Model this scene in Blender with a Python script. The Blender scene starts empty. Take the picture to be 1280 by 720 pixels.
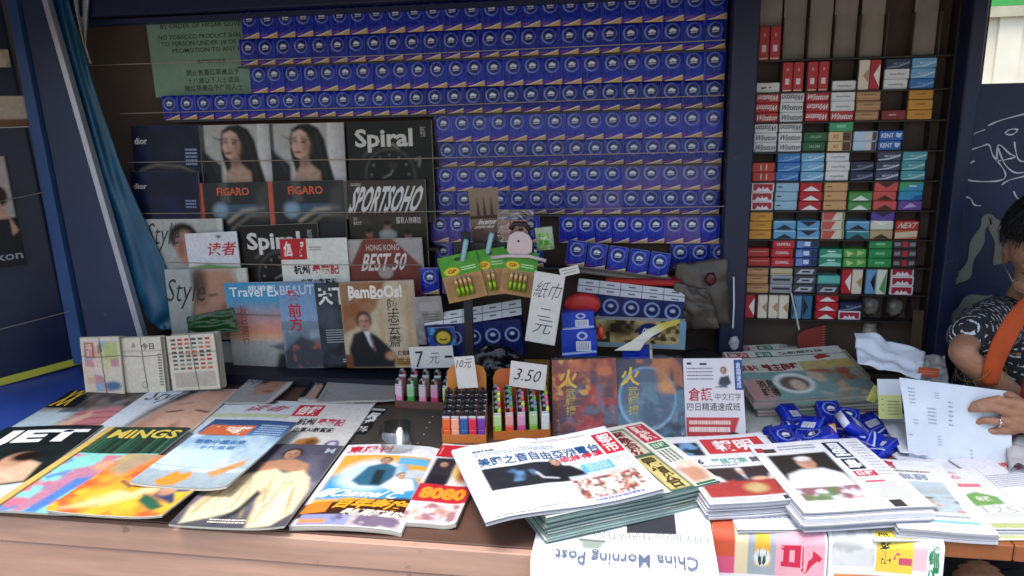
import bpy, bmesh, math, random
import numpy as np
from mathutils import Matrix, Vector
random.seed(7); RNG = np.random.default_rng(11)
SC = bpy.context.scene; COL = SC.collection

# ---------------------------------------------------------------- camera, sky, sun, exposure
FPX = 930.0; CAM = np.array([1.0366, -1.9659, 1.6061]); YAW, PITCH, ROLL = .1637, .2385, -.0244
_f = np.array([-math.sin(YAW)*math.cos(PITCH), math.cos(YAW)*math.cos(PITCH), -math.sin(PITCH)])
_r = np.array([math.cos(YAW), math.sin(YAW), 0.0]); _u = np.cross(_r, _f)
_R = math.cos(ROLL)*_r + math.sin(ROLL)*_u; _U = -math.sin(ROLL)*_r + math.cos(ROLL)*_u
cd = bpy.data.cameras.new('camera'); cam = bpy.data.objects.new('camera', cd); COL.objects.link(cam)
cam.matrix_world = Matrix(((_R[0], _U[0], -_f[0], CAM[0]), (_R[1], _U[1], -_f[1], CAM[1]), (_R[2], _U[2], -_f[2], CAM[2]), (0, 0, 0, 1)))
cd.sensor_width = 36; cd.lens = 36*FPX/1280; cd.clip_start = .05; cd.clip_end = 500
SC.camera = cam

SUN_EL, SUN_AZ = math.radians(71), math.radians(200)      # azimuth measured clockwise from +Y
wd = bpy.data.worlds.new('World'); SC.world = wd; wd.use_nodes = True
nt = wd.node_tree; bg = nt.nodes['Background']; sky = nt.nodes.new('ShaderNodeTexSky')
sky.sky_type = 'NISHITA'; sky.sun_disc = False; sky.sun_elevation = SUN_EL; sky.sun_rotation = SUN_AZ
sky.air_density = 1.4; sky.dust_density = 3.0
nt.links.new(sky.outputs[0], bg.inputs[0]); bg.inputs[1].default_value = .145
sd = bpy.data.lights.new('sun', 'SUN'); sd.energy = 1.6; sd.angle = math.radians(24); sd.color = (1, .97, .92)
sun = bpy.data.objects.new('sun', sd); COL.objects.link(sun)
_d = Vector((math.sin(SUN_AZ)*math.cos(SUN_EL), math.cos(SUN_AZ)*math.cos(SUN_EL), math.sin(SUN_EL)))
sun.rotation_euler = _d.to_track_quat('Z', 'Y').to_euler(); sun.location = (0, -4, 8)
vs = SC.view_settings; vs.view_transform = 'Standard'; vs.look = 'None'; vs.gamma = 1; vs.exposure = 1.1
SC.cycles.filter_width = 1.6; SC.cycles.max_bounces = 7; SC.cycles.transparent_max_bounces = 12

# ---------------------------------------------------------------- pixel -> place
def ray(px, py): return _R*((px-640)/FPX) + _U*((360-py)/FPX) + _f
def onz(px, py, z): v = ray(px, py); return CAM + (z-CAM[2])/v[2]*v
def ony(px, py, y): v = ray(px, py); return CAM + (y-CAM[1])/v[1]*v
def nrm(v): return v/np.linalg.norm(v)
TOP = .887                                            # height of the counter top

# ---------------------------------------------------------------- colour and materials
def lin(c):
    if isinstance(c, str):
        c = c.lstrip('#'); c = tuple(int(c[i:i+2], 16)/255 for i in (0, 2, 4))
    c = np.asarray(c, float)[:3]
    return np.where(c <= .04045, c/12.92, ((c+.055)/1.055)**2.4)
MATS = {}
def mat(name, col='#808080', rough=.5, metal=0, bump=0, bscale=60, noise=0, nscale=8, trans=0, coat=0, spec=.5, alpha=1, attr=None, ior=1.45, sss=0, grain=None, chip=None):
    if name in MATS: return MATS[name]
    m = bpy.data.materials.new(name); m.use_nodes = True; n = m.node_tree.nodes; l = m.node_tree.links
    b = n['Principled BSDF']; b.inputs['Roughness'].default_value = rough; b.inputs['Metallic'].default_value = metal
    b.inputs['Specular IOR Level'].default_value = spec; b.inputs['IOR'].default_value = ior
    b.inputs['Transmission Weight'].default_value = trans; b.inputs['Coat Weight'].default_value = coat; b.inputs['Alpha'].default_value = alpha
    if sss: b.inputs['Subsurface Weight'].default_value = sss; b.inputs['Subsurface Radius'].default_value = (.012, .005, .003)
    tc = n.new('ShaderNodeTexCoord')
    if attr:
        a = n.new('ShaderNodeVertexColor'); a.layer_name = attr; src = a.outputs[0]
    else:
        rgb = n.new('ShaderNodeRGB'); rgb.outputs[0].default_value = (*lin(col), 1); src = rgb.outputs[0]
    if noise:
        t = n.new('ShaderNodeTexNoise'); t.inputs['Scale'].default_value = nscale; t.inputs['Detail'].default_value = 6; t.inputs['Roughness'].default_value = .65
        gv = tc.outputs['Object']
        if grain:
            mpg = n.new('ShaderNodeMapping'); mpg.inputs['Scale'].default_value = grain; l.new(gv, mpg.inputs['Vector']); gv = mpg.outputs[0]
        l.new(gv, t.inputs['Vector'])
        mr = n.new('ShaderNodeMapRange'); mr.inputs['From Min'].default_value = .3; mr.inputs['From Max'].default_value = .7
        mr.inputs['To Min'].default_value = 1-noise; mr.inputs['To Max'].default_value = 1+noise*.6
        l.new(t.outputs['Fac'], mr.inputs['Value'])
        mx = n.new('ShaderNodeMix'); mx.data_type = 'RGBA'; mx.blend_type = 'MULTIPLY'; mx.inputs['Factor'].default_value = 1
        cmb = n.new('ShaderNodeCombineColor')
        for k in range(3): l.new(mr.outputs[0], cmb.inputs[k])
        l.new(src, mx.inputs['A']); l.new(cmb.outputs[0], mx.inputs['B']); src = mx.outputs['Result']
        r2 = n.new('ShaderNodeMapRange'); r2.inputs['To Min'].default_value = max(0, rough-.12); r2.inputs['To Max'].default_value = min(1, rough+.15)
        l.new(t.outputs['Fac'], r2.inputs['Value']); l.new(r2.outputs[0], b.inputs['Roughness'])
    if chip:
        t3 = n.new('ShaderNodeTexNoise'); t3.inputs['Scale'].default_value = 22; t3.inputs['Detail'].default_value = 9; t3.inputs['Roughness'].default_value = .7; l.new(tc.outputs['Object'], t3.inputs['Vector'])
        c3 = n.new('ShaderNodeMapRange'); c3.inputs['From Min'].default_value = .64; c3.inputs['From Max'].default_value = .70; c3.inputs['To Max'].default_value = .75; l.new(t3.outputs['Fac'], c3.inputs['Value'])
        m3 = n.new('ShaderNodeMix'); m3.data_type = 'RGBA'; l.new(c3.outputs[0], m3.inputs['Factor']); l.new(src, m3.inputs['A']); m3.inputs['B'].default_value = (*lin(chip), 1); src = m3.outputs['Result']
    l.new(src, b.inputs['Base Color'])
    if bump:
        t2 = n.new('ShaderNodeTexNoise'); t2.inputs['Scale'].default_value = bscale; t2.inputs['Detail'].default_value = 4
        l.new(tc.outputs['Object'], t2.inputs['Vector'])
        bp = n.new('ShaderNodeBump'); bp.inputs['Strength'].default_value = bump; bp.inputs['Distance'].default_value = .004
        l.new(t2.outputs['Fac'], bp.inputs['Height']); l.new(bp.outputs[0], b.inputs['Normal'])
    MATS[name] = m; return m
INK = mat('printed_paper', attr='ink', rough=.6, noise=.05, nscale=40, spec=.3)
GLOSS = mat('printed_gloss', attr='ink', rough=.36, noise=.05, nscale=9, spec=.25)
FILMP = mat('printed_film', attr='ink', rough=.30, bump=.35, bscale=55, noise=.06, nscale=30, spec=.35)
CARD = mat('printed_card', attr='ink', rough=.38, bump=.05, bscale=60, noise=.08, nscale=50)
PLAST = mat('coloured_plastic', attr='ink', rough=.3, noise=.04)
CLOTH = mat('woven_cloth', attr='ink', rough=.9, bump=.4, bscale=260, noise=.12, nscale=20)
SKIN = mat('skin', '#9c7058', rough=.48, bump=.35, bscale=130, noise=.22, nscale=30, sss=.08)
NAVY = mat('navy_paint', '#141d3c', rough=.42, noise=.25, nscale=5, bump=.08, bscale=30, chip='#3a4260')
NAVY2 = mat('navy_paint_worn', '#1a2548', rough=.5, noise=.35, nscale=7, bump=.12, bscale=40, chip='#3c4664')
STEELBLUE = mat('blue_grey_paint', '#2c3550', rough=.45, noise=.22, nscale=6, bump=.06, chip='#4a5268')
STRIP = mat('aluminium_strip', '#b9b9c4', rough=.4, metal=.6, noise=.15, nscale=20)
BLACK = mat('black_plastic', '#17171a', rough=.4, noise=.2, nscale=20)
WIRE = mat('wire', '#a89c90', rough=.45, metal=.7)
def film_mat(name, tint, mixf, rough=.12, bscale=30, bst=.6):
    if name in MATS: return MATS[name]
    m = bpy.data.materials.new(name); m.use_nodes = True; n = m.node_tree.nodes; l = m.node_tree.links
    n.remove(n['Principled BSDF']); o = n['Material Output']
    tr = n.new('ShaderNodeBsdfTransparent'); tr.inputs[0].default_value = (*lin(tint), 1)
    g = n.new('ShaderNodeBsdfGlossy'); g.inputs['Roughness'].default_value = rough; g.inputs[0].default_value = (.9, .9, .92, 1)
    tc = n.new('ShaderNodeTexCoord'); t = n.new('ShaderNodeTexNoise'); t.inputs['Scale'].default_value = bscale; t.inputs['Detail'].default_value = 3; t.inputs['Distortion'].default_value = 1.5
    l.new(tc.outputs['Object'], t.inputs['Vector'])
    bp = n.new('ShaderNodeBump'); bp.inputs['Strength'].default_value = bst; bp.inputs['Distance'].default_value = .01
    l.new(t.outputs['Fac'], bp.inputs['Height']); l.new(bp.outputs[0], g.inputs['Normal'])
    mx = n.new('ShaderNodeMixShader'); mx.inputs[0].default_value = mixf
    l.new(tr.outputs[0], mx.inputs[1]); l.new(g.outputs[0], mx.inputs[2]); l.new(mx.outputs[0], o.inputs['Surface'])
    MATS[name] = m; return m
FILM = film_mat('clear_film', '#f8f8fa', .02)
BAGF = film_mat('crinkled_bag', '#cfc8c0', .16, rough=.2, bscale=18, bst=1)

# ---------------------------------------------------------------- mesh builder
class MB:
    """collects coloured geometry for ONE mesh object"""
    def __init__(s): s.v = []; s.c = []; s.f = []; s.m = []; s.n = 0
    def add(s, V, F, col, mi=0):
        V = np.asarray(V, float).reshape(-1, 3)
        C = np.asarray(col, float)
        if C.ndim == 1: C = np.tile(C[:3], (len(V), 1))
        s.v.append(V); s.c.append(C)
        for f in F: s.f.append(tuple(int(i)+s.n for i in f)); s.m.append(mi)
        s.n += len(V); return s
    def box(s, x0, x1, y0, y1, z0, z1, col, mi=0, bev=0):
        if bev <= 0:
            V = [(x, y, z) for x in (x0, x1) for y in (y0, y1) for z in (z0, z1)]
            return s.add(V, [(0, 1, 3, 2), (4, 6, 7, 5), (0, 4, 5, 1), (2, 3, 7, 6), (0, 2, 6, 4), (1, 5, 7, 3)], lin(col), mi)
        b = bev
        O = [(x0+b, y0), (x1-b, y0), (x1, y0+b), (x1, y1-b), (x1-b, y1), (x0+b, y1), (x0, y1-b), (x0, y0+b)]
        cx, cy = (x0+x1)/2, (y0+y1)/2
        def ins(k): return [(x+(b*.7 if x < cx else -b*.7), y+(b*.7 if y < cy else -b*.7)) for x, y in k]
        L = [[(x, y, z0) for x, y in ins(O)], [(x, y, z0+b) for x, y in O], [(x, y, z1-b) for x, y in O], [(x, y, z1) for x, y in ins(O)]]
        V = [p for r in L for p in r]; F = [tuple(range(7, -1, -1)), tuple(range(24, 32))]
        for r in range(3):
            for k in range(8): F.append((r*8+k, r*8+(k+1) % 8, r*8+8+(k+1) % 8, r*8+8+k))
        return s.add(V, F, lin(col), mi)
    def poly(s, pts, col, mi=0): return s.add(pts, [tuple(range(len(pts)))], lin(col), mi)
    def tube(s, pts, r, col, mi=0, n=8, caps=True):
        pts = [np.asarray(p, float) for p in pts]; rs = r if isinstance(r, (list, tuple)) else [r]*len(pts)
        V = []; F = []; up = np.array([.13, .31, .94])
        for i, p in enumerate(pts):
            t = nrm(pts[min(i+1, len(pts)-1)]-pts[max(i-1, 0)])
            a = nrm(np.cross(t, up)) if abs(t@up) < .99 else np.array([1., 0, 0]); b = np.cross(t, a)
            for k in range(n): w = 2*math.pi*k/n; V.append(p+rs[i]*(math.cos(w)*a+math.sin(w)*b))
        for i in range(len(pts)-1):
            for k in range(n): F.append((i*n+k, i*n+(k+1) % n, (i+1)*n+(k+1) % n, (i+1)*n+k))
        if caps: F += [tuple(range(n-1, -1, -1)), tuple(range((len(pts)-1)*n, len(pts)*n))]
        return s.add(V, F, lin(col), mi)
    def lathe(s, prof, col, mi=0, n=20, c=(0, 0, 0), sx=1, sy=1):
        V = []; F = []
        for r, z in prof:
            for k in range(n): w = 2*math.pi*k/n; V.append((c[0]+r*sx*math.cos(w), c[1]+r*sy*math.sin(w), c[2]+z))
        for i in range(len(prof)-1):
            for k in range(n): F.append((i*n+k, i*n+(k+1) % n, (i+1)*n+(k+1) % n, (i+1)*n+k))
        return s.add(V, F, lin(col), mi)
    def warp(s, fn):
        s.v = [fn(V) for V in s.v]; return s
    def mesh(s, name, mats, smooth=False):
        V = np.concatenate(s.v); C = np.concatenate(s.c)
        me = bpy.data.meshes.new(name); me.from_pydata(V.tolist(), [], s.f)
        a = me.color_attributes.new('ink', 'FLOAT_COLOR', 'POINT')
        a.data.foreach_set('color', np.concatenate([C, np.ones((len(C), 1))], 1).astype(np.float32).ravel())
        for m in (mats if isinstance(mats, (list, tuple)) else [mats]): me.materials.append(m)
        if max(s.m) > 0: me.polygons.foreach_set('material_index', np.array(s.m, np.int32))
        if smooth: me.polygons.foreach_set('use_smooth', np.ones(len(s.f), bool))
        me.update(); return me
    def obj(s, name, mats, parent=None, smooth=False, M=None):
        o = bpy.data.objects.new(name, s.mesh(name, mats, smooth)); COL.objects.link(o)
        if parent is not None: o.parent = parent
        if M is not None: o.matrix_local = M
        return o
def tag(o, label, cat, group=None, kind=None):
    if label: o['label'] = label
    if cat: o['category'] = cat
    if group: o['group'] = group
    if kind: o['kind'] = kind
    return o
def thing(name, label, cat, M=None, group=None):
    o = bpy.data.objects.new(name, None); COL.objects.link(o); o.empty_display_size = .05
    if M is not None: o.matrix_world = M
    return tag(o, label, cat, group)
def inst(name, me, M, label=None, cat=None, group=None, parent=None):
    o = bpy.data.objects.new(name, me); COL.objects.link(o)
    if parent is not None: o.parent = parent; o.matrix_local = M
    else: o.matrix_world = M
    return tag(o, label, cat, group)
def frame(o, ex, ey):
    ex = nrm(np.asarray(ex, float)); ey = np.asarray(ey, float); ey = nrm(ey-ex*(ex@ey)); en = np.cross(ex, ey)
    return Matrix(((ex[0], ey[0], en[0], o[0]), (ex[1], ey[1], en[1], o[1]), (ex[2], ey[2], en[2], o[2]), (0, 0, 0, 1)))
def pose(tl, tr, br, bl):
    """best rectangle through four corners -> (matrix with the origin at the lower left corner, width, height)"""
    ex = nrm((br-bl)+(tr-tl)); w = (np.linalg.norm(br-bl)+np.linalg.norm(tr-tl))/2
    ey = (tl-bl)+(tr-br); h = np.linalg.norm(ey)/2; ey = ey-ex*(ex@ey); ey = nrm(ey)
    c = (tl+tr+br+bl)/4; return frame(c-ex*w/2-ey*h/2, ex, ey), w, h
def lay(tl, tr, br, bl, zb, zf=None):
    zf = zb if zf is None else zf
    return pose(onz(*tl, zb), onz(*tr, zb), onz(*br, zf), onz(*bl, zf))
def face4(tl, tr, br, bl, yt, yb=None):
    yb = yt if yb is None else yb
    return pose(ony(*tl, yt), ony(*tr, yt), ony(*br, yb), ony(*bl, yb))
def upright(tl, tr, y, h, lean=.10):
    a, b = ony(*tl, y), ony(*tr, y); ex = nrm(b-a); ey = np.array([0, math.sin(lean), math.cos(lean)]); ey = nrm(ey-ex*(ex@ey))
    return frame(a-ey*h, ex, ey), float(np.linalg.norm(b-a)), h
def beam(pts, thick, name, m, parent=None, col='#ffffff'):
    """closed outline (3-D points, roughly planar, facing the street) pushed back by thick"""
    p = [np.asarray(q, float) for q in pts]; n = len(p); b = [q+np.array([0, thick, 0]) for q in p]
    mb = MB(); F = [tuple(range(n)), tuple(range(2*n-1, n-1, -1))]+[(i, n+i, n+(i+1) % n, (i+1) % n) for i in range(n)]
    mb.add(p+b, F, lin(col)); return mb.obj(name, m, parent)

# ---------------------------------------------------------------- lettering
_G = {}
def glyph(text, bold=0.0):
    k = (text, bold)
    if k not in _G:
        cu = bpy.data.curves.new('t', 'FONT'); cu.body = text; cu.size = 1; cu.resolution_u = 2; cu.offset = bold; cu.space_line = .95
        ob = bpy.data.objects.new('t', cu); me = ob.to_mesh()
        V = np.array([v.co[:2] for v in me.vertices]).reshape(-1, 2); F = [tuple(p.vertices) for p in me.polygons]
        ob.to_mesh_clear(); bpy.data.objects.remove(ob); bpy.data.curves.remove(cu)
        if len(V): V = (V-V.min(0))/np.maximum(V.max(0)-V.min(0), 1e-6)
        _G[k] = (V, F)
    return _G[k]
class Sheet:
    """flat print in page coordinates: u to the right, v DOWN, both 0..1"""
    def __init__(s, w, h): s.w = w; s.h = h; s.mb = MB(); s.k = 0; s.any = False
    def P(s, u, v, z): return np.stack([np.asarray(u)*s.w, (1-np.asarray(v))*s.h, np.full(np.shape(u), z)], -1)
    def txt(s, t, box, col, bold=.012, shear=0, z=.0005, rot=0):
        V, F = glyph(t, bold)
        if not len(V): return s
        x = V[:, 0]+shear*(V[:, 1]-.5); y = 1-V[:, 1]
        if rot == 180: x, y = 1-x, 1-y
        if rot == 90: x, y = 1-y, x
        if rot == -90: x, y = y, 1-x
        u0, v0, u1, v1 = box
        if len(box) and isinstance(u0, (tuple, list)): pass
        s.mb.add(s.P(u0+(u1-u0)*x, v0+(v1-v0)*y, z), F, lin(col)); s.any = True; return s
    def rect(s, u0, v0, u1, v1, col, z=.00025, n=1, m=1):
        U, W = np.meshgrid(np.linspace(u0, u1, n+1), np.linspace(v0, v1, m+1)); V = s.P(U.ravel(), W.ravel(), z)
        F = [(j*(n+1)+i, (j+1)*(n+1)+i, (j+1)*(n+1)+i+1, j*(n+1)+i+1) for j in range(m) for i in range(n)]
        s.mb.add(V, F, lin(col)); s.any = True; return s
    def poly(s, pts, col, z=.00025):
        p = np.array(pts); s.mb.add(s.P(p[:, 0], p[:, 1], z), [tuple(range(len(p)))], lin(col)); s.any = True; return s
    def ring(s, cu, cv, r, t, col, z=.0005, a0=0, a1=360, n=28):
        V = []; F = []
        for k in range(n+1):
            a = math.radians(a0+(a1-a0)*k/n)
            for q in (r-t/2, r+t/2): V.append((cu*s.w+q*math.cos(a), (1-cv)*s.h+q*math.sin(a), z))
        for k in range(n): F.append((2*k, 2*k+1, 2*k+3, 2*k+2))
        s.mb.add(V, F, lin(col)); s.any = True; return s
    def bars(s, u0, v0, u1, v1, n, col, fill=.55, z=.0003, vert=False):
        """columns of small body text"""
        for i in range(n):
            a = v0+(v1-v0)*i/n if not vert else u0+(u1-u0)*i/n; d = ((v1-v0) if not vert else (u1-u0))/n*fill
            x, e = (u0, u1) if not vert else (v0, v1)
            while x < e-1e-4:
                q = min(e, x+random.uniform(.010, .035))
                if vert: s.rect(a, x, a+d, q, col, z)
                else: s.rect(x, a, q, a+d, col, z)
                x = q+random.uniform(.003, .007)
        return s
    def stroke(s, pts, wd, col, z=.0005):
        p = [np.array((u*s.w, (1-v)*s.h)) for u, v in pts]; V = []; F = []
        for i, q in enumerate(p):
            t = p[min(i+1, len(p)-1)]-p[max(i-1, 0)]; t = t/(np.linalg.norm(t)+1e-9); nn = np.array((-t[1], t[0]))
            for e in (-1, 1): r = q+nn*wd/2*e; V.append((r[0], r[1], z))
        for i in range(len(p)-1): F.append((2*i, 2*i+1, 2*i+3, 2*i+2))
        s.mb.add(V, F, lin(col)); s.any = True; return s

# ---------------------------------------------------------------- printed pictures (soft-edged colour patches on a fine grid)
class Cv:
    def __init__(s, w, h, base='#ffffff', cell=.0024):
        s.w, s.h = w, h; nx = max(3, int(w/cell)+1); ny = max(3, int(h/cell)+1)
        s.U, s.V = np.meshgrid(np.linspace(0, 1, nx), np.linspace(0, 1, ny)); s.nx, s.ny = nx, ny; s.asp = h/w
        s.I = np.tile(lin(base), (ny, nx, 1)).astype(float)
    def _b(s, a, col): a = np.clip(a, 0, 1)[..., None]; s.I = s.I*(1-a)+lin(col)*a; return s
    def ell(s, cu, cv, ru, rv, col, soft=.12, a=1, rot=0):
        x, y = s.U-cu, (s.V-cv)*s.asp; c, q = math.cos(math.radians(rot)), math.sin(math.radians(rot))
        X, Y = x*c+y*q, -x*q+y*c; d = np.sqrt((X/ru)**2+(Y/(rv*s.asp))**2); return s._b((1+soft-d)/(2*soft)*a if a == 1 else np.clip((1+soft-d)/(2*soft), 0, 1)*a, col)
    def poly(s, pts, col, soft=.008, a=1):
        p = np.array(pts, float)*[1, s.asp]; X, Y = s.U, s.V*s.asp; ins = np.zeros(X.shape, bool); dm = np.full(X.shape, 9.)
        for i in range(len(p)):
            (x0, y0), (x1, y1) = p[i], p[(i+1) % len(p)]
            cr = ((y0 > Y) != (y1 > Y)) & (X < (x1-x0)*(Y-y0)/((y1-y0) if y1 != y0 else 1e-9)+x0); ins ^= cr
            dx, dy = x1-x0, y1-y0; t = np.clip(((X-x0)*dx+(Y-y0)*dy)/(dx*dx+dy*dy+1e-12), 0, 1); dm = np.minimum(dm, np.hypot(X-x0-t*dx, Y-y0-t*dy))
        d = np.where(ins, dm, -dm); return s._b(np.clip((d+soft)/(2*soft), 0, 1)*a, col)
    def line(s, pts, wd, col, soft=.006, a=1):
        X, Y = s.U, s.V*s.asp; dm = np.full(X.shape, 9.); p = np.array(pts, float)*[1, s.asp]
        for i in range(len(p)-1):
            (x0, y0), (x1, y1) = p[i], p[i+1]; dx, dy = x1-x0, y1-y0
            t = np.clip(((X-x0)*dx+(Y-y0)*dy)/(dx*dx+dy*dy+1e-12), 0, 1); dm = np.minimum(dm, np.hypot(X-x0-t*dx, Y-y0-t*dy))
        return s._b(np.clip((wd/2-dm+soft)/(2*soft), 0, 1)*a, col)
    def rect(s, u0, v0, u1, v1, col, a=1): return s._b(((s.U >= u0) & (s.U <= u1) & (s.V >= v0) & (s.V <= v1))*float(a), col)
    def grad(s, u0, v0, u1, v1, c0, c1, axis=1):
        k = ((s.U >= u0) & (s.U <= u1) & (s.V >= v0) & (s.V <= v1)); t = np.clip(((s.V-v0)/(v1-v0) if axis else (s.U-u0)/(u1-u0)), 0, 1)[..., None]
        s.I = np.where(k[..., None], lin(c0)*(1-t)+lin(c1)*t, s.I); return s
    def fbm(s, sc, seed=0, oct=3):
        r = np.random.default_rng(seed); o = np.zeros(s.U.shape); am = 1; tot = 0
        for k in range(oct):
            n = int(sc*2**k)+2; g = r.random((int(n*s.asp)+3, n+2)); x = s.U*n; y = s.V*int(n*s.asp)
            i, j = x.astype(int), y.astype(int); fx, fy = x-i, y-j; fx = fx*fx*(3-2*fx); fy = fy*fy*(3-2*fy)
            j = np.minimum(j, g.shape[0]-2); i = np.minimum(i, g.shape[1]-2)
            o += am*(g[j, i]*(1-fx)*(1-fy)+g[j, i+1]*fx*(1-fy)+g[j+1, i]*(1-fx)*fy+g[j+1, i+1]*fx*fy); tot += am; am *= .55
        return o/tot
    def noise(s, sc, col, thr=.55, soft=.08, a=1, seed=0, reg=(0, 0, 1, 1)):
        k = (s.U >= reg[0]) & (s.U <= reg[2]) & (s.V >= reg[1]) & (s.V <= reg[3]); n = s.fbm(sc, seed)
        return s._b(np.clip((n-thr+soft)/(2*soft), 0, 1)*a*k, col)
    def mosaic(s, u0, v0, u1, v1, n, m, pal, seed=0, a=1):
        r = np.random.default_rng(seed); idx = r.integers(0, len(pal), (m, n)); P = np.array([lin(c) for c in pal])
        k = (s.U >= u0) & (s.U <= u1) & (s.V >= v0) & (s.V <= v1)
        i = np.clip(((s.U-u0)/(u1-u0)*n+.7*(s.fbm(n, seed+1)-.5)).astype(int), 0, n-1); j = np.clip(((s.V-v0)/(v1-v0)*m+.7*(s.fbm(n, seed+2)-.5)).astype(int), 0, m-1)
        s.I = np.where(k[..., None], s.I*(1-a)+P[idx[j, i]]*a, s.I); return s
    def face(s, cu, cv, r, skin='#c99f86', hair='#1b1512', look=0, shade='#8e6450'):
        """small portrait: hair, head, eyes, nose, mouth"""
        q = 1/s.asp; k = look*r
        s.ell(cu+k*.25, cv-r*q*.2, r*1.0, r*1.1*q, hair, .15); s.ell(cu, cv+r*q*.05, r*.74, r*1.0*q, skin, .1); s.ell(cu+r*.5, cv+r*q*.15, r*.3, r*.75*q, shade, .7, .55); s.ell(cu-r*.3, cv-r*q*.35, r*.35, r*.25*q, '#e0bda6', .8, .35)
        for e in (-1, 1):
            s.ell(cu+e*r*.31+k*.15, cv-r*q*.08, r*.2, r*.12*q, shade, .6, .6); s.ell(cu+e*r*.31+k*.15, cv-r*q*.07, r*.13, r*.06*q, '#1c1210', .3); s.line([(cu+e*r*.14+k*.15, cv-r*q*.24), (cu+e*r*.5+k*.15, cv-r*q*.26)], r*.09, '#33231c', r*.05, .85)
        s.line([(cu+r*.06+k*.15, cv-r*q*.05), (cu+r*.12+k*.15, cv+r*q*.26)], r*.09, shade, r*.08, .7); s.ell(cu+k*.12, cv+r*q*.3, r*.17, r*.06*q, shade, .6, .8); s.ell(cu+k*.1, cv+r*q*.55, r*.26, r*.085*q, '#8a3a38', .3); s.line([(cu-r*.22+k*.1, cv+r*q*.55), (cu+r*.22+k*.1, cv+r*q*.55)], r*.03, '#5a1f20', r*.03, .8)
        s.ell(cu, cv+r*q*1.02, r*.4, r*.14*q, shade, .7, .7); return s
    def blur(s):
        for ax in (0, 1):
            p = np.concatenate([s.I.take([0], ax), s.I, s.I.take([-1], ax)], ax); n = s.I.shape[ax]
            s.I = .25*p.take(range(0, n), ax)+.5*s.I+.25*p.take(range(2, n+2), ax)
        return s
    def mesh_into(s, mb, z=0.0, mi=0, fn=None):
        V = np.stack([s.U*s.w, (1-s.V)*s.h, np.full(s.U.shape, z)], -1).reshape(-1, 3)
        k = np.arange(s.nx*s.ny).reshape(s.ny, s.nx)
        F = np.stack([k[:-1, :-1], k[1:, :-1], k[1:, 1:], k[:-1, 1:]], -1).reshape(-1, 4)
        if fn is not None: V = fn(V)
        mb.add(V, F, s.I.reshape(-1, 3), mi); return mb

def booklet(name, label, cat, P, thick, cv, sh, m=None, warp=None, group=None, edge='#d8d4c8', cover='cover', leaves=3):
    """a magazine, comic or newspaper: page block (leaves one can see at the edges), cover, lettering"""
    M, w, h = P; m = m or GLOSS; root = thing(name, label, cat, M, group); fn = warp or (lambda V: V)
    pb = MB(); nx = 14 if warp else 1; ny = 10 if warp else 1; rr = random.Random(name+label)
    for k in range(leaves):
        z1 = -.0004-thick*k/leaves; z0 = -thick*(k+.86)/leaves; jj = .003 if m is INK else .0012; j = [rr.uniform(-jj, jj) for _ in range(4)]
        X = np.linspace(.0006+j[0], w-.0006+j[1], nx+1); Y = np.linspace(.0006+j[2], h-.0006+j[3], ny+1)
        U, W = np.meshgrid(X, Y); g = np.arange((nx+1)*(ny+1)).reshape(ny+1, nx+1); N = g.size
        V = np.concatenate([np.stack([U.ravel(), W.ravel(), np.full(N, z1)], -1), np.stack([U.ravel(), W.ravel(), np.full(N, z0)], -1)])
        F = [(g[b, a], g[b, a+1], g[b+1, a+1], g[b+1, a]) for b in range(ny) for a in range(nx)]
        F += [tuple(N+q for q in f[::-1]) for f in list(F)]
        rim = list(g[0, :])+list(g[1:, -1])+list(g[-1, -2::-1])+list(g[-2:0:-1, 0])
        F += [(rim[i], N+rim[i], N+rim[(i+1) % len(rim)], rim[(i+1) % len(rim)]) for i in range(len(rim))]
        c = lin(edge)*rr.uniform(.55, 1.0); pb.add(fn(V), F, c)
    pb.obj('page_block', INK, root)
    cv.blur(); cv.I = cv.I*(.84+.32*cv.fbm(26, len(label), 3))[..., None]          # fine tonal variation of a printed photograph
    cm = MB(); cv.mesh_into(cm, 0.0, 0, fn); cm.obj(cover, m, root, smooth=bool(warp))
    if sh is not None and sh.any: sh.mb.warp(fn); sh.mb.obj('lettering', m, root)['kind'] = 'stuff'
    return root

# ================================================================ the setting
def onp(px, py, p0, n): v = ray(px, py); return CAM + ((p0-CAM)@n)/(v@n)*v
mb = MB(); mb.box(-120, 120, -120, 120, -.2, 0, '#77736c'); g = mb.obj('ground', mat('pavement', '#7d7871', rough=.85, noise=.25, nscale=3, bump=.3)); g['kind'] = 'structure'

# ---- buildings: pale ribbed wall with a green band, seen over the blue panel
def far_wall():
    root = thing('street_hoarding', 'bright cream ribbed hoarding with a green top band, beyond the dark blue panel', 'hoarding', Matrix.Translation((3.6, 3.2, 0)))
    m1 = mat('cream_metal', '#e6dfcc', rough=.6, noise=.12, nscale=2, bump=.05); m2 = mat('green_metal', '#3f9a4a', rough=.5, noise=.2, nscale=3)
    m3 = mat('hoarding_post', '#b8b39c', rough=.6, noise=.15)
    for i in range(14):
        x = -2.2+i*.34
        b = MB(); b.box(x, x+.335, -.02, .02, 0, 2.12, '#ffffff'); b.box(x+.10, x+.23, -.045, -.021, 0, 2.12, '#ffffff'); b.obj('panel', m1, root)
    b = MB(); b.box(-2.25, 2.6, -.06, .03, 2.123, 2.9, '#ffffff'); b.obj('green_band', m2, root)
    b = MB(); b.box(-2.25, 2.6, -.075, -.03, 2.06, 2.12, '#ffffff'); b.obj('rail', m3, root)
far_wall()

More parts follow.
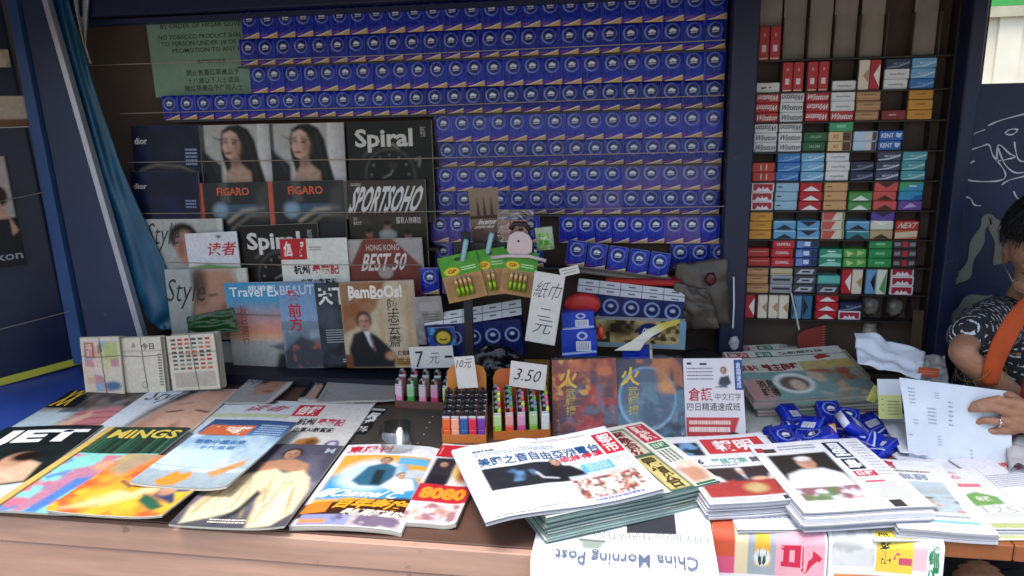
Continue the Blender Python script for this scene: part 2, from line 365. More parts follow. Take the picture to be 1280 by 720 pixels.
# ---- kiosk
KB = thing('newsstand_kiosk', 'dark navy metal newsstand kiosk with display rack and open front', 'kiosk', Matrix.Translation((.6, 0, 0)))
KO = np.array([.6, 0, 0])
def kbox(name, x0, x1, y0, y1, z0, z1, m, bev=0):
    b = MB(); b.box(x0-.6, x1-.6, y0, y1, z0, z1, '#ffffff', bev=bev); return b.obj(name, m, KB)
HARD = mat('brown_hardboard', '#4a3a31', rough=.75, noise=.3, nscale=6, bump=.1)
kbox('back_panel', -.95, 1.86, .04, .055, .05, 2.2, HARD)
kbox('header', -.62, 1.9, -.07, -.02, 1.868, 2.2, NAVY, .004)
kbox('header_lip', -.62, 1.255, -.022, .03, 1.852, 1.864, NAVY2)
kbox('roof', -1.6, 2.9, -.12, .5, 2.203, 2.25, NAVY)
b = MB(); b.add([(-2.2, -.072, 2.05), (2.3, -.072, 2.05), (2.3, -.85, 1.885), (-2.2, -.85, 1.885), (-2.2, -.072, 2.07), (2.3, -.072, 2.07), (2.3, -.85, 1.905), (-2.2, -.85, 1.905)], [(0, 1, 2, 3), (7, 6, 5, 4), (0, 4, 5, 1), (2, 6, 7, 3), (1, 5, 6, 2), (0, 3, 7, 4)], lin('#ffffff')); b.obj('unseen_shade_awning', NAVY, KB)  # unseen awning, added to hold sky and sun light off the back
kbox('post', 1.263, 1.326, -.055, .035, .80, 1.866, NAVY, .003)
kbox('post', 1.780, 1.812, -.07, .035, .30, 1.866, NAVY, .003)
kbox('shade_base_panel', -.9, 2.6, -.30, -.28, .02, .80, mat('base_shade_tone', '#0d1018', rough=.6, noise=.2))  # near-black colour stands in for the shade of the open space below
# the blue side panel with graffiti
gp = kbox('side_panel', 1.815, 2.75, .0, .03, .35, 1.633, NAVY2)
gm = mat('grey_spray_paint', '#75766f', rough=.7, noise=.2, nscale=14); wm = mat('white_marker', '#c9ccd6', rough=.6, noise=.2, nscale=30)
def graffiti(px, wd, m, name='graffiti'):
    p = [ony(x, y, -.0015) for x, y in px]; q = []
    for i in range(len(p)-1):                                   # smooth the stroke
        a = p[max(i-1, 0)]; b = p[i]; c = p[i+1]; d = p[min(i+2, len(p)-1)]
        for k in range(6):
            t = k/6; q.append(.5*((2*b)+(-a+c)*t+(2*a-5*b+4*c-d)*t*t+(-a+3*b-3*c+d)*t**3))
    q.append(p[-1]); V = []; F = []
    for i, c in enumerate(q):
        t = nrm(q[min(i+1, len(q)-1)]-q[max(i-1, 0)]); n = np.array([-t[2], 0, t[0]]); w = wd*(.8+.3*math.sin(i*.7))
        V += [c+n*w/2-KO, c-n*w/2-KO]
    for i in range(len(q)-1): F.append((2*i, 2*i+1, 2*i+3, 2*i+2))
    b = MB(); b.add(V, F, lin('#ffffff')); o = b.obj(name, m, KB); o.parent = gp; return o
for s in ([(1199, 227), (1197, 212), (1203, 190), (1206, 181), (1204, 178), (1214, 169), (1231, 162)], [(1235, 157), (1252, 150), (1282, 142)],
          [(1211, 188), (1224, 184), (1236, 181), (1241, 194), (1252, 208), (1257, 218), (1252, 225), (1232, 227), (1210, 225), (1203, 218), (1207, 208), (1218, 201)],
          [(1246, 201), (1248, 181), (1262, 192), (1269, 196), (1255, 200), (1246, 201)], [(1268, 177), (1270, 190), (1275, 201), (1290, 201)], [(1247, 183), (1256, 205), (1270, 216), (1290, 213)],
          [(1256, 167), (1262, 162), (1272, 162), (1266, 168), (1257, 168)], [(1252, 231), (1262, 225), (1282, 220)], [(1206, 246), (1213, 248), (1218, 256), (1226, 257)], [(1267, 239), (1272, 248), (1280, 250)],
          [(1203, 238), (1204, 239), (1205, 239)]):
    graffiti(s, .0035, wm)
graffiti([(1182, 351), (1196, 351), (1207, 341), (1217, 315), (1228, 287), (1236, 274), (1243, 278), (1247, 300), (1250, 330)], .028, gm)
graffiti([(1190, 405), (1199, 388), (1215, 375), (1240, 373)], .028, gm)
# right post: white cord and tape
mb = MB(); mb.tube([ony(917, 346, -.062)-KO, ony(917.5, 380, -.063)-KO, ony(916, 410, -.062)-KO], .0022, '#d8d8dc'); mb.obj('cord', mat('white_cord', '#d4d4da', rough=.7), KB)

# ---- left jamb of the kiosk (leans outwards), aluminium strip, and the open wing door
YJ = -.12
def jamb(name, top, bot, yt, m, th=.03):
    a, b = top; c, d = bot
    pts = [ony(a[0], a[1], yt)-KO, ony(c[0], c[1], yt)-KO, ony(d[0], d[1], yt)-KO, ony(b[0], b[1], yt)-KO]
    return beam(pts, th, name, m, KB)
jamb('jamb', ((-4, -60), (8, -60)), ((92, 455), (108, 455)), YJ-.012, mat('blue_edge', '#2f4a78', rough=.45, noise=.2, nscale=8), .03)
jamb('jamb_groove', ((6, -60), (18, -60)), ((106, 455), (120, 455)), YJ+.008, mat('dark_groove', '#11172a', rough=.6), .02)
jamb('jamb_face', ((14, -60), (36, -60)), ((116, 455), (183, 455)), YJ, STEELBLUE, .03)
jamb('edge_strip', ((35, -60), (41.5, -60)), ((182, 455), (189, 455)), YJ-.004, STRIP, .02)
H1 = ony(1, 0, YJ); H0 = ony(96, 455, YJ); WD = nrm(np.array([-.55, -.84, 0.])); WN = nrm(np.cross(H1-H0, WD)); WN = WN if WN[1] < 0 or WN[0] > 0 else -WN
def wing(px, py, off=0.0): return onp(px, py, H0+WN*off, WN)
def wquad(name, pts, m, th=.02, off=0.0, parent=None, label=None):
    p = [q+WN*off-KO for q in pts]; b = [q-WN*th for q in p]; n = len(p)
    mb = MB(); mb.add(p+b, [tuple(range(n)), tuple(range(2*n-1, n-1, -1))]+[(i, n+i, n+(i+1) % n, (i+1) % n) for i in range(n)], lin('#ffffff'))
    return mb.obj(name, m, parent or KB)
up = nrm(H1-H0)
wp = wquad('wing_door', [H0-up*.5, H0+up*1.25, H0+up*1.25+WD*.6, H0-up*.5+WD*.6], mat('wing_navy', '#131c38', rough=.32, noise=.25, nscale=4, bump=.05))
ys = wquad('yellow_strip', [wing(98, 447), wing(98, 455), wing(-40, 493), wing(-40, 483)], mat('yellow_tape', '#b8b23a', rough=.5, noise=.2), .003, .004, wp)
wquad('blue_board', [wing(100, 458), wing(101, 530), wing(-40, 580), wing(-40, 498)], mat('blue_board', '#2c4a9a', rough=.5, noise=.25, nscale=5), .004, .0045, wp)
for a, b in (((0, 412), (88, 389)), ((0, 250), (56, 240))):
    mb = MB(); mb.tube([wing(a[0]-40, a[1]+10, .03)-KO, wing(*b, .03)-KO], .0013, '#ffffff', n=6); o = mb.obj('wire', WIRE, KB); o.parent = wp

# magazines held on the wing door
def wingmag(label, tl, bl, w, off, cvf, m=GLOSS):
    a = wing(*tl, off); b = wing(*bl, off); ey = nrm(a-b); h = float(np.linalg.norm(a-b)); M = frame(b+WD*w, -WD, a-b)
    cv = Cv(w, h, '#222222'); sh = Sheet(w, h); cvf(cv, sh); booklet('magazine', label, 'magazine', (M, w, h), .006, cv, sh, m, leaves=2)
def _w1(c, s):
    c.rect(0, 0, 1, 1, '#12141c'); c.rect(0, 0, .97, .55, '#a39a93'); c.ell(.80, .35, .12, .1, '#2a1d18'); c.poly([(.55, .35), (.8, .38), (.98, .68), (.9, .72), (.7, .52)], '#b98a72'); c.rect(0, .56, .9, 1, '#1a1a20')
    s.txt('Nikon', (.45, .86, .97, .94), '#8f9094')
wingmag('dark magazine on the left wing door showing a hand holding a camera', (26, 195), (34, 330), .20, .02, _w1)
wingmag('pale folded leaflet sticking out at the far left edge, below the top papers', (34, 120), (37, 158), .18, .012, lambda c, s: (c.rect(0, 0, 1, 1, '#b3a291'), c.rect(0, .75, 1, 1, '#6b4a38')), INK)
wingmag('cream newspaper edges tucked at the upper far left of the wing door', (10, 62), (14, 84), .18, .012, lambda c, s: (c.rect(0, 0, 1, 1, '#b9ab98'), c.noise(5, '#5a4a40', .55, .1, .6)), INK)

# ---- the wires that keep the stock on the shelves
for a, b, y in (((110, 82), (907, 50), -.012), ((150, 142), (905, 119), -.012), ((160, 203), (905, 189), -.036), ((160, 267), (905, 258), -.056),
                ((205, 328), (527, 331), -.105), ((277, 391), (520, 400), -.125)):
    mb = MB(); pa, pb = ony(*a, y)-KO, ony(*b, y)-KO; mb.tube([pa, (pa+pb)/2+np.array([0, 0, -.004]), pb], .0013, '#ffffff', n=6); mb.obj('wire', WIRE, KB)

# ---- blue plastic sheet hanging behind the strip
def tarp():
    L = [(62, -40), (64, 0), (96, 130), (135, 260), (172, 370), (186, 402), (200, 412)]; Rr = [(78, -40), (86, 0), (112, 90), (150, 205), (188, 292), (228, 380), (226, 412)]
    n = 26; V = []; T = np.linspace(0, 1, len(L)); S = np.linspace(0, 1, 60)
    li = [np.interp(S, T, [p[k] for p in L]) for k in (0, 1)]; ri = [np.interp(S, T, [p[k] for p in Rr]) for k in (0, 1)]
    for j in range(60):
        for i in range(n):
            t = i/(n-1); y = -.085-.009*math.sin(t*4+S[j]*1.5)-.002*math.sin(t*13+S[j]*6)-.003*math.sin(S[j]*31+t*4); V.append(ony(li[0][j]*(1-t)+ri[0][j]*t, li[1][j]*(1-t)+ri[1][j]*t, y))
    V = np.array(V); o = V[-1].copy(); o[2] = V[:, 2].min(); F = [(j*n+i, (j+1)*n+i, (j+1)*n+i+1, j*n+i+1) for j in range(59) for i in range(n-1)]
    mb = MB(); mb.add(V-o, F, lin('#ffffff')); q = mb.obj('plastic_sheet', mat('blue_polythene', '#184e6e', rough=.3, noise=.35, nscale=9, bump=.4, bscale=35), None, True, Matrix.Translation(o))
    md = q.modifiers.new('s', 'SOLIDIFY'); md.thickness = .002
    tag(q, 'bright blue plastic sheet hanging in folds beside the left jamb', 'plastic sheet')
tarp()
def ragcloth():
    L = [(90, -40), (92, 0), (104, 50), (112, 78)]; Rr = [(116, -40), (112, 0), (108, 60), (114, 80)]; n = 10; V = []
    for j in range(20):
        s = j/19*3; k = min(int(s), 2); f = s-k
        for i in range(n):
            t = i/(n-1); a = np.array(L[k])*(1-f)+np.array(L[k+1])*f; b = np.array(Rr[k])*(1-f)+np.array(Rr[k+1])*f; p = a*(1-t)+b*t
            V.append(ony(p[0], p[1], -.075-.012*math.sin(t*8+j*.2)))
    V = np.array(V); o = V[-1].copy(); mb = MB(); mb.add(V-o, [(j*n+i, (j+1)*n+i, (j+1)*n+i+1, j*n+i+1) for j in range(19) for i in range(n-1)], lin('#ffffff'))
    q = mb.obj('white_cloth', mat('grey_white_cloth', '#a9a9ad', rough=.8, noise=.2, bump=.2), None, True, Matrix.Translation(o)); q.modifiers.new('s', 'SOLIDIFY').thickness = .002
    tag(q, 'greyish white cloth hanging at the top behind the blue plastic sheet', 'cloth')
ragcloth()

# ---- counter
CT = thing('counter', 'long brown wooden counter with a plain front board', 'counter', Matrix.Translation((.4, -.86, 0)))
WOOD = mat('brown_laminate', '#b8927f', rough=.5, noise=.22, nscale=4, bump=.05, bscale=20, grain=(.7, 6, 9), chip='#8a6a5a')
def cbox(name, x0, x1, y0, y1, z0, z1, m, bev=.002):
    b = MB(); b.box(x0-.4, x1-.4, y0+.86, y1+.86, z0, z1, '#ffffff', bev=bev); return b.obj(name, m, CT)
cbox('top_board', -1.1, 1.16, -.868, .0, TOP-.03, TOP, mat('counter_top', '#5d4337', rough=.5, noise=.2, nscale=5))
cbox('edge_board', -1.1, 1.16, -.886, -.8705, TOP-.052, TOP-.001, WOOD)
for k in range(3): cbox('front_plank', -1.1, 1.16, -.882, -.862, .06+k*.258, .06+k*.258+.2555, WOOD, .003)
OW = mat('orange_brown_wood', '#8f5530', rough=.4, noise=.2, nscale=7)
SB = thing('shelf_board', 'orange brown wooden board at the right end, over the dark opening', 'board', Matrix.Translation((1.164, -.765, TOP-.03)))
sb = MB(); sb.box(0, .50, 0, .76, 0, .03, '#ffffff', bev=.002); sb.obj('board', OW, SB)
sb = MB(); sb.box(.502, 1.25, 0, .27, 0, .03, '#ffffff', bev=.002); sb.obj('board', OW, SB)

# ---- green notice
P = face4((180, 25), (340, 18), (346, 117), (197, 122), .036); cv = Cv(P[1], P[2], '#7c9a86', .004); sh = Sheet(P[1], P[2])
cv.noise(4, '#6b8a76', .5, .2, .5); D = '#26382e'
def bx(x0, y0, x1, y1): return ((x0-180)/160-(y0-22)*.0011, (y0-22+(x0-180)*.044)/97, (x1-180)/160-(y0-22)*.0011, (y1-22+(x0-180)*.044)/97)
for t, b in (('BY ORDER OF HKSAR GOVERNMENT', (199, 27.5, 336, 33)), ('NO TOBACCO PRODUCT SHALL BE SOLD', (197, 41, 340, 46.5)), ('TO PERSON UNDER 18 OF OR GIVEN', (201, 49, 338, 54.5)), ('PROMOTION TO ANY PERSON', (216, 57, 330, 62.5)),
             ('香港特別行政區', (249, 70, 286, 75)), ('禁止售賣煙草產品予', (235, 83, 304, 91)), ('十八歲以下人士或派', (237, 93, 305, 101)), ('贈煙草產品予任何人士', (234, 102.5, 310, 110.5))):
    sh.txt(t, bx(*b), D, .012)
r = thing('notice_board', 'pale green legal notice board at the upper left with black lettering', 'notice', P[0])
m_ = MB(); cv.mesh_into(m_); m_.box(0, P[1], 0, P[2], -.003, -.0005, '#7c9a86'); m_.obj('board', CARD, r); sh.mb.obj('lettering', CARD, r)['kind'] = 'stuff'

# ================================================================ tissue packs
PW, PH, PD = .0503, .073, .024
def tissue_mesh(h, hue, seed, cell=.0011, back=False):
    base, dark, wed = {'b': ('#142cae', '#0d1c7c', '#c9a06a'), 'v': ('#5a4a9a', '#3a3484', '#d0a878'), 'd': ('#122290', '#0b1660', '#a88a5e')}[hue]
    w = PW-.0004; c = Cv(w, h, base, cell); c.noise(3, dark, .5, .2, .7, seed)
    if back:
        c.rect(.0, .0, 1, .16, '#0d1c7c'); c.line([(.0, .86), (.5, .8), (1, .7)], .06, '#d8dcec', .02); c.rect(.22, .32, .78, .56, '#c9ccd8')
        for k in range(9): c.rect(.26+k*.055, .35, .28+k*.055, .53, '#5a6080')
        c.line([(.1, .66), (.9, .64)], .03, '#8f9cd0', .01)
    A = c.asp; cu, cv_ = .5+random.uniform(-.03, .03), .33; R = .35
    if not back: c.ell(cu, cv_, R+.01, (R+.01)/A, '#8a98c8', .06); c.ell(cu+.022, cv_-.006, R-.03, (R-.03)/A, base, .07); c.ell(cu+.01, cv_, R-.10, (R-.10)/A, '#0b1240', .08)
    if not back: c.ell(cu-.0, cv_-.05, .10, .05, '#dfe4f2', .3); c.ell(cu+.10, cv_-.02, .09, .045, '#dfe4f2', .3); c.ell(cu-.09, cv_-.01, .07, .04, '#dfe4f2', .3); c.line([(cu-.14, cv_+.075), (cu+.15, cv_+.06)], .05, '#b9c1dd', .02)
    if not back: c.line([(.05, .90), (.4, .88)], .05, '#b4406a', .03, .7); c.poly([(.1, .99), (.42, .94), (.7, .87), (1.0, .80), (1, 1.02), (.1, 1.02)], '#f0e0c8', .01); c.poly([(.2, 1.0), (.5, .955), (.75, .89), (1.0, .835), (1, 1.02), (.2, 1.02)], wed, .012)
    for k in range(3): x = random.uniform(0, 1); c.line([(x, 0), (x+random.uniform(-.1, .1), random.uniform(.5, 1))], .012, '#8fa0d8', .012, .35)  # pale glare streaks of the wrapper, painted into the colour
    for x in (0.0, 1.0): c.line([(x, 0), (x, 1)], .05, '#6f7fc0', .02, .5)  # glare along both side edges, painted in as well
    nz = c.fbm(4, seed+5)
    def bulge(V):
        u, v = V[:, 0]/w, V[:, 1]/h; V = V.copy(); V[:, 2] += .0035*(1-(2*u-1)**6)*(1-(2*v-1)**6)-.0035+.0016*(nz.ravel()-.5); return V
    mb = MB(); c.mesh_into(mb, 0, 0, bulge)
    mb.box(.0008, w-.0008, .0012, h-.0012, -PD, -.0036, base); mb.box(.002, w-.002, h-.0012, h-.0002, -PD+.002, -.005, '#cfd3e4')
    return mb.mesh('tissue_pack', FILMP, True)
ORD = ['first', 'second', 'third', 'fourth', 'fifth', 'sixth', 'seventh', 'eighth', 'ninth', 'tenth', 'eleventh', 'twelfth', 'thirteenth', 'fourteenth', 'fifteenth', 'sixteenth', 'seventeenth', 'eighteenth', 'nineteenth', 'twentieth',
       'twenty-first', 'twenty-second', 'twenty-third', 'twenty-fourth', 'twenty-fifth', 'twenty-sixth', 'twenty-seventh', 'twenty-eighth', 'twenty-ninth', 'thirtieth']
TP = {}
def tmesh(h, hue, k):
    q = (round(h, 3), hue, k % 3)
    if q not in TP: TP[q] = tissue_mesh(q[0], hue, 7*len(TP)+3)
    return TP[q]
def zrow(a, b): return (ony(*a, 0)[2]+ony(*b, 0)[2])/2
ZB = [zrow((302, 49.5), (912, 22.5)), zrow((300, 85), (907, 58)), zrow((314, 117.5), (912, 97.5)), zrow((205, 152), (910, 132.5)), zrow((542, 177.5), (910, 171)), zrow((548, 208), (905, 205)), zrow((543, 238), (900, 238)), zrow((544, 268), (900, 268)), zrow((540, 303), (900, 305)), zrow((543, 335), (900, 334))]
ROWN = ['top', 'second', 'third', 'fourth', 'fifth', 'sixth', 'seventh', 'eighth', 'ninth', 'tenth']
def x_at(px, py): return ony(px, py, 0)[0]
XE = 1.257
rows = [(0, x_at(302, 40), 25, ''), (1, x_at(299, 75), 25, ''), (2, x_at(312, 105), 25, ''), (3, x_at(203, 140), 30, ''), (4, x_at(543, 165), 15, ''), (5, x_at(548, 195), 15, ''), (6, x_at(546, 225), 15, ''), (7, x_at(546, 255), 15, ''),
        (8, x_at(538, 290), 6, ', left of the battery stand'), (8, x_at(699, 290), 9, ', right of the battery stand'), (9, x_at(543, 320), 6, ', behind the green battery cards'), (9, x_at(838, 320), 3, ', next to the dark post')]
for ri, x0, n, where in rows:
    zb = ZB[ri]; h = min(.0745, (ZB[ri-1]-zb-.0015) if ri else .073)
    if n > 6: pitch = (XE-x0)/n; n_ = n
    else: pitch = .0508; n_ = n
    for i in range(n_):
        hue = 'b'
        if ri == 6 and i >= 10 or ri == 7 and i in (8, 9) or ri == 8 and (n == 6 and i < 3 or n == 9 and i in (6, 7)) or ri == 9 and n == 6 and i == 0: hue = 'v'
        elif ri in (5, 7, 9) or (ri == 3 and i >= 14): hue = 'd'
        j = random.uniform(-.0012, .0012)
        M = frame((x0+i*pitch, random.uniform(-.002, .002)+(.002 if ri % 2 else 0), zb+random.uniform(0, .0006)), (1, random.uniform(-.02, .02), random.uniform(-.012, .012)), (0, .02, 1))
        col = 'purple' if hue == 'v' else 'blue'
        inst('tissue_pack', tmesh(h, hue, random.randrange(3)), M, '%s tissue pack, %s from left in the %s row%s' % (col, ORD[i], ROWN[ri], where), 'tissue pack', 'pocket tissue packs lined up on the rack')
# ledges the rows stand on
SH = mat('shelf_ledge', '#3b3a44', rough=.5, noise=.2)
for ri, a, b in ((1, -.03, 1.258), (3, -.25, 1.258), (5, .5, 1.258), (7, .5, 1.258), (9, .5, 1.258)): kbox('ledge', a, b, .001, .038, ZB[ri]-.0055, ZB[ri]-.001, SH)
# clear film over the wrapped sets of ten
for ri, i0, n in ((4, 0, 5), (6, 0, 5), (4, 5, 5), (6, 5, 5), (4, 10, 5), (6, 10, 5)):
    x0 = rows[ri][1]; pitch = (XE-x0)/15; a = x0+i0*pitch; b = a+n*pitch-.0015; zt = ZB[ri]+.066; z0 = ZB[ri+1]+.001; nx, nz = 40, 40; V = []; rr = np.random.default_rng(ri*10+i0)
    bump_ = rr.random((6, 6))
    for q in range(nz+1):
        for p in range(nx+1): V.append((a+(b-a)*p/nx, -.0052-.0016*math.sin(p*1.3+q*.2)*math.sin(q*.37+p*.11), z0+(zt-z0)*q/nz))
    V = np.array(V); F = [(q*(nx+1)+p, q*(nx+1)+p+1, (q+1)*(nx+1)+p+1, (q+1)*(nx+1)+p) for q in range(nz) for p in range(nx)]
    k = len(V); top = [(a, -.0052, zt), (b, -.0052, zt), (b, .022, zt+.006), (a, .022, zt+.006)]
    o_ = np.array([a, 0, z0]); fm = MB(); fm.add(V-o_, F, lin('#ffffff')); fm.add(np.array(top)-o_, [(0, 1, 2, 3)], lin('#ffffff'))
    w = fm.obj('plastic_wrap', FILM, None, True, Matrix.Translation(o_))
    tag(w, 'clear crinkled wrap over ten tissue packs, %s from left, %s' % (ORD[i0//5], 'fifth and sixth rows' if ri == 4 else 'seventh and eighth rows'), 'plastic wrap', 'clear wraps over sets of tissue packs')

# loose row of five, sagging to the right, in front
a, b = ony(706, 331, -.06), ony(836, 350, -.06); ex = nrm(b-a); L = np.linalg.norm(b-a)
for i in range(5):
    M = frame(a+ex*(L/5*i), ex, np.array([0, .08, 1])); inst('tissue_pack', tmesh(.066, 'b', i), M, 'blue tissue pack, %s from left in the tilted loose row above the red tray' % ORD[i], 'tissue pack', 'tilted loose row of tissue packs')

# ================================================================ cigarette cabinet
CX0 = 1.334; CP = .0587; CW = .055; CH = .0234; CDp = .086
CB = thing('cigarette_cabinet', 'brown open cabinet of small compartments filled with cigarette packs', 'cabinet', Matrix.Translation((CX0, 0, .95)))
CBR = mat('brown_cabinet', '#5a4a42', rough=.5, noise=.25, nscale=9, bump=.06); CBD = mat('dark_cabinet', '#2a2321', rough=.5, noise=.2)
def cab(name, x0, x1, y0, y1, z0, z1, m):
    b = MB(); b.box(x0-CX0, x1-CX0, y0, y1, z0-.95, z1-.95, '#ffffff'); return b.obj(name, m, CB)
RB = [ony(952, 75.5, 0)[2], ony(946, 116, 0)[2], ony(944, 153.5, 0)[2], ony(942, 190.5, 0)[2], ony(940, 227, 0)[2], ony(937, 263.5, 0)[2], ony(934, 299, 0)[2], ony(932, 333, 0)[2], ony(930, 366, 0)[2], ony(929, 398, 0)[2]]
XR = CX0+7*CP
cab('cabinet_back', CX0-.006, XR+.035, .1, .112, .9, 1.864, CBR)
cab('side', CX0-.010, CX0-.004, -.004, .099, .9, 1.864, CBD); cab('side', XR+.030, XR+.036, -.004, .099, .9, 1.864, CBD)
for z in RB: cab('shelf', CX0-.0035, XR+.0295, .0, .099, z-.004, z-.0005, CBD)
cab('shelf', CX0-.0035, XR+.0295, .0, .099, .892, .904, CBD)
for ri in range(len(RB)):
    zt = (RB[ri-1]-.0045) if ri else 1.80
    for k in range(1, 8): cab('divider', CX0+k*CP-.0024, CX0+k*CP-.0012, .004, .098, RB[ri], zt, CBR if ri == 0 else CBD)
for k, (h, d) in enumerate(((.17, .02), (.165, .03), (.16, .02), (.168, .03), (.16, .02), (.09, .05), (.165, .02))): cab('slat', CX0+k*CP+.001, CX0+(k+1)*CP-.006, d, d+.004, RB[0]+.002, RB[0]+h, mat('pale_slat', '#8d8378', rough=.6, noise=.2, nscale=10))
KINDS = {}
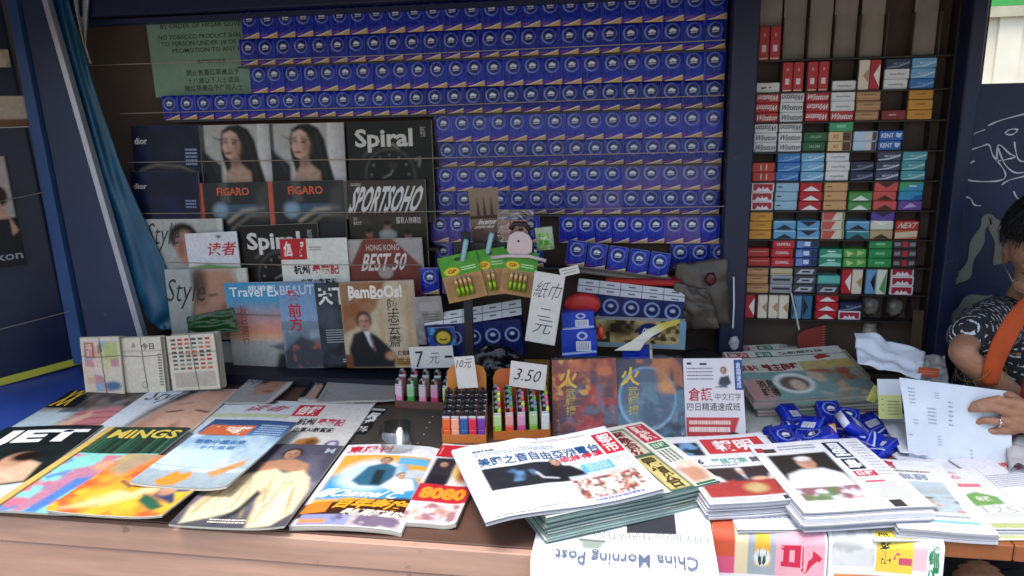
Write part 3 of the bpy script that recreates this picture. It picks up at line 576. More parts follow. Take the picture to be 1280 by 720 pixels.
def ends(key):
    """the end of a cigarette pack as it lies in the shelf (u right, v down)"""
    s = Sheet(CW, CH); base = '#dddddd'
    if key in ('wr', 'ww', 'wrf', 'wwf'):
        base = '#b3202b' if key[1] == 'r' else '#d9d6d8'; s.txt('Winston', (.05, .22, .95, .80), '#e8e2e2' if key[1] == 'r' else '#2a2b38', .018, .1, rot=180 if key.endswith('f') else 0)
        if key[1] == 'w': s.rect(0, .93, 1, 1, '#9aa0b0')
    elif key == 'wh': base = '#dcdadc'; s.txt('mevius', (.22, .4, .8, .62), '#55555c', .01); s.rect(.05, .86, .95, .9, '#a8a8ae')
    elif key == 'wb': base = '#d8d5d2'; s.poly([(.2, .45), (.45, .4), (.4, .6), (.2, .65)], '#7a4a3a'); s.poly([(.5, .45), (.65, .4), (.6, .6)], '#7a4a3a')
    elif key in ('lb', 'bl', 'tl', 'nv', 'ng'):
        base = {'lb': '#6fa8cf', 'bl': '#2f6fb4', 'tl': '#4f9aa6', 'nv': '#1c2440', 'ng': '#39405c'}[key]; e = {'lb': '#bcd9ec', 'bl': '#7fb0dc', 'tl': '#a9d6d6', 'nv': '#7d88a8', 'ng': '#c6cad8'}[key]
        s.txt('MEVIUS', (.3, .38, .75, .62), e, .01); s.poly([(0, .85), (.5, .7), (1, .3), (1, .5), (.5, .85), (0, 1)], e, .0003)
    elif key == 'tan': base = '#b08358'; s.rect(0, .08, 1, .16, '#6f4a30'); s.rect(0, .6, 1, .66, '#d4ab7c'); s.rect(.3, .35, .7, .45, '#7d5636')
    elif key == 'dr': base = '#7d1a22'; s.rect(.3, .4, .6, .55, '#c79a8a')
    elif key == 'or': base = '#c98a2c'; s.rect(0, .02, 1, .1, '#7d4d14'); s.rect(.3, .4, .7, .52, '#8f5c1a'); s.rect(0, .85, 1, .9, '#e4b45a')
    elif key == 'gd': base = '#1d5a36'; s.txt('SALEM', (.28, .35, .75, .62), '#9cc0a4', .01); s.rect(0, .9, 1, .95, '#0f3520')
    elif key == 'gn': base = '#3c9a68'; s.rect(.3, .3, .7, .6, '#7fc49c')
    elif key == 'cr': base = '#d8b888'; s.ell if 0 else s.rect(.62, .0, 1, 1, '#4a3326'); s.txt('XS', (.2, .3, .45, .7), '#a85c3a', .02)
    elif key == 'bw': base = '#b4cce0'; s.rect(.55, .15, .75, .85, '#d9c8bf'); s.rect(.78, .1, 1, 1, '#4a3a3c')
    elif key == 'bb': base = '#2760b0'; s.txt('KENT', (.1, .25, .6, .7), '#dfe8f2', .02); s.poly([(.7, .2), (.95, .3), (.85, .75), (.7, .6)], '#bcd0ea')
    elif key == 'rx': base = '#b23a32'; [s.rect(x-.02, .2, x+.02, .8, '#e8d8d0') or s.rect(x-.07, .42, x+.07, .58, '#e8d8d0') for x in (.38, .62)]
    elif key == 'mb': base = '#e4dcdc'; s.rect(.07, .14, .93, .86, '#a8203a'); s.poly([(.2, .86), (.3, .5), (.45, .7), (.5, .4), (.56, .7), (.7, .5), (.8, .86)], '#ecdfe0', .0006)
    elif key == 'pb': base = '#93b6cc'; s.rect(.08, .4, .28, .55, '#2a3444'); s.rect(0, .9, 1, 1, '#6b8ca2')
    elif key in ('mr', 'mg', 'mc', 'mu', 'mui', 'mt', 'mn', 'mci'):
        base = {'mr': '#b01c28', 'mg': '#4d8f4a', 'mc': '#c9504c', 'mci': '#c9504c', 'mu': '#5d9ac4', 'mui': '#5d9ac4', 'mt': '#2f7f8a', 'mn': '#b8a07a'}[key]
        tri = {'mr': '#e8e0de', 'mg': '#e0e4d8', 'mc': '#3a1c18', 'mci': '#3a1c18', 'mu': '#141c28', 'mui': '#141c28', 'mt': '#141c28', 'mn': '#3a2c20'}[key]
        p = [(.12, 1), (.5, .42), (.88, 1)] if not key.endswith('i') else [(.12, 0), (.5, .62), (.88, 0)]
        s.poly(p, tri); 
        if key in ('mg', 'mu', 'mui', 'mt'): s.rect(0, .0 if not key.endswith('i') else .8, 1, .18 if not key.endswith('i') else 1, '#a9cbdc' if key != 'mg' else '#2f5f30', .0002)
    elif key == 'tn2': base = '#c79a6a'; s.rect(.1, .42, .32, .52, '#5a3a22'); s.rect(0, .88, 1, 1, '#8f6a44')
    elif key == 'gb': base = '#3fa06a'; s.poly([(0, 1), (.4, .4), (1, .2), (1, 1)], '#3a8fc0'); s.rect(.4, .4, .7, .55, '#cfe6d8', .0004)
    elif key == 'lbl': base = '#2f8fbc'; s.poly([(.5, 1), (.7, .5), (1, .4), (1, 1)], '#1f5f9c')
    elif key == 'pu': base = '#6a4a94'; s.poly([(.2, .8), (.5, .2), (.8, .6)], '#b9a0d4'); 
    elif key == 'mpu': base = '#5a3f9a'; s.poly([(.12, 0), (.5, .62), (.88, 0)], '#2a1c4c')
    elif key == 'mwh': base = '#dcd8cc'; s.poly([(.1, 0), (.5, .5), (.9, 0)], '#efece4')
    elif key == 'rwg': base = '#d9cdb8'; s.rect(0, 0, .42, 1, '#c05248'); s.poly([(.42, 0), (.62, 0), (.42, 1)], '#c05248'); s.rect(.88, 0, 1, 1, '#5f8a5a')
    elif key == 'nx': base = '#b83a34'; s.txt('NEXT', (.15, .2, .9, .8), '#ead6cc', .02, .2)
    elif key == 'nxo': base = '#c9694c'; s.poly([(0, .3), (1, .0), (1, .7), (0, 1)], '#d9c8a8')
    elif key == 'rd': base = '#a8262a'; s.rect(.1, .35, .9, .42, '#d9a08c'); s.rect(.1, .9, .9, .95, '#5f1014')
    elif key == 'rp': base = '#b8202c'; s.txt('DUNHILL', (.2, .35, .8, .66), '#e8dcd8', .02)
    elif key == 'bp': base = '#27488c'; s.poly([(0, .2), (.3, .1), (.35, .9), (0, 1)], '#6f8cc4'); s.rect(.36, .25, .62, .75, '#c9d4ea'); s.poly([(.7, .1), (1, .3), (1, .8), (.7, .9)], '#15264c')
    elif key == 'gt': base = '#2c8a6a'; s.poly([(0, .8), (.5, .4), (1, .6), (1, 1), (0, 1)], '#8fd0bc'); s.rect(.35, .2, .7, .34, '#cfe8de')
    elif key == 'gl': base = '#4f9a48'; s.poly([(.1, .2), (.45, .5), (.2, .9)], '#b9d88c'); s.poly([(.6, .15), (.95, .4), (.6, .8)], '#a4cc80')
    elif key == 'ge': base = '#2a8f4c'; s.rect(.3, .35, .7, .62, '#7cc494'); s.rect(0, .92, 1, 1, '#14582c')
    elif key == 'dk': base = '#3c3438'; s.rect(.4, .2, .62, .8, '#c02a3c'); s.rect(.05, .3, .3, .7, '#8f8890'); s.rect(.7, .3, .95, .7, '#8f8890')
    elif key == 'be': base = '#c4b090'; s.rect(0, .75, 1, .82, '#7d6a4c')
    elif key == 'gy': base = '#8c8c94'; s.rect(.1, .35, .9, .6, '#26262c'); s.rect(0, .02, 1, .12, '#c9c9ce')
    elif key == 'gk': base = '#3c3f48'; s.poly([(.1, .8), (.3, .3), (.9, .3), (.8, .8)], '#b4b8c0'); s.rect(.35, .45, .7, .65, '#23252c', .0004)
    elif key == 'te': base = '#5fb4aa'; s.rect(0, .8, 1, 1, '#3a7f7a')
    return base, s
def pack_mesh(key):
    if key in KINDS: return KINDS[key]
    base, s = ends(key); mb = MB(); mb.box(0, CW, 0, CH, -CDp, 0, base, bev=.0018)
    if s.any: s.mb.warp(lambda V: np.stack([np.clip(V[:, 0], .0021, CW-.0021), np.clip(V[:, 1], .0016, CH-.0016), V[:, 2]], -1)); mb.v += s.mb.v; mb.c += s.mb.c; mb.f += [tuple(i+mb.n for i in f) for f in s.mb.f]; mb.m += s.mb.m; mb.n += s.mb.n
    KINDS[key] = mb.mesh('cigarette_pack', CARD); return KINDS[key]
UPH, UPW = .079, .0245
def up_mesh(key):
    if key in KINDS: return KINDS[key]
    s = Sheet(UPW, UPH); base = '#dddddd'
    if key == 'Ured': base = '#b0222c'; s.rect(.3, .55, .7, .75, '#e4cfcc'); s.rect(.1, .93, .9, .97, '#e0c9a0'); s.rect(.42, .2, .58, .3, '#d99a94')
    elif key == 'Uchev': base = '#b01c2c'; s.poly([(1, .15), (.35, .5), (1, .9)], '#ece2de')
    elif key == 'Uwt': base = '#dccfbc'; s.poly([(.95, .3), (.4, .52), (.95, .75)], '#b3885a'); s.rect(0, .0, 1, .03, '#b9a58c')
    elif key == 'Ublue': base = '#6a9cc4'; s.poly([(1, .1), (.45, .5), (1, .9)], '#101824')
    elif key == 'Ugw': base = '#dfe2d6'; s.poly([(1, .05), (.3, .8), (1, 1)], '#5a9a58')
    elif key == 'Ubl2': base = '#2f5f84'; s.poly([(0, .1), (.6, .5), (0, .9)], '#0e1622')
    elif key == 'Ublp': base = '#5f8cae'; s.poly([(0, 0), (.5, .5), (0, 1)], '#203448')
    mb = MB(); mb.box(0, UPW, 0, UPH, -.055, 0, base, bev=.0016)
    if s.any: s.mb.warp(lambda V: np.stack([np.clip(V[:, 0], .002, UPW-.002), np.clip(V[:, 1], .002, UPH-.002), V[:, 2]], -1)); mb.v += s.mb.v; mb.c += s.mb.c; mb.f += [tuple(i+mb.n for i in f) for f in s.mb.f]; mb.m += s.mb.m; mb.n += s.mb.n
    KINDS[key] = mb.mesh('cigarette_pack', CARD); return KINDS[key]
CN = {'wr': 'red with white script', 'wrf': 'red with upside-down white script', 'ww': 'white with black script', 'wwf': 'white with upside-down black script', 'wh': 'plain white with small print', 'wb': 'white with brown marks', 'lb': 'light blue', 'bl': 'mid blue', 'tl': 'teal', 'nv': 'dark navy', 'ng': 'navy and grey', 'tan': 'tan brown', 'dr': 'dark red', 'or': 'amber', 'gd': 'dark green', 'gn': 'sea green',
      'cr': 'cream and brown', 'bw': 'pale blue and white', 'bb': 'bright blue', 'rx': 'red with two white crosses', 'mb': 'red with a white border', 'pb': 'pale grey blue', 'mr': 'red with a white peak', 'mg': 'green with a white peak', 'mc': 'coral with a dark peak', 'mci': 'coral with a dark notch', 'mu': 'light blue with a black peak', 'mui': 'light blue with a black notch', 'mt': 'teal with a black peak', 'mn': 'beige with a dark peak', 'tn2': 'sand coloured',
      'gb': 'green and blue', 'lbl': 'blue wave', 'pu': 'purple patterned', 'mpu': 'purple notched', 'mwh': 'off-white', 'rwg': 'red, cream and green', 'nx': 'red with slanted white letters', 'nxo': 'orange and pale', 'rd': 'deep red', 'rp': 'red with white print', 'bp': 'blue patterned', 'gt': 'green and teal', 'gl': 'leaf green', 'ge': 'emerald green', 'dk': 'dark with a red centre', 'be': 'beige', 'gy': 'grey and black', 'gk': 'black and silver', 'te': 'turquoise',
      'Ured': 'red', 'Uchev': 'red and white chevron', 'Uwt': 'white and tan', 'Ublue': 'light blue chevron', 'Ugw': 'green and white', 'Ubl2': 'dark blue', 'Ublp': 'steel blue'}
GRID = [  # each compartment from the bottom up; U... stand upright side by side
 [['Ured', 'Ured'], [], [], [], [], [], []],
 [['wb'], ['Ured', 'Ured'], ['Ured', 'Ured'], ['wh'], ['Uwt', 'Uchev'], ['wh', 'wh', 'nv'], ['bl', 'lb', 'lb']],
 [['wr', 'wrf', 'wrf'], ['ww', 'ww', 'wwf'], ['wrf', 'wrf', 'wr'], ['wr', 'wh', 'wh'], ['tan', 'tan', 'tan'], ['dr'], ['or', 'or', 'or']],
 [['ww', 'ww', 'wwf'], ['ww', 'ww', 'wwf'], ['gd', 'gd'], ['cr', 'cr', 'gn'], ['bw', 'bw'], ['bb', 'bb'], []],
 [['rx', 'rx'], ['bl', 'bl', 'bl'], ['lb', 'lb', 'lb'], ['wh', 'wh', 'wh'], ['nv', 'nv'], ['ng', 'ng', 'ng'], ['tl', 'tl', 'tl']],
 [['mb', 'mb', 'mb'], ['pb', 'pb', 'pb'], ['mr', 'mr', 'mr'], ['tn2', 'tn2', 'tn2'], ['mg', 'mg'], ['mc', 'mc', 'mci'], ['pu', 'lbl', 'gb']],
 [['or', 'or', 'or'], ['mu', 'mu'], ['mui', 'mui'], ['rwg', 'rwg', 'rwg'], ['mt', 'mu'], ['mn', 'mwh', 'mpu'], ['nxo', 'nx']],
 [['rd', 'rd'], ['rp', 'rp', 'rp'], ['bp', 'bp', 'bp'], ['gt', 'gt'], ['gl', 'gl'], ['ge', 'ge', 'ge'], ['dk', 'dk', 'dk']],
 [['tan', 'tan', 'tan'], ['gy', 'gy', 'be'], ['gk', 'gk', 'gk'], ['gk', 'te'], ['Uchev', 'Uwt'], ['Ublue', 'Ugw'], ['mb', 'mb', 'mb']],
 [['Uchev', 'Uwt'], ['Uwt', 'Uwt'], ['Ublp', 'Ubl2'], ['mr', 'mr', 'mr'], ['mb', 'nv'], [], []]]
SN = ['top', 'second', 'third', 'fourth', 'fifth', 'sixth', 'seventh', 'eighth', 'ninth', 'lowest']
for r_, row in enumerate(GRID):
    for c_, cell in enumerate(row):
        x = CX0+c_*CP; ups = bool(cell) and cell[0][0] == 'U'
        for k, key in enumerate(cell):
            if ups:
                gap = .0 if (r_, c_) not in ((9, 0),) else .006; px = x+.001+k*(UPW+.0012+gap); hs = min(UPH, (RB[r_-1]-RB[r_]-.006)) if r_ else UPH
                M = frame((px, .004+random.uniform(0, .004), RB[r_]), (1, random.uniform(-.03, .03), 0), (0, 0, 1)) @ Matrix.Diagonal((1, hs/UPH, 1, 1))
                pos = '%s upright one' % ('left' if k == 0 else 'right'); me = up_mesh(key)
            else:
                M = frame((x+.0005+random.uniform(-.0008, .0012), .004+random.uniform(-.003, .004), RB[r_]+k*(CH+.0003)), (1, random.uniform(-.04, .04), 0), (0, 0, 1))
                pos = {1: 'lying alone', 2: ('lower', 'upper')[k % 2]+' of two', 3: ('bottom', 'middle', 'top')[k]+' of three'}[len(cell)]; me = pack_mesh(key)
            inst('cigarette_pack', me, M, '%s cigarette pack, %s, %s shelf, %s compartment' % (CN[key], pos, SN[r_], ORD[c_]), 'cigarette pack', 'cigarette packs in the cabinet')

# ================================================================ magazines standing in the rack
def rack(label, tl, tr, y, h, fn, thick=.007, lean=.06, name='magazine', cat='magazine', m=None, edge='#cfcabd'):
    P = upright(tl, tr, y, h, lean); cv = Cv(P[1], h, '#1c1c20'); sh = Sheet(P[1], h); fn(cv, sh)
    w_, rr = P[1], random.Random(label); k1, k2, k3 = rr.uniform(.001, .005), rr.uniform(-.003, .004), rr.uniform(0, 6)
    def wf(V): V = V.copy(); u, v = V[:, 0]/w_, V[:, 1]/h; V[:, 2] += k1*np.sin(np.clip(u, 0, 1)*math.pi)+k2*(u-.5)*v+.0008*np.sin(u*9+k3)*v; return V
    return booklet(name, label, cat, P, thick, cv, sh, m or GLOSS, wf, edge=edge, leaves=2)
def c_navy(c, s):
    c.grad(0, 0, 1, 1, '#0b1028', '#080b1c'); c.noise(3, '#141c44', .55, .15, .6, 3); c.line([(.1, .48), (.35, .42), (.7, .44), (.95, .52)], .03, '#8d8474', .02, .7); c.ell(.5, .56, .3, .12, '#3a3436', .4, .8)
    s.txt('dior', (.04, .13, .24, .20), '#c9c2bc', .02); s.bars(.78, .25, .95, .44, 5, '#8f96b8')
def c_navy2(c, s):
    c.grad(0, 0, 1, 1, '#0a0f28', '#0f1738'); c.noise(4, '#182250', .6, .12, .5, 8); s.txt('dior', (.04, .13, .24, .19), '#c4bdb8', .02); s.bars(.8, .3, .95, .4, 3, '#7a84ac')
def c_veil(c, s):
    c.rect(0, 0, 1, 1, '#b9b5b2'); c.noise(3, '#96928f', .5, .2, .6, 4); c.grad(.78, 0, 1, .8, '#cfcbc8', '#a6a3a2', 0); c.rect(0, 0, .05, 1, '#4c4c50')
    c.poly([(0, .26), (.10, .33), (.26, .42), (.25, .9), (0, .95)], '#17181d', .02); c.line([(.06, .3), (.2, .5)], .02, '#3c4048', .02, .7)
    c.poly([(.30, .06), (.40, .01), (.54, .0), (.66, .05), (.74, .17), (.78, .36), (.86, .62), (.86, .95), (.3, .95), (.33, .5), (.27, .3), (.27, .15)], '#120f0d', .012)
    c.poly([(.30, .16), (.33, .09), (.42, .06), (.50, .10), (.54, .2), (.52, .3), (.45, .355), (.38, .36), (.33, .335), (.31, .28), (.285, .235), (.305, .205)], '#c9a290', .012); c.ell(.49, .24, .06, .09, '#8f6553', .6, .75); c.ell(.36, .13, .07, .04, '#dcbcaa', .7, .6)
    c.line([(.315, .155), (.37, .148)], .018, '#2a1a14', .008); c.line([(.42, .152), (.50, .168)], .018, '#2a1a14', .008); c.ell(.345, .182, .028, .011, '#180d0a', .3); c.ell(.455, .19, .034, .012, '#180d0a', .3); c.ell(.345, .19, .04, .016, '#a87c6a', .8, .4)
    c.line([(.375, .19), (.365, .245), (.385, .25)], .014, '#9a6c5a', .012, .8); c.ell(.375, .295, .05, .014, '#9a3a3c', .3); c.line([(.33, .295), (.42, .297)], .006, '#5a1c1e', .006); c.line([(.18, .13), (.26, .155), (.30, .16)], .012, '#2a2420', .008, .9); c.line([(.26, .15), (.4, .12), (.52, .14)], .008, '#1a1412', .006, .7)
    c.poly([(.40, .35), (.50, .33), (.54, .42), (.66, .50), (.68, .95), (.30, .95), (.32, .52), (.40, .44)], '#b3917f', .02); c.ell(.47, .40, .06, .05, '#7a5444', .6, .8); c.line([(.38, .50), (.46, .53)], .012, '#86604f', .012, .8); c.line([(.52, .53), (.62, .51)], .012, '#86604f', .012, .8); c.line([(.62, .1), (.71, .4), (.76, .7)], .02, '#35302e', .02, .8); c.line([(.56, .12), (.62, .4)], .012, '#2c2826', .012, .8)
def c_fig(c, s):
    c.grad(0, 0, 1, 1, '#2a2c2e', '#15161a'); c.rect(0, 0, .06, 1, '#c0563f'); c.poly([(.3, 0), (.42, 0), (.46, .2), (.34, .25)], '#5a5a58', .03, .7); c.rect(.2, .24, .95, .36, '#3d5468'); c.ell(.3, .3, .1, .08, '#8fa6b8', .4, .8)
    c.line([(.4, .42), (.62, .3), (.9, .28)], .04, '#a89a84', .02, .9); c.line([(.45, .5), (.7, .36), (.95, .35)], .03, '#7c7060', .02, .9); c.poly([(.82, .1), (1, 0), (1, .4), (.8, .4)], '#4a4844', .04, .7)
    s.txt('FIGARO', (.27, .055, .73, .14), '#d0603c', .02)
def c_spiral(c, s):
    c.rect(0, 0, 1, 1, '#141212'); c.noise(3, '#241f1e', .5, .2, .7, 2); c.line([(.2, .33), (.30, .27)], .03, '#6a6460', .02, .6); c.line([(.5, .22), (.56, .23), (.6, .26)], .03, '#8c8680', .015, .8)
    A = 1/c.asp; c.ell(.5, .52, .30, .30*A, '#4a4644', .04, .9); c.ell(.5, .525, .275, .275*A, '#100e0e', .04)
    for k in range(12): a = k*math.pi/6; c.ell(.5+.22*math.cos(a), .52+.22*A*math.sin(a), .012, .012*A, '#8a8480', .4)
    c.line([(.5, .52), (.42, .55)], .012, '#9a948e'); c.line([(.5, .52), (.58, .42)], .012, '#9a948e'); c.poly([(.52, .38), (.6, .42), (.55, .48), (.47, .44)], '#2c2826', .01); c.line([(.8, .38), (.86, .36), (.84, .44)], .02, '#8c8680', .01)
    s.txt('Spiral', (.1, .07, .78, .30), '#cdc8c4', .03); s.txt('腕錶\n雜誌', (.87, .06, .93, .16), '#a8a29e', .01)
def c_sport(c, s):
    c.grad(0, 0, 1, 1, '#3a3330', '#1c1a16'); c.noise(4, '#4a3d36', .5, .2, .6, 5); c.grad(0, .45, 1, 1, '#2c2a1e', '#171710')
    for x, q, sh_ in ((.26, '#a02c34', .62), (.5, '#8f9290', .54), (.76, '#a81c2c', .64)):
        c.poly([(x-.12, 1), (x-.1, sh_), (x-.04, sh_-.03), (x+.04, sh_-.03), (x+.11, sh_), (x+.13, 1)], q, .02); c.ell(x, sh_-.075, .045, .045, '#8c6450', .2); c.ell(x, sh_-.10, .05, .03, '#15110f', .3)
        c.rect(x-.05, sh_+.08, x+.05, sh_+.12, '#c9c0bc', .6)
    s.txt('SPORTSOHO', (.05, .06, .95, .34), '#d2cdc8', .03, .15); s.txt('體育人物專訪', (.62, .38, .93, .45), '#bdb6b0', .01); s.txt('50\nBEST', (.06, .38, .17, .46), '#a8a09a', .01); s.bars(.05, .03, .18, .06, 2, '#b8b0a8')
def c_style(c, s):
    c.grad(0, 0, 1, 1, '#aaa9a5', '#8d8c88'); c.rect(.93, 0, 1, 1, '#c2bfb8'); c.ell(.5, .19, .19, .15, '#15110f', .12); c.ell(.52, .3, .14, .18, '#a87c68', .15); c.ell(.46, .28, .04, .1, '#6c4636', .5, .6)
    s.txt('Style', (.02, .04, .45, .34), '#3c3c40', -.004, .2)
def c_style2(c, s):
    c.grad(0, 0, 1, 1, '#a5a6a2', '#8c8d88'); c.rect(.88, 0, 1, 1, '#bdb9b0'); c.poly([(.42, .0), (.82, .0), (.88, .2), (.86, .5), (.7, .75), (.4, .75), (.32, .5), (.34, .2)], '#a87c66', .05); c.ell(.42, .15, .09, .2, '#2a1d18', .5, .8); c.line([(.3, .5), (.38, .25), (.36, .05)], .04, '#2c2420', .03, .8)
    c.line([(.52, .28), (.62, .27)], .02, '#2a1a14', .01); c.line([(.74, .28), (.82, .29)], .02, '#2a1a14', .01); c.ell(.7, .42, .05, .05, '#8c5c4a', .5, .8); c.ell(.66, .62, .1, .035, '#8c3c3a', .4)
    s.txt('Style', (.0, .1, .48, .42), '#33343a', -.004, .2)
def c_read(c, s):
    c.grad(0, 0, 1, 1, '#d2cfd2', '#c3c4cc'); c.poly([(0, .48), (.4, .43), (1, .5), (1, .56), (0, .58)], '#6c8f5a', .02); c.rect(0, .56, 1, 1, '#8aa8b8'); c.ell(.66, .06, .05, .02, '#3c4a3c', .4)
    s.txt('读者', (.42, .14, .96, .33), '#b3262c', .015, .1)
def c_xinbao(c, s):
    c.rect(0, 0, 1, 1, '#d6d2c9'); c.poly([(.4, .72), (.5, .66), (.62, .68), (.62, .82), (.45, .82)], '#a86c34', .02); c.ell(.56, .72, .06, .04, '#5c3216', .4); c.ell(.84, .70, .07, .05, '#5a3a78', .2); c.ell(.84, .69, .03, .02, '#c9b8d4', .3)
    s.rect(0, .0, .4, .26, '#b4262e'); s.txt('信報', (.05, .03, .36, .22), '#e6dcd6', .03, .1, .0007); s.txt('杭州', (.18, .32, .42, .45), '#2a2628', .03); s.txt('尋寶記', (.46, .32, .86, .45), '#b03040', .03); s.txt('由軍AI數寶藏', (.28, .50, .82, .58), '#2c282a', .02); s.bars(.44, .1, .62, .16, 2, '#9a958c')
def c_best(c, s):
    c.rect(0, 0, 1, 1, '#7d3f36'); c.noise(3, '#6c352e', .5, .2, .6, 7); c.poly([(0, 0), (.22, 0), (.02, .3), (0, .3)], '#a89f9a', .01); c.poly([(.62, 0), (1, 0), (1, .34)], '#a19a98', .01); c.ell(.5, .38, .1, .07, '#a89a94', .06); c.rect(.35, .6, .52, .7, '#2c1a18', .8); c.ell(.74, .63, .025, .02, '#c4b8b0'); c.ell(.8, .63, .025, .02, '#c4b8b0')
    s.txt('HONG KONG', (.26, .06, .7, .13), '#c9b4ac', .01); s.txt('BEST 50', (.2, .16, .78, .36), '#d6cac4', .02, .12)
def c_travel(c, s):
    c.grad(0, 0, 1, .2, '#3f86ac', '#4d90b4'); c.grad(0, .2, 1, .55, '#4f8fb0', '#d18a70'); c.grad(0, .55, 1, .66, '#d0906c', '#c9a890'); c.grad(0, .66, 1, 1, '#a8a49e', '#8a8a86'); c.noise(3, '#c98a7c', .5, .2, .5, 6, (0, .3, 1, .6))
    c.poly([(.5, .72), (.98, .62), (1, .76), (.72, .8)], '#5c6064', .02); c.poly([(.62, .80), (1, .78), (1, 1), (.55, 1)], '#24262a', .03)
    s.txt('Travel Expert', (.06, .05, 1.0, .19), '#dfe0de', .01); s.txt('旅遊新', (.3, .03, .66, .09), '#e4e2de', .01); s.txt('秋\n日\n遠\n行', (.16, .26, .26, .70), '#a04c44', .008)
def c_climb(c, s):
    c.grad(0, 0, 1, .45, '#5f86ac', '#7f98b4'); c.grad(0, .45, 1, 1, '#6f7f90', '#4a4f58'); c.noise(4, '#8f9aa8', .55, .1, .8, 9, (0, .55, 1, 1)); c.poly([(.0, .8), (.4, .62), (.8, .7), (1, 1), (0, 1)], '#3c4048', .03); c.noise(7, '#a05c4c', .68, .05, .8, 10, (.2, .7, 1, 1))
    s.txt('BEAUTY', (.05, .03, .97, .14), '#b4c0d0', .02); s.txt('攀\n前\n方', (.18, .08, .5, .56), '#b02a3c', .02)
def c_tian(c, s):
    c.grad(0, 0, 1, 1, '#2a2d34', '#14161a'); c.noise(3, '#3c4450', .5, .2, .7, 12); c.ell(.3, .4, .35, .12, '#4a5058', .5, .7); s.txt('天下', (.08, .06, .9, .26), '#d6d2d0', .035); s.bars(.2, .55, .8, .72, 6, '#a8a8ac', .35); s.bars(.6, .9, .95, .95, 2, '#b0aca8')
def c_bamboo(c, s):
    c.rect(0, 0, 1, 1, '#b8a88f'); c.poly([(0, 0), (.62, 0), (.48, .3), (.2, .52), (0, .6)], '#85502f', .02); c.poly([(.5, .35), (.56, .3), (.58, .9), (.5, .95)], '#a8855a', .03, .7); c.poly([(.86, .05), (.93, .05), (.93, .8), (.86, .8)], '#a88a60', .03, .6); c.noise(4, '#9a8468', .55, .15, .4, 13)
    c.poly([(.08, 1), (.06, .78), (.14, .6), (.3, .55), (.45, .62), (.6, .75), (.7, .86), (.66, 1)], '#1b1a20', .015); c.poly([(.28, .56), (.36, .58), (.42, .8), (.36, .74)], '#c9c9cc', .01); c.line([(.36, .62), (.41, .8)], .02, '#6a2c34'); c.rect(0, .84, .1, 1, '#6c3f26'); c.ell(.62, .86, .07, .05, '#a87a62', .3)
    c.face(.30, .46, .105, '#a87c66', '#221a18'); c.line([(.21, .45), (.39, .45)], .012, '#2a2020', .006, .8)
    s.txt('BamBoOs!', (.12, .04, .84, .19), '#e0d6cc', .04); s.poly([(.12, .195), (.55, .185), (.55, .195), (.12, .208)], '#d8cec4'); s.txt('陳\n志\n云\n齋', (.62, .2, .78, .76), '#2c2624', .005, .1); s.txt('陳茹專訪', (.72, .80, .94, .86), '#2c2220', .02); s.rect(.68, .88, .96, .98, '#a87a44'); s.bars(.7, .9, .94, .97, 3, '#5a3a1c', .5, .0006)
RK = [
 ('dark navy magazine at the left end of the upper magazine row, half hidden', (163, 157), (248, 156), -.012, .26, c_navy),
 ('magazine with a veiled woman portrait, left one of the matching pair', (250, 157), (341, 154.5), -.010, .26, c_veil),
 ('magazine with a veiled woman portrait, right one of the matching pair', (336, 155), (429, 153), -.018, .26, c_veil),
 ('black watch magazine with big white title, top row beside the blue tissue packs', (432, 153), (539, 150), -.013, .27, c_spiral),
 ('dark navy magazine in the second row, behind the blue plastic sheet', (163, 214), (247, 215), -.040, .26, c_navy2),
 ('dark magazine with orange title and orange spine, left one of its pair', (247, 229), (335, 227), -.036, .26, c_fig),
 ('dark magazine with orange title and orange spine, right one of its pair', (334, 227), (429, 225), -.044, .26, c_fig),
 ('sports magazine with white brush title over three athletes', (433, 226), (531, 224), -.037, .26, c_sport),
 ('grey fashion magazine with a dark haired model, partly covered by a white digest', (180, 274), (277, 273), -.060, .27, c_style),
 ('small white digest with two red characters, in front of the grey fashion magazine', (231, 292), (295, 289), -.076, .20, c_read),
 ('black watch magazine with white title, third row, behind the red masthead weekly', (297, 283), (396, 279), -.062, .27, c_spiral),
 ('pale business weekly with a red masthead box, standing in the rack', (349, 299), (433, 297), -.078, .22, c_xinbao),
 ('reddish brown dining guide magazine in the rack beside the blue tissue packs', (433, 300), (527, 297), -.072, .24, c_best),
 ('grey fashion magazine with a close-up face, lowest rack row at the left', (205, 337), (308, 335), -.092, .27, c_style2),
 ('travel magazine with a turquoise and orange sunset cover', (280, 354), (378, 352), -.112, .25, c_travel),
 ('narrow blue mountain magazine with red vertical characters', (346, 354), (402, 352), -.122, .24, c_climb),
 ('black magazine with white characters, between the mountain and bamboo covers', (392, 354), (436, 352), -.130, .235, c_tian),
 ('brown and cream magazine with a seated man in a dark suit', (423, 353), (517, 350), -.142, .235, c_bamboo)]
for l, a, b, y, h, fn in RK: rack(l, a, b, y, h, fn)
# trays of the rack the magazines stand in
for x0, x1, y, z, hh in ((-.36, .52, -.047, 1.285, .02), (-.36, .52, -.078, 1.145, .02), (-.33, .52, -.108, 1.03, .02)): kbox('rack_tray', x0, x1, y, .036, z-.05, z-.045, mat('rack_tray', '#16161c', rough=.5))
kbox('rack_base', -.45, .56, -.20, -.02, TOP+.002, TOP+.03, mat('rack_base', '#10131f', rough=.5, noise=.2))

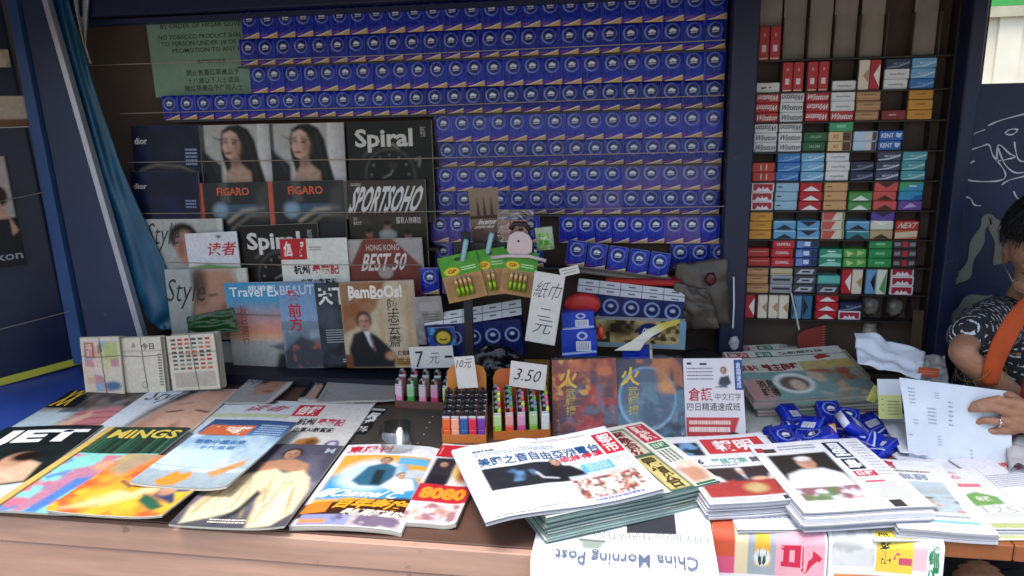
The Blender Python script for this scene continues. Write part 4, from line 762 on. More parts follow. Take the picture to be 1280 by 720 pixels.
# ================================================================ magazines lying on the counter
def flat(label, tl, tr, br, bl, zb, fn, zf=None, thick=.005, warp=None, m=None, name='magazine', cat='magazine', edge='#dcd8cc', group=None, leaves=3, cell=.0018):
    P = lay(tl, tr, br, bl, zb, zf); cv = Cv(P[1], P[2], '#cccccc', cell); sh = Sheet(P[1], P[2]); fn(cv, sh)
    wf = None; rr = random.Random(label); k0, k1, k2 = rr.uniform(.004, .011), rr.uniform(.002, .007), rr.uniform(0, 6)
    if warp is None and m is None: warp = lambda u, v: k0*np.clip((u-.72)/.28, 0, 1)**2*np.clip((.5-v)/.5, 0, 1)+k1*np.clip((.18-u)/.18, 0, 1)**2*np.clip(1-v, 0, 1)*.6+.0012*np.sin(u*5+v*3+k2)
    if warp:
        w, h = P[1], P[2]
        def wf(V): V = V.copy(); V[:, 2] += warp(V[:, 0]/w, V[:, 1]/h); return V
    return booklet(name, label, cat, P, thick, cv, sh, m or GLOSS, wf, group, edge, leaves=leaves)
def m_back(c, s):
    c.grad(0, 0, 1, 1, '#4a3c34', '#b9b4b2'); c.poly([(.0, .5), (.4, .4), (.3, 1), (0, 1)], '#a9bcc4', .04); c.noise(4, '#2c211c', .5, .12, .8, 21, (.2, 0, 1, .5)); c.poly([(.42, .5), (.75, .4), (.9, .6), (.8, 1), (.5, 1)], '#b9727a', .04)
    for k in range(4): c.line([(.42, .55+k*.12), (.85, .5+k*.12)], .02, '#6a3038', .012, .8)
    c.poly([(.3, .85), (.55, .5), (.6, .6), (.4, .95)], '#c9a48f', .02); c.rect(0, 0, .3, .4, '#1b1a1c'); s.txt('XX', (.03, .02, .2, .36), '#d8b23c', .03, .2)
def m_style(c, s):
    c.rect(0, 0, 1, 1, '#c4cdd6'); c.poly([(.45, .12), (.7, .0), (1, 0), (1, 1), (.4, 1), (.3, .8), (.32, .45)], '#b98f7a', .05); c.poly([(.30, .45), (.4, .22), (.62, .02), (.45, .0), (.28, .3), (.24, .6), (.28, .78)], '#3a2820', .05); c.ell(.7, .6, .3, .35, '#c9a28d', .5, .7)
    c.line([(.5, .32), (.64, .3)], .035, '#2f1f18', .015); c.line([(.8, .3), (.94, .33)], .035, '#2f1f18', .015); c.line([(.5, .22), (.66, .20)], .02, '#4a3026', .015, .8); c.ell(.74, .52, .05, .06, '#946a56', .5, .8); c.ell(.68, .70, .12, .045, '#9a4340', .35); c.ell(.4, .6, .1, .3, '#8a5f4c', .6, .5)
    s.txt('Style', (.08, .02, .5, .2), '#3a3a40', -.004, .2)
def m_jet(c, s):
    c.rect(0, 0, 1, 1, '#14191a'); c.noise(4, '#1f2726', .5, .2, .8, 23); c.rect(0, .74, 1, 1, '#c3d3de'); c.poly([(0, .72), (.4, .70), (.6, .76), (1, .72), (1, .78), (0, .8)], '#c3d3de', .02); c.poly([(.25, .66), (.4, .5), (.62, .42), (.88, .5), (.95, .7), (.75, .72), (.5, .62), (.4, .72)], '#c9a68c', .02); c.ell(.6, .45, .14, .09, '#b98f74', .2); c.ell(.66, .41, .14, .06, '#1c1412', .3)
    c.line([(.3, .7), (.55, .58), (.8, .66)], .05, '#d4b39a', .02); s.txt('JET', (.05, .06, .93, .28), '#e2e6e6', .05)
def m_mings(c, s):
    c.rect(0, 0, 1, 1, '#1c3328'); c.rect(0, 0, .09, 1, '#c4a860'); c.rect(.075, 0, .1, 1, '#5c4a20')
    for k in range(18): x = .12+k*.05; c.line([(x, .12), (x+.01, .36)], .018, random.choice(['#2c5a44', '#3c7a58', '#12241b', '#4a8a68']), .012, .7)
    c.rect(.1, .36, 1, 1, '#7fc4bc'); c.noise(4, '#c9607c', .55, .06, .9, 24, (.1, .38, 1, 1)); c.noise(5, '#5f7fb8', .6, .06, .9, 25, (.1, .4, 1, 1)); c.poly([(.3, .55), (.6, .45), (.7, .6), (.5, .8), (.36, 1), (.25, 1)], '#b07890', .03); c.ell(.56, .5, .1, .06, '#c99a7c', .3); c.poly([(.45, .65), (.6, .62), (.5, 1), (.38, 1)], '#4f78b8', .02)
    s.txt('MINGS', (.16, .04, .96, .16), '#c9b450', .03)
def m_comic(c, s):
    c.grad(0, 0, 1, 1, '#c9713c', '#d9962c'); c.noise(3, '#e2b23c', .48, .12, .9, 26); c.noise(4, '#c04a34', .60, .08, .8, 27); c.poly([(.1, .95), (.5, .5), (.9, .3), (.75, .6), (.4, .85)], '#ecd9a0', .05, .8); c.poly([(0, 0), (.35, 0), (.2, .4), (.05, .3)], '#8f9a84', .04, .7)
    # a leaping fighter, only masses
    c.poly([(.42, .52), (.52, .36), (.66, .26), (.78, .30), (.80, .42), (.68, .50), (.55, .58)], '#4a4468', .02); c.ell(.66, .36, .12, .1, '#b07f62', .3); c.poly([(.44, .52), (.38, .62), (.50, .66), (.56, .56)], '#c9962c', .02); c.line([(.3, .48), (.42, .56)], .03, '#3c3444', .02)
    c.poly([(.70, .5), (.84, .46), (.98, .56), (.95, .82), (.85, .76), (.72, .70)], '#37405f', .02); c.ell(.79, .6, .07, .08, '#b88a70', .3); c.poly([(.62, .66), (.76, .72), (.92, .86), (.84, .92), (.64, .78)], '#2d5a44', .02); c.poly([(.86, .62), (.98, .6), (.96, .78)], '#d4b43a', .015)
    s.txt('龍虎', (.4, .05, .66, .13), '#e6d8c8', .02, .2)
def m_duzhe(c, s):
    c.grad(0, 0, 1, 1, '#c9cfd4', '#b9c4cc'); c.ell(.62, .04, .05, .03, '#4c5a4c', .4); c.rect(0, .24, 1, .3, '#b4bf9a'); s.txt('读者', (.38, .09, .88, .2), '#a83036', .005, .25)
def m_blue(c, s):
    c.grad(0, 0, 1, .26, '#233a68', '#4a6f9a'); c.grad(0, .26, 1, .6, '#7fa4c0', '#a4bccb'); c.grad(0, .6, 1, 1, '#aab9c2', '#8f9ca4'); c.noise(3, '#c9dbe4', .55, .12, .6, 28, (0, .25, 1, .8)); c.rect(.2, .42, .6, .75, '#b4d0e2'); c.poly([(.2, .95), (.3, .80), (.38, .84), (.46, .79), (.5, .88), (.42, .98), (.3, 1.0)], '#cf8a34', .012); c.poly([(.62, .8), (.9, .62), (.92, .7), (.72, .86)], '#c48d54', .015); c.rect(0, .74, 1, .745, '#6a7880')
    s.poly([(0.05, .1), (.60, .1), (.58, .27), (.03, .27)], '#c2623c'); s.txt('特刊報', (.1, .12, .55, .25), '#eadfce', .03, .15, .0007); s.bars(.64, .08, .96, .26, 5, '#a9c2dc', .4); s.txt('策動中國未來', (.1, .34, .68, .41), '#3c70a4', .02); s.txt('半代風華', (.22, .43, .62, .49), '#4a7cae', .01)
def m_ming(c, s):
    c.grad(0, 0, 1, .5, '#4f4d5c', '#6a6876'); c.grad(0, .5, 1, 1, '#7c7680', '#4a4a52'); c.noise(3, '#38384a', .5, .2, .6, 29, (0, 0, 1, .5)); c.face(.55, .145, .1, '#a67a60', '#17120f')
    c.poly([(.3, .26), (.48, .22), (.64, .22), (.8, .28), (.84, .4), (.72, .42), (.6, .36), (.45, .36), (.36, .42)], '#ae8265', .02); c.poly([(.26, .40), (.5, .34), (.62, .4), (.78, .36), (.9, .45), (.97, .6), (.98, .86), (.86, .98), (.66, 1), (.6, .8), (.52, .62), (.44, .84), (.3, .9), (.08, .98), (.04, .8), (.14, .56)], '#e2d0ac', .02)
    for k in range(26): x = random.uniform(.1, .92); c.line([(x, random.uniform(.45, .6)), (x+random.uniform(-.15, .15), random.uniform(.75, .95))], .02, random.choice(['#b49a70', '#f6ecd4', '#9c835c', '#c4ad86']), .014, .75)
    c.poly([(.5, .6), (.56, .64), (.5, .85), (.38, .98), (.34, .95), (.46, .8)], '#2c3434', .02); c.rect(.0, .52, 1, .525, '#8f8a80', .6)
    s.txt('明\n周', (.05, .06, .2, .36), '#d9d6da', .03); s.txt('M', (.86, .05, .95, .12), '#a8b0b8', .02); s.bars(.3, .92, .62, .97, 2, '#d9d2c4', .5)
def m_xin2(c, s):
    c.rect(0, 0, 1, 1, '#d2d0cb'); c.rect(0, 0, 1, .16, '#bdbab2'); c.poly([(.3, .86), (.36, .72), (.56, .68), (.66, .75), (.56, .88), (.4, .95)], '#b0743a', .02); c.ell(.55, .76, .08, .05, '#4a2c18', .5, .8); c.ell(.82, .78, .09, .06, '#5a4a84', .15); c.ell(.82, .77, .05, .03, '#c9c2dc', .3)
    s.txt('香港財經', (.16, .04, .62, .12), '#8c8a84', .01); s.rect(.0, .20, .36, .38, '#bf2c38'); s.txt('信報', (.04, .22, .33, .36), '#eee2dc', .03, .1, .0007); s.txt('杭州', (.16, .41, .40, .52), '#2f2b2c', .03); s.txt('尋寶記', (.43, .41, .78, .52), '#c04458', .03); s.txt('由軍AI數寶藏', (.2, .55, .72, .62), '#39363a', .02); s.poly([(.72, .14), (.98, .13), (.98, .14), (.72, .15)], '#4a4a4a')
def m_dark(c, s):
    c.rect(0, 0, 1, 1, '#45413c'); c.noise(3, '#3b3732', .5, .2, .6, 30)
    s.rect(.02, .03, .21, .52, '#1a1a1c'); s.txt('經', (.06, .12, .18, .36), '#e2e2e2', .04, z=.0006); s.txt('濟學', (.05, .38, .19, .48), '#cfcfd0', .02, z=.0006); s.rect(.04, .05, .19, .09, '#b9b9ba', .0006); s.ring(.78, .6, .002, .001, '#cfc8be')
def m_east(c, s):
    c.rect(0, 0, 1, 1, '#dfe0e6'); c.rect(.06, .16, .97, .96, '#d9a03c'); c.poly([(.06, .45), (.3, .3), (.75, .28), (.97, .5), (.97, .7), (.06, .72)], '#3f8fc0', .03); c.ell(.45, .42, .32, .2, '#cfe0ea', .2, .8); c.poly([(.3, .5), (.38, .32), (.54, .26), (.68, .32), (.7, .5), (.6, .56), (.4, .56)], '#2f5f78', .02); c.poly([(.48, .36), (.58, .36), (.6, .54), (.5, .54)], '#1f2a34', .02)
    c.face(.53, .235, .062, '#b98b72', '#1c1614'); c.poly([(.62, .55), (.7, .44), (.88, .45), (.94, .56), (.8, .62)], '#e2e2e6', .02); c.face(.77, .42, .06, '#c9a088', '#4a3220'); c.rect(.66, .18, .96, .27, '#5fa6d4'); c.poly([(.78, .34), (.97, .32), (.97, .42), (.8, .44)], '#b8bfc4', .01)
    c.poly([(.0, .78), (.97, .66), (.97, .88), (.0, .93)], '#3c2418', .02); c.rect(.05, .88, .5, .99, '#8c8fb8'); c.rect(.5, .86, .97, .99, '#b9a8ac'); c.noise(6, '#5a4a6a', .58, .05, .8, 31, (.05, .87, .97, .99)); c.rect(.05, .93, .3, .97, '#d98a5a')
    s.txt('東周刊', (.05, .03, .52, .13), '#c62838', .035); s.txt('2025', (.55, .06, .74, .12), '#c9b4ba', .01); s.txt('踢Channel C', (.06, .60, .84, .70), '#e8f0f4', .03, .15, .0007); s.txt('百年老店', (.30, .70, .95, .82), '#f0992c', .05, .12, .0008); s.poly([(.04, .77), (.26, .74), (.25, .86), (.02, .88)], '#e07a2c', .0006); s.txt('最新開打追究', (.40, .82, .95, .89), '#f2dccc', .03, .1, .0008)
def m_flash(c, s):
    c.rect(0, 0, 1, 1, '#dad6d8'); c.poly([(.05, .22), (.5, .2), (.5, .55), (.05, .6)], '#2c2a34', .02); c.face(.26, .3, .10, '#b08a74', '#2a2220'); c.poly([(.08, .58), (.12, .45), (.4, .44), (.48, .57)], '#1f1f2a', .02); c.ell(.7, .35, .2, .16, '#c9a84c', .3); c.ell(.74, .38, .12, .12, '#a84438', .4); c.rect(0, .56, 1, .77, '#b02832'); c.rect(.0, .78, 1, 1, '#d8c9cc'); c.noise(5, '#8a4a54', .52, .08, .8, 32, (.0, .78, 1, .97)); c.noise(5, '#c49a84', .6, .08, .8, 33, (.0, .78, 1, .97))
    s.rect(.0, .03, 1, .2, '#c42032'); s.txt('FLASH', (.06, .06, 1.4, .17), '#f0e6e4', .05, z=.0007); s.txt('8080', (.08, .60, .95, .74), '#ee8c2c', .06, z=.0007)
Z0 = TOP
M1 = [
 ('magazine with a yellow logo and a woman in pink tartan, left rear', (66, 490), (188, 487), (158, 545), (22, 545), Z0+.0055, m_back),
 ('large fashion magazine with a close-up face lying left on the counter', (168, 488), (283, 487), (203, 590), (72, 588), Z0+.011, m_style),
 ('black magazine with white three-letter title at the far left front', (-22, 535), (106, 533), (17, 638), (-128, 640), Z0+.018, m_jet),
 ('green magazine with gold capitals and a gold spine beside the black one', (106, 534), (213, 536), (140, 641), (18, 637), Z0+.025, m_mings),
 ('orange and yellow comic with a leaping fighter at the counter front', (138, 568), (262, 574), (233, 648), (80, 637), Z0+.032, m_comic),
 ('pale digest with two red characters lying behind the blue magazine', (268, 500), (368, 502), (318, 582), (213, 580), Z0+.009, m_duzhe),
 ('blue and grey magazine with an orange box and a maple leaf', (251, 524), (356, 527), (303, 613), (184, 604), Z0+.039, m_blue),
 ('business weekly with a red masthead box lying beside the dark magazine', (377, 493), (467, 494), (428, 578), (326, 576), Z0+.010, m_xin2),
 ('dark grey magazine with a black title box lying under the glass tumbler', (452, 508), (560, 513), (548, 590), (412, 580), Z0+.004, m_dark),
 ('magazine with a woman in a billowing cream dress, front of the counter', (291, 555), (416, 557), (373, 661), (235, 656), Z0+.020, m_ming)]
for l, a, b, c, d, z, fn in M1: flat(l, a, b, c, d, z, fn)
arch = lambda k, p=2.0: (lambda u, v: k*np.sin(np.clip(u, 0, 1)*math.pi)**p)
flat('gossip weekly with an orange and blue cover and red title, front centre', (421, 555), (541, 561), (512, 662), (378, 660), Z0+.012, m_east, thick=.010, warp=lambda u, v: .005*np.sin(u*math.pi)-.004*(u > .9)*(u-.9)*8, leaves=5)
flat('red topped gossip weekly half covered by the big newspaper', (541, 553), (602, 558), (582, 656), (515, 655), Z0+.010, m_flash, thick=.009, leaves=5)
for l, a, b, c, d, fn in (('magazine with a close-up face in the shade behind the pale digest', (312, 468), (372, 468), (345, 503), (288, 503), c_style2), ('narrow white and brown magazine in the shade behind the business weekly', (398, 466), (425, 465), (400, 500), (372, 500), c_veil),
                          ('fashion magazine with dark heads lying at the rear beside the lighters', (418, 466), (512, 462), (500, 500), (395, 502), c_style)):
    flat(l, a, b, c, d, Z0+.016, fn)
V = [onz(x, y, Z0) for x, y in ((-90, 560), (-60, 500), (0, 481), (97, 456), (112, 490), (70, 520), (20, 545))]; o_ = np.mean(V, 0); n = len(V); mb = MB()
mb.add([v-o_+np.array([0, 0, .0035]) for v in V]+[v-o_+np.array([0, 0, .0005]) for v in V], [tuple(range(n)), tuple(range(2*n-1, n-1, -1))]+[(i, n+i, n+(i+1) % n, (i+1) % n) for i in range(n)], lin('#ffffff'))
q = mb.obj('blue_board', mat('blue_sheet', '#26408c', rough=.45, noise=.25, nscale=5), None, False, Matrix.Translation(o_)); tag(q, 'flat blue board at the far left end of the counter, below the wing door', 'board')
# ---- bundles of folded papers standing at the rear left
def bundle(label, tl, tr, br, bl, y, fn):
    P = face4(tl, tr, br, bl, y, y-.02); cv = Cv(P[1], P[2], '#c9bfae', .0022); sh = Sheet(P[1], P[2]); fn(cv, sh)
    r = booklet('newspaper_bundle', label, 'newspaper', P, .03, cv, sh, INK, None, 'bundles of folded papers', '#c4b8a4', 'front_page', leaves=8)
    mb = MB(); w, h = P[1], P[2]; mb.tube([(w*.5, h+.001, .001), (w*.52, h*.6, .002), (w*.56, 0, .001)], .0008, '#7d7264', n=5); mb.tube([(0, h*.68, .0012), (w*.5, h*.66, .002), (w, h*.68, .0012)], .0008, '#7d7264', n=5); mb.obj('twine', INK, r)
def b1(c, s): c.mosaic(.06, .06, .95, .95, 4, 6, ['#c9a48c', '#c4c08a', '#b9848c', '#c9bfae', '#8fa0b4', '#d0b8a8'], 41); c.rect(.08, .08, .34, .36, '#a85c54'); c.rect(.6, .08, .95, .38, '#a8ae74'); s.txt('福\n彩', (.12, .1, .3, .34), '#d8b8a8', .02); s.txt('馬', (.42, .12, .56, .28), '#7c7058', .02); c.ell(.75, .85, .2, .08, '#4a6a8c', .3)
def b2(c, s): s.txt('今日', (.5, .1, .82, .22), '#4a4440', .02); s.txt('晨', (.26, .1, .36, .18), '#8c8478', .01); c.rect(0, .24, 1, .25, '#8f8676'); s.ring(.5, .86, .008, .0015, '#7a7268'); s.bars(.88, .3, .97, .9, 12, '#6c7468', .6)
def b3(c, s):
    for j in range(8):
        for i in range(6): s.rect(.08+i*.145, .06+j*.075, .18+i*.145, .1+j*.075, random.choice(['#b4644c', '#5c5a54', '#a83c44', '#7a8a70', '#4c4844']))
    s.bars(.08, .68, .94, .95, 14, '#8f8678', .5)
bundle('folded paper bundle with coloured squares, left of three at the rear left', (97, 423), (147, 421), (156, 493), (110, 493), -.285, b1)
bundle('folded paper bundle with a nearly blank front, middle of three at the rear left', (150, 423), (201, 421), (207, 490), (158, 491), -.275, b2)
bundle('folded paper bundle with small red and black type, right of three at the rear left', (210, 421), (267, 416), (275, 486), (214, 488), -.265, b3)
# ================================================================ newspapers
def news_lines(s, u0, v0, u1, v1, n, col='#8a8a90'): s.bars(u0, v0, u1, v1, n, col, .45)
def n_us(c, s):
    c.rect(0, 0, 1, 1, '#e0e4ee'); c.rect(.1, .38, .58, .68, '#22242c'); c.noise(6, '#5f87b4', .60, .06, .8, 51, (.1, .42, .4, .6)); c.poly([(.42, .66), (.47, .50), (.53, .44), (.62, .46), (.68, .58), (.68, .66)], '#1b1c22', .012); c.face(.545, .40, .035, '#c09a86', '#26201e'); c.line([(.40, .52), (.42, .6), (.5, .62)], .012, '#d4d8e0', .006)
    c.rect(.67, .48, .86, .61, '#5fa8cf'); c.rect(.56, .62, .95, .93, '#c9bcbc'); c.mosaic(.56, .66, .95, .93, 22, 10, ['#a84a3c', '#d8cfcc', '#b98a78', '#5a4a4c', '#c9a898', '#e0dcda', '#8c6a5c'], 52); c.grad(.56, .62, .95, .68, '#a9bcc9', '#c9b9b4'); c.rect(.73, .78, .8, .86, '#e6e2e0'); c.rect(.62, .80, .69, .88, '#e6e2e0')
    s.txt('美國之音自由亞洲電台', (.10, .22, .86, .35), '#1d4a78', .025); s.txt('或將停運', (.58, .34, .86, .42), '#c4283c', .03); s.bars(.1, .14, .6, .2, 2, '#9aa2b2', .6); s.rect(.08, .075, .84, .082, '#c98a6a'); s.bars(.1, .1, .24, .13, 1, '#5a6274', .9)
    s.rect(.87, .10, .99, .42, '#c0283c', .0003, 1, 8); s.txt('都\n市', (.885, .12, .975, .40), '#f0e4e4', .02, z=.0008); s.bars(.7, .5, .84, .6, 5, '#dbe8f2', .35, .0005); s.rect(.1, .95, .9, .957, '#8a88b0'); s.bars(.62, .95, .9, .985, 1, '#7c7cb0', .7); s.bars(.88, .46, .98, .56, 5, '#a4a8b4')
    s.bars(.04, .975, .28, .99, 1, '#6c6a90', .7)
def n_green(c, s):
    c.rect(0, 0, 1, 1, '#d6d6cc'); c.rect(.0, .0, .66, 1, '#bfc4bd'); c.rect(.66, .0, .705, 1, '#c9c8bc'); c.rect(.70, .06, .84, 1, '#33594c'); c.rect(.71, .08, .83, .48, '#c9bca8'); c.rect(.71, .52, .83, .98, '#c9b878'); c.poly([(.86, .75), (.95, .68), (.99, .85), (.97, .95), (.86, .96)], '#b98a74', .02); c.ell(.93, .72, .05, .05, '#d9c4b4', .3)
    s.txt('緊\n急\n合\n併', (.725, .10, .815, .48), '#6c2430', .03); s.txt('電\n視\n台', (.725, .54, .815, .97), '#4a4228', .04); s.rect(.86, .04, .98, .34, '#b93446'); s.txt('頭\n條', (.875, .06, .965, .32), '#e6d2cc', .03, z=.0006); s.rect(.87, .36, .97, .46, '#2c6a48'); s.txt('日報', (.88, .375, .96, .445), '#d9e4d6', .02, z=.0006); s.bars(.87, .48, .97, .66, 4, '#5c6a60', .5, vert=True); s.rect(.86, .97, .98, .995, '#2c6a48')
    s.rect(.70, .05, .705, 1, '#1f3c30', .0004)
def n_ming(c, s):
    c.rect(0, 0, 1, 1, '#dcdde4'); c.rect(.02, .1, .28, .32, '#2a2c34'); c.noise(7, '#6f9ac4', .60, .05, .9, 53, (.02, .1, .28, .32)); c.noise(7, '#c9b86a', .66, .05, .9, 54, (.02, .1, .28, .32)); c.rect(.04, .52, .92, .92, '#3c2f30'); c.rect(.04, .72, .92, .92, '#9c3c38'); c.poly([(.04, .74), (.5, .68), (.92, .70), (.92, .76), (.04, .8)], '#9c3c38', .01)
    for x in (.15, .47, .79): c.poly([(x-.11, .72), (x-.08, .645), (x-.03, .62), (x+.03, .62), (x+.10, .65), (x+.13, .72)], '#d4d4dc' if x != .47 else '#34343c', .012); c.ell(x, .585, .03, .045, '#c4a08c', .2); c.ell(x, .555, .028, .02, '#d8d4d2', .3)
    c.poly([(.46, .63), (.49, .63), (.48, .71)], '#d8d8dc', .006); c.ell(.6, .70, .08, .025, '#c9a08c', .3); c.rect(.04, .725, .92, .92, '#9c3c38'); c.ell(.5, .82, .10, .06, '#b9a474', .35, .9); c.noise(8, '#d0bd8c', .6, .05, .8, 55, (.4, .75, .6, .9))
    s.rect(.32, .06, .92, .31, '#c43a40', .0003, 4, 2); s.txt('報明', (.42, .09, .82, .28), '#f2e8e6', .03, z=.0007); s.txt('平民教宗', (.28, .385, .62, .47), '#4f9c8c', .03); s.txt('歸塵土', (.65, .385, .94, .47), '#5a5a64', .02); s.txt('5.26', (.02, .385, .2, .46), '#3a3a44', .03); s.bars(.04, .48, .5, .505, 1, '#8f9098', .8); s.bars(.04, .94, .6, .985, 2, '#9a9aa4', .5); s.rect(.66, .94, .92, .99, '#3a3638')
def n_pope(c, s):
    c.rect(0, 0, 1, 1, '#dcdee6'); c.rect(.09, .19, .60, .86, '#2e2a28'); c.poly([(.09, .6), (.14, .48), (.28, .42), (.46, .42), (.58, .52), (.60, .7), (.60, .86), (.09, .86)], '#d4d8e0', .015); c.ell(.36, .335, .072, .088, '#c69a86', .15); c.ell(.36, .268, .066, .036, '#d9d4d2', .25); c.ell(.385, .35, .03, .06, '#a87862', .6, .6); c.line([(.32, .322), (.345, .322)], .014, '#6a463a', .01, .8); c.line([(.375, .322), (.40, .322)], .014, '#6a463a', .01, .8); c.ell(.36, .352, .014, .018, '#b0806c', .5, .8); c.line([(.345, .385), (.378, .385)], .01, '#94584e', .008, .9); c.noise(9, '#7a3a44', .55, .05, .9, 56, (.09, .68, .60, .86)); c.noise(9, '#5f7a4c', .60, .05, .9, 57, (.09, .68, .60, .86)); c.noise(8, '#d0a8ac', .66, .05, .9, 58, (.09, .7, .60, .86))
    s.rect(.03, .07, .10, .14, '#a83a44'); s.rect(.09, .09, .2, .15, '#4a3a34'); s.bars(.24, .06, .56, .14, 2, '#8c8e98', .5); s.rect(.64, .05, .80, .30, '#23283c', .0003); s.txt('星', (.655, .07, .785, .28), '#e0e4ee', .03, z=.0006); s.rect(.66, .32, .80, .48, '#23283c'); s.txt('島', (.67, .335, .79, .465), '#e0e4ee', .03, z=.0006); s.rect(.66, .5, .84, .58, '#b8304a'); s.txt('日報', (.68, .51, .82, .57), '#f0e2e4', .03, z=.0006)
    s.rect(.68, .64, .84, .665, '#c4566a'); s.bars(.66, .68, .94, .88, 8, '#a0a2ac', .4); s.bars(.1, .88, .6, .97, 4, '#a4a4ae', .4); s.rect(.70, .9, .80, .99, '#3c3436'); s.bars(.86, .06, .97, .6, 12, '#b0b2ba', .4)
def n_xin(c, s):
    c.rect(0, 0, 1, 1, '#dcdfe8'); c.rect(.18, .33, .85, .75, '#a9b8c0'); c.grad(.18, .33, .85, .5, '#b8c8d4', '#9fa8a8'); c.noise(6, '#4f4a4c', .55, .06, .9, 59, (.18, .55, .85, .75)); c.noise(7, '#b9806c', .66, .05, .9, 60, (.18, .55, .85, .75)); s.txt('信', (.24, .02, .44, .15), '#b83a48', .03); s.bars(.2, .17, .8, .2, 1, '#8c8468', .8); s.txt('民無窮', (.22, .22, .72, .31), '#8c95a4', .02); s.bars(.1, .79, .85, .83, 1, '#8894a8', .7); s.rect(.4, .86, .9, .89, '#7fb4b8'); s.bars(.1, .9, .9, .97, 3, '#b0b4bc', .4)
def n_25(c, s):
    c.rect(0, 0, 1, 1, '#dcdde4'); c.poly([(.35, .48), (.6, .42), (.85, .5), (.85, .62), (.4, .66)], '#6f9a58', .02); c.rect(.3, .9, .98, .99, '#a9b07c'); s.txt('誌', (.4, .06, .62, .2), '#d88a90', .02); s.rect(.38, .28, .78, .34, '#d07a80'); s.txt('125', (.45, .66, .92, .76), '#a4a8b0', .0); s.bars(.4, .78, .95, .88, 3, '#a0a4ac', .4); s.bars(.05, .3, .3, .9, 14, '#b4b6bc', .4); s.txt('有機', (.5, .5, .72, .58), '#dfe8d4', .02, z=.0006)
def n_plain(c, s):
    c.rect(0, 0, 1, 1, '#dadbe2'); c.poly([(.5, .55), (.95, .5), (.95, .75), (.55, .8)], '#8fb0b4', .02); s.txt('經濟', (.62, .12, .92, .26), '#d0606c', .03); s.bars(.1, .3, .9, .5, 7, '#a4a6ae', .4); s.bars(.1, .82, .9, .96, 5, '#a8aab2', .4)
def pile(name_lab, corners, ztop, n, dz, fn, fnlow, warp=None, edge='#cfcfd2', jit=.004, lowlab='', tilt=0):
    """a pile of copies: the top one fully printed, the others seen at their edges"""
    tl, tr, br, bl = corners
    for k in range(n):
        j = [random.uniform(-jit, jit) if k else 0 for _ in range(2)]; zb = ztop-k*dz+tilt; zf = ztop-k*dz
        P = lay(tl, tr, br, bl, ztop+tilt, ztop); M = Matrix.Translation((j[0], j[1], -k*dz)) @ Matrix.Rotation(0, 4, 'Z') @ P[0]
        w, h = P[1], P[2]; cv = Cv(w, h, '#d8d8d8', .0024 if k == 0 else .008); sh = Sheet(w, h); (fn if k == 0 else fnlow)(cv, sh)
        if k: sh.any = False
        def wf(V, w=w, h=h): V = V.copy(); V[:, 2] += warp(V[:, 0]/w, V[:, 1]/h); return V
        lab = name_lab if k == 0 else '%s copy down in the pile %s' % (ORD[k], lowlab)
        booklet('newspaper', lab, 'newspaper', (M, w, h), dz*.93, cv, sh, INK, wf if warp else None, 'newspapers piled on the counter', edge, 'front_page', leaves=3)
ripple = lambda a, p: (lambda u, v: a*np.sin(u*5+p)+a*.6*np.sin(v*4+u*3+p*2))
pile('green edged newspaper with yellow and maroon headlines, top of the centre pile', ((650, 560), (835, 523), (862, 604), (640, 652)), Z0+.054, 5, .0104, n_green, n_green, ripple(.0016, 1), '#8aa09c', .003, 'of green edged newspapers')
def us_w(u, v): return .004*np.sin(u*6.0+.8)+.005*np.exp(-((u-.42)/.08)**2)*(v > -1)*v-.010*np.clip(.12-u, 0, 1)*2
flat('white newspaper with a blue headline about radio lying across the centre pile', (601, 562), (783, 531), (797, 615), (566, 654), Z0+.074, n_us, Z0+.066, .008, us_w, INK, 'newspaper', 'newspaper', '#c9ccd6', 'newspapers piled on the counter', 4, .0018)
pile('newspaper with a red masthead and robed men over a red cloth', ((850, 546), (966, 542), (1013, 618), (866, 634)), Z0+.046, 4, .0088, n_ming, n_ming, ripple(.0012, 2), '#cdced6', .009, 'under the red masthead newspaper')
pile('newspaper with a portrait of an old man in white above flowers', ((970, 556), (1085, 549), (1152, 632), (962, 640)), Z0+.050, 4, .0095, n_pope, n_pope, ripple(.0014, 4), '#cccdd6', .010, 'under the portrait of the man in white')
flat('newspaper with a crowd photo and a red character, right of the man in white', (1098, 570), (1180, 583), (1236, 660), (1090, 664), Z0+.022, n_xin, None, .020, ripple(.0008, 1), INK, 'newspaper', 'newspaper', '#c9cad2', 'newspapers piled on the counter', 4)
flat('newspaper with a green leaf shape and large grey number at the right', (1168, 585), (1240, 590), (1282, 656), (1180, 662), Z0+.012, n_25, None, .011, None, INK, 'newspaper', 'newspaper', '#c9cad2', 'newspapers piled on the counter')
flat('pale newspaper at the far right edge of the counter', (1228, 575), (1300, 570), (1345, 645), (1262, 655), Z0+.010, n_plain, None, .005, None, INK, 'newspaper', 'newspaper', '#c9cad2', 'newspapers piled on the counter')
flat('newspaper lying half under the hand-held sheet, beside the tissue heap', (1112, 545), (1215, 540), (1262, 596), (1128, 602), Z0+.005, n_plain, None, .004, None, INK, 'newspaper', 'newspaper', '#c9cad2', 'newspapers piled on the counter')
flat('newspaper at the right edge behind the pale one, under the plastic bag', (1215, 545), (1320, 540), (1345, 600), (1235, 604), Z0+.004, n_25, None, .003, None, INK, 'newspaper', 'newspaper', '#c9cad2', 'newspapers piled on the counter')
flat('long folded newspaper sticking out under the man in white pile', (905, 600), (1095, 590), (1113, 662), (904, 657), Z0+.0085, n_xin, None, .007, ripple(.0006, 2), INK, 'newspaper', 'newspaper', '#b9bac2', 'newspapers piled on the counter', 5)
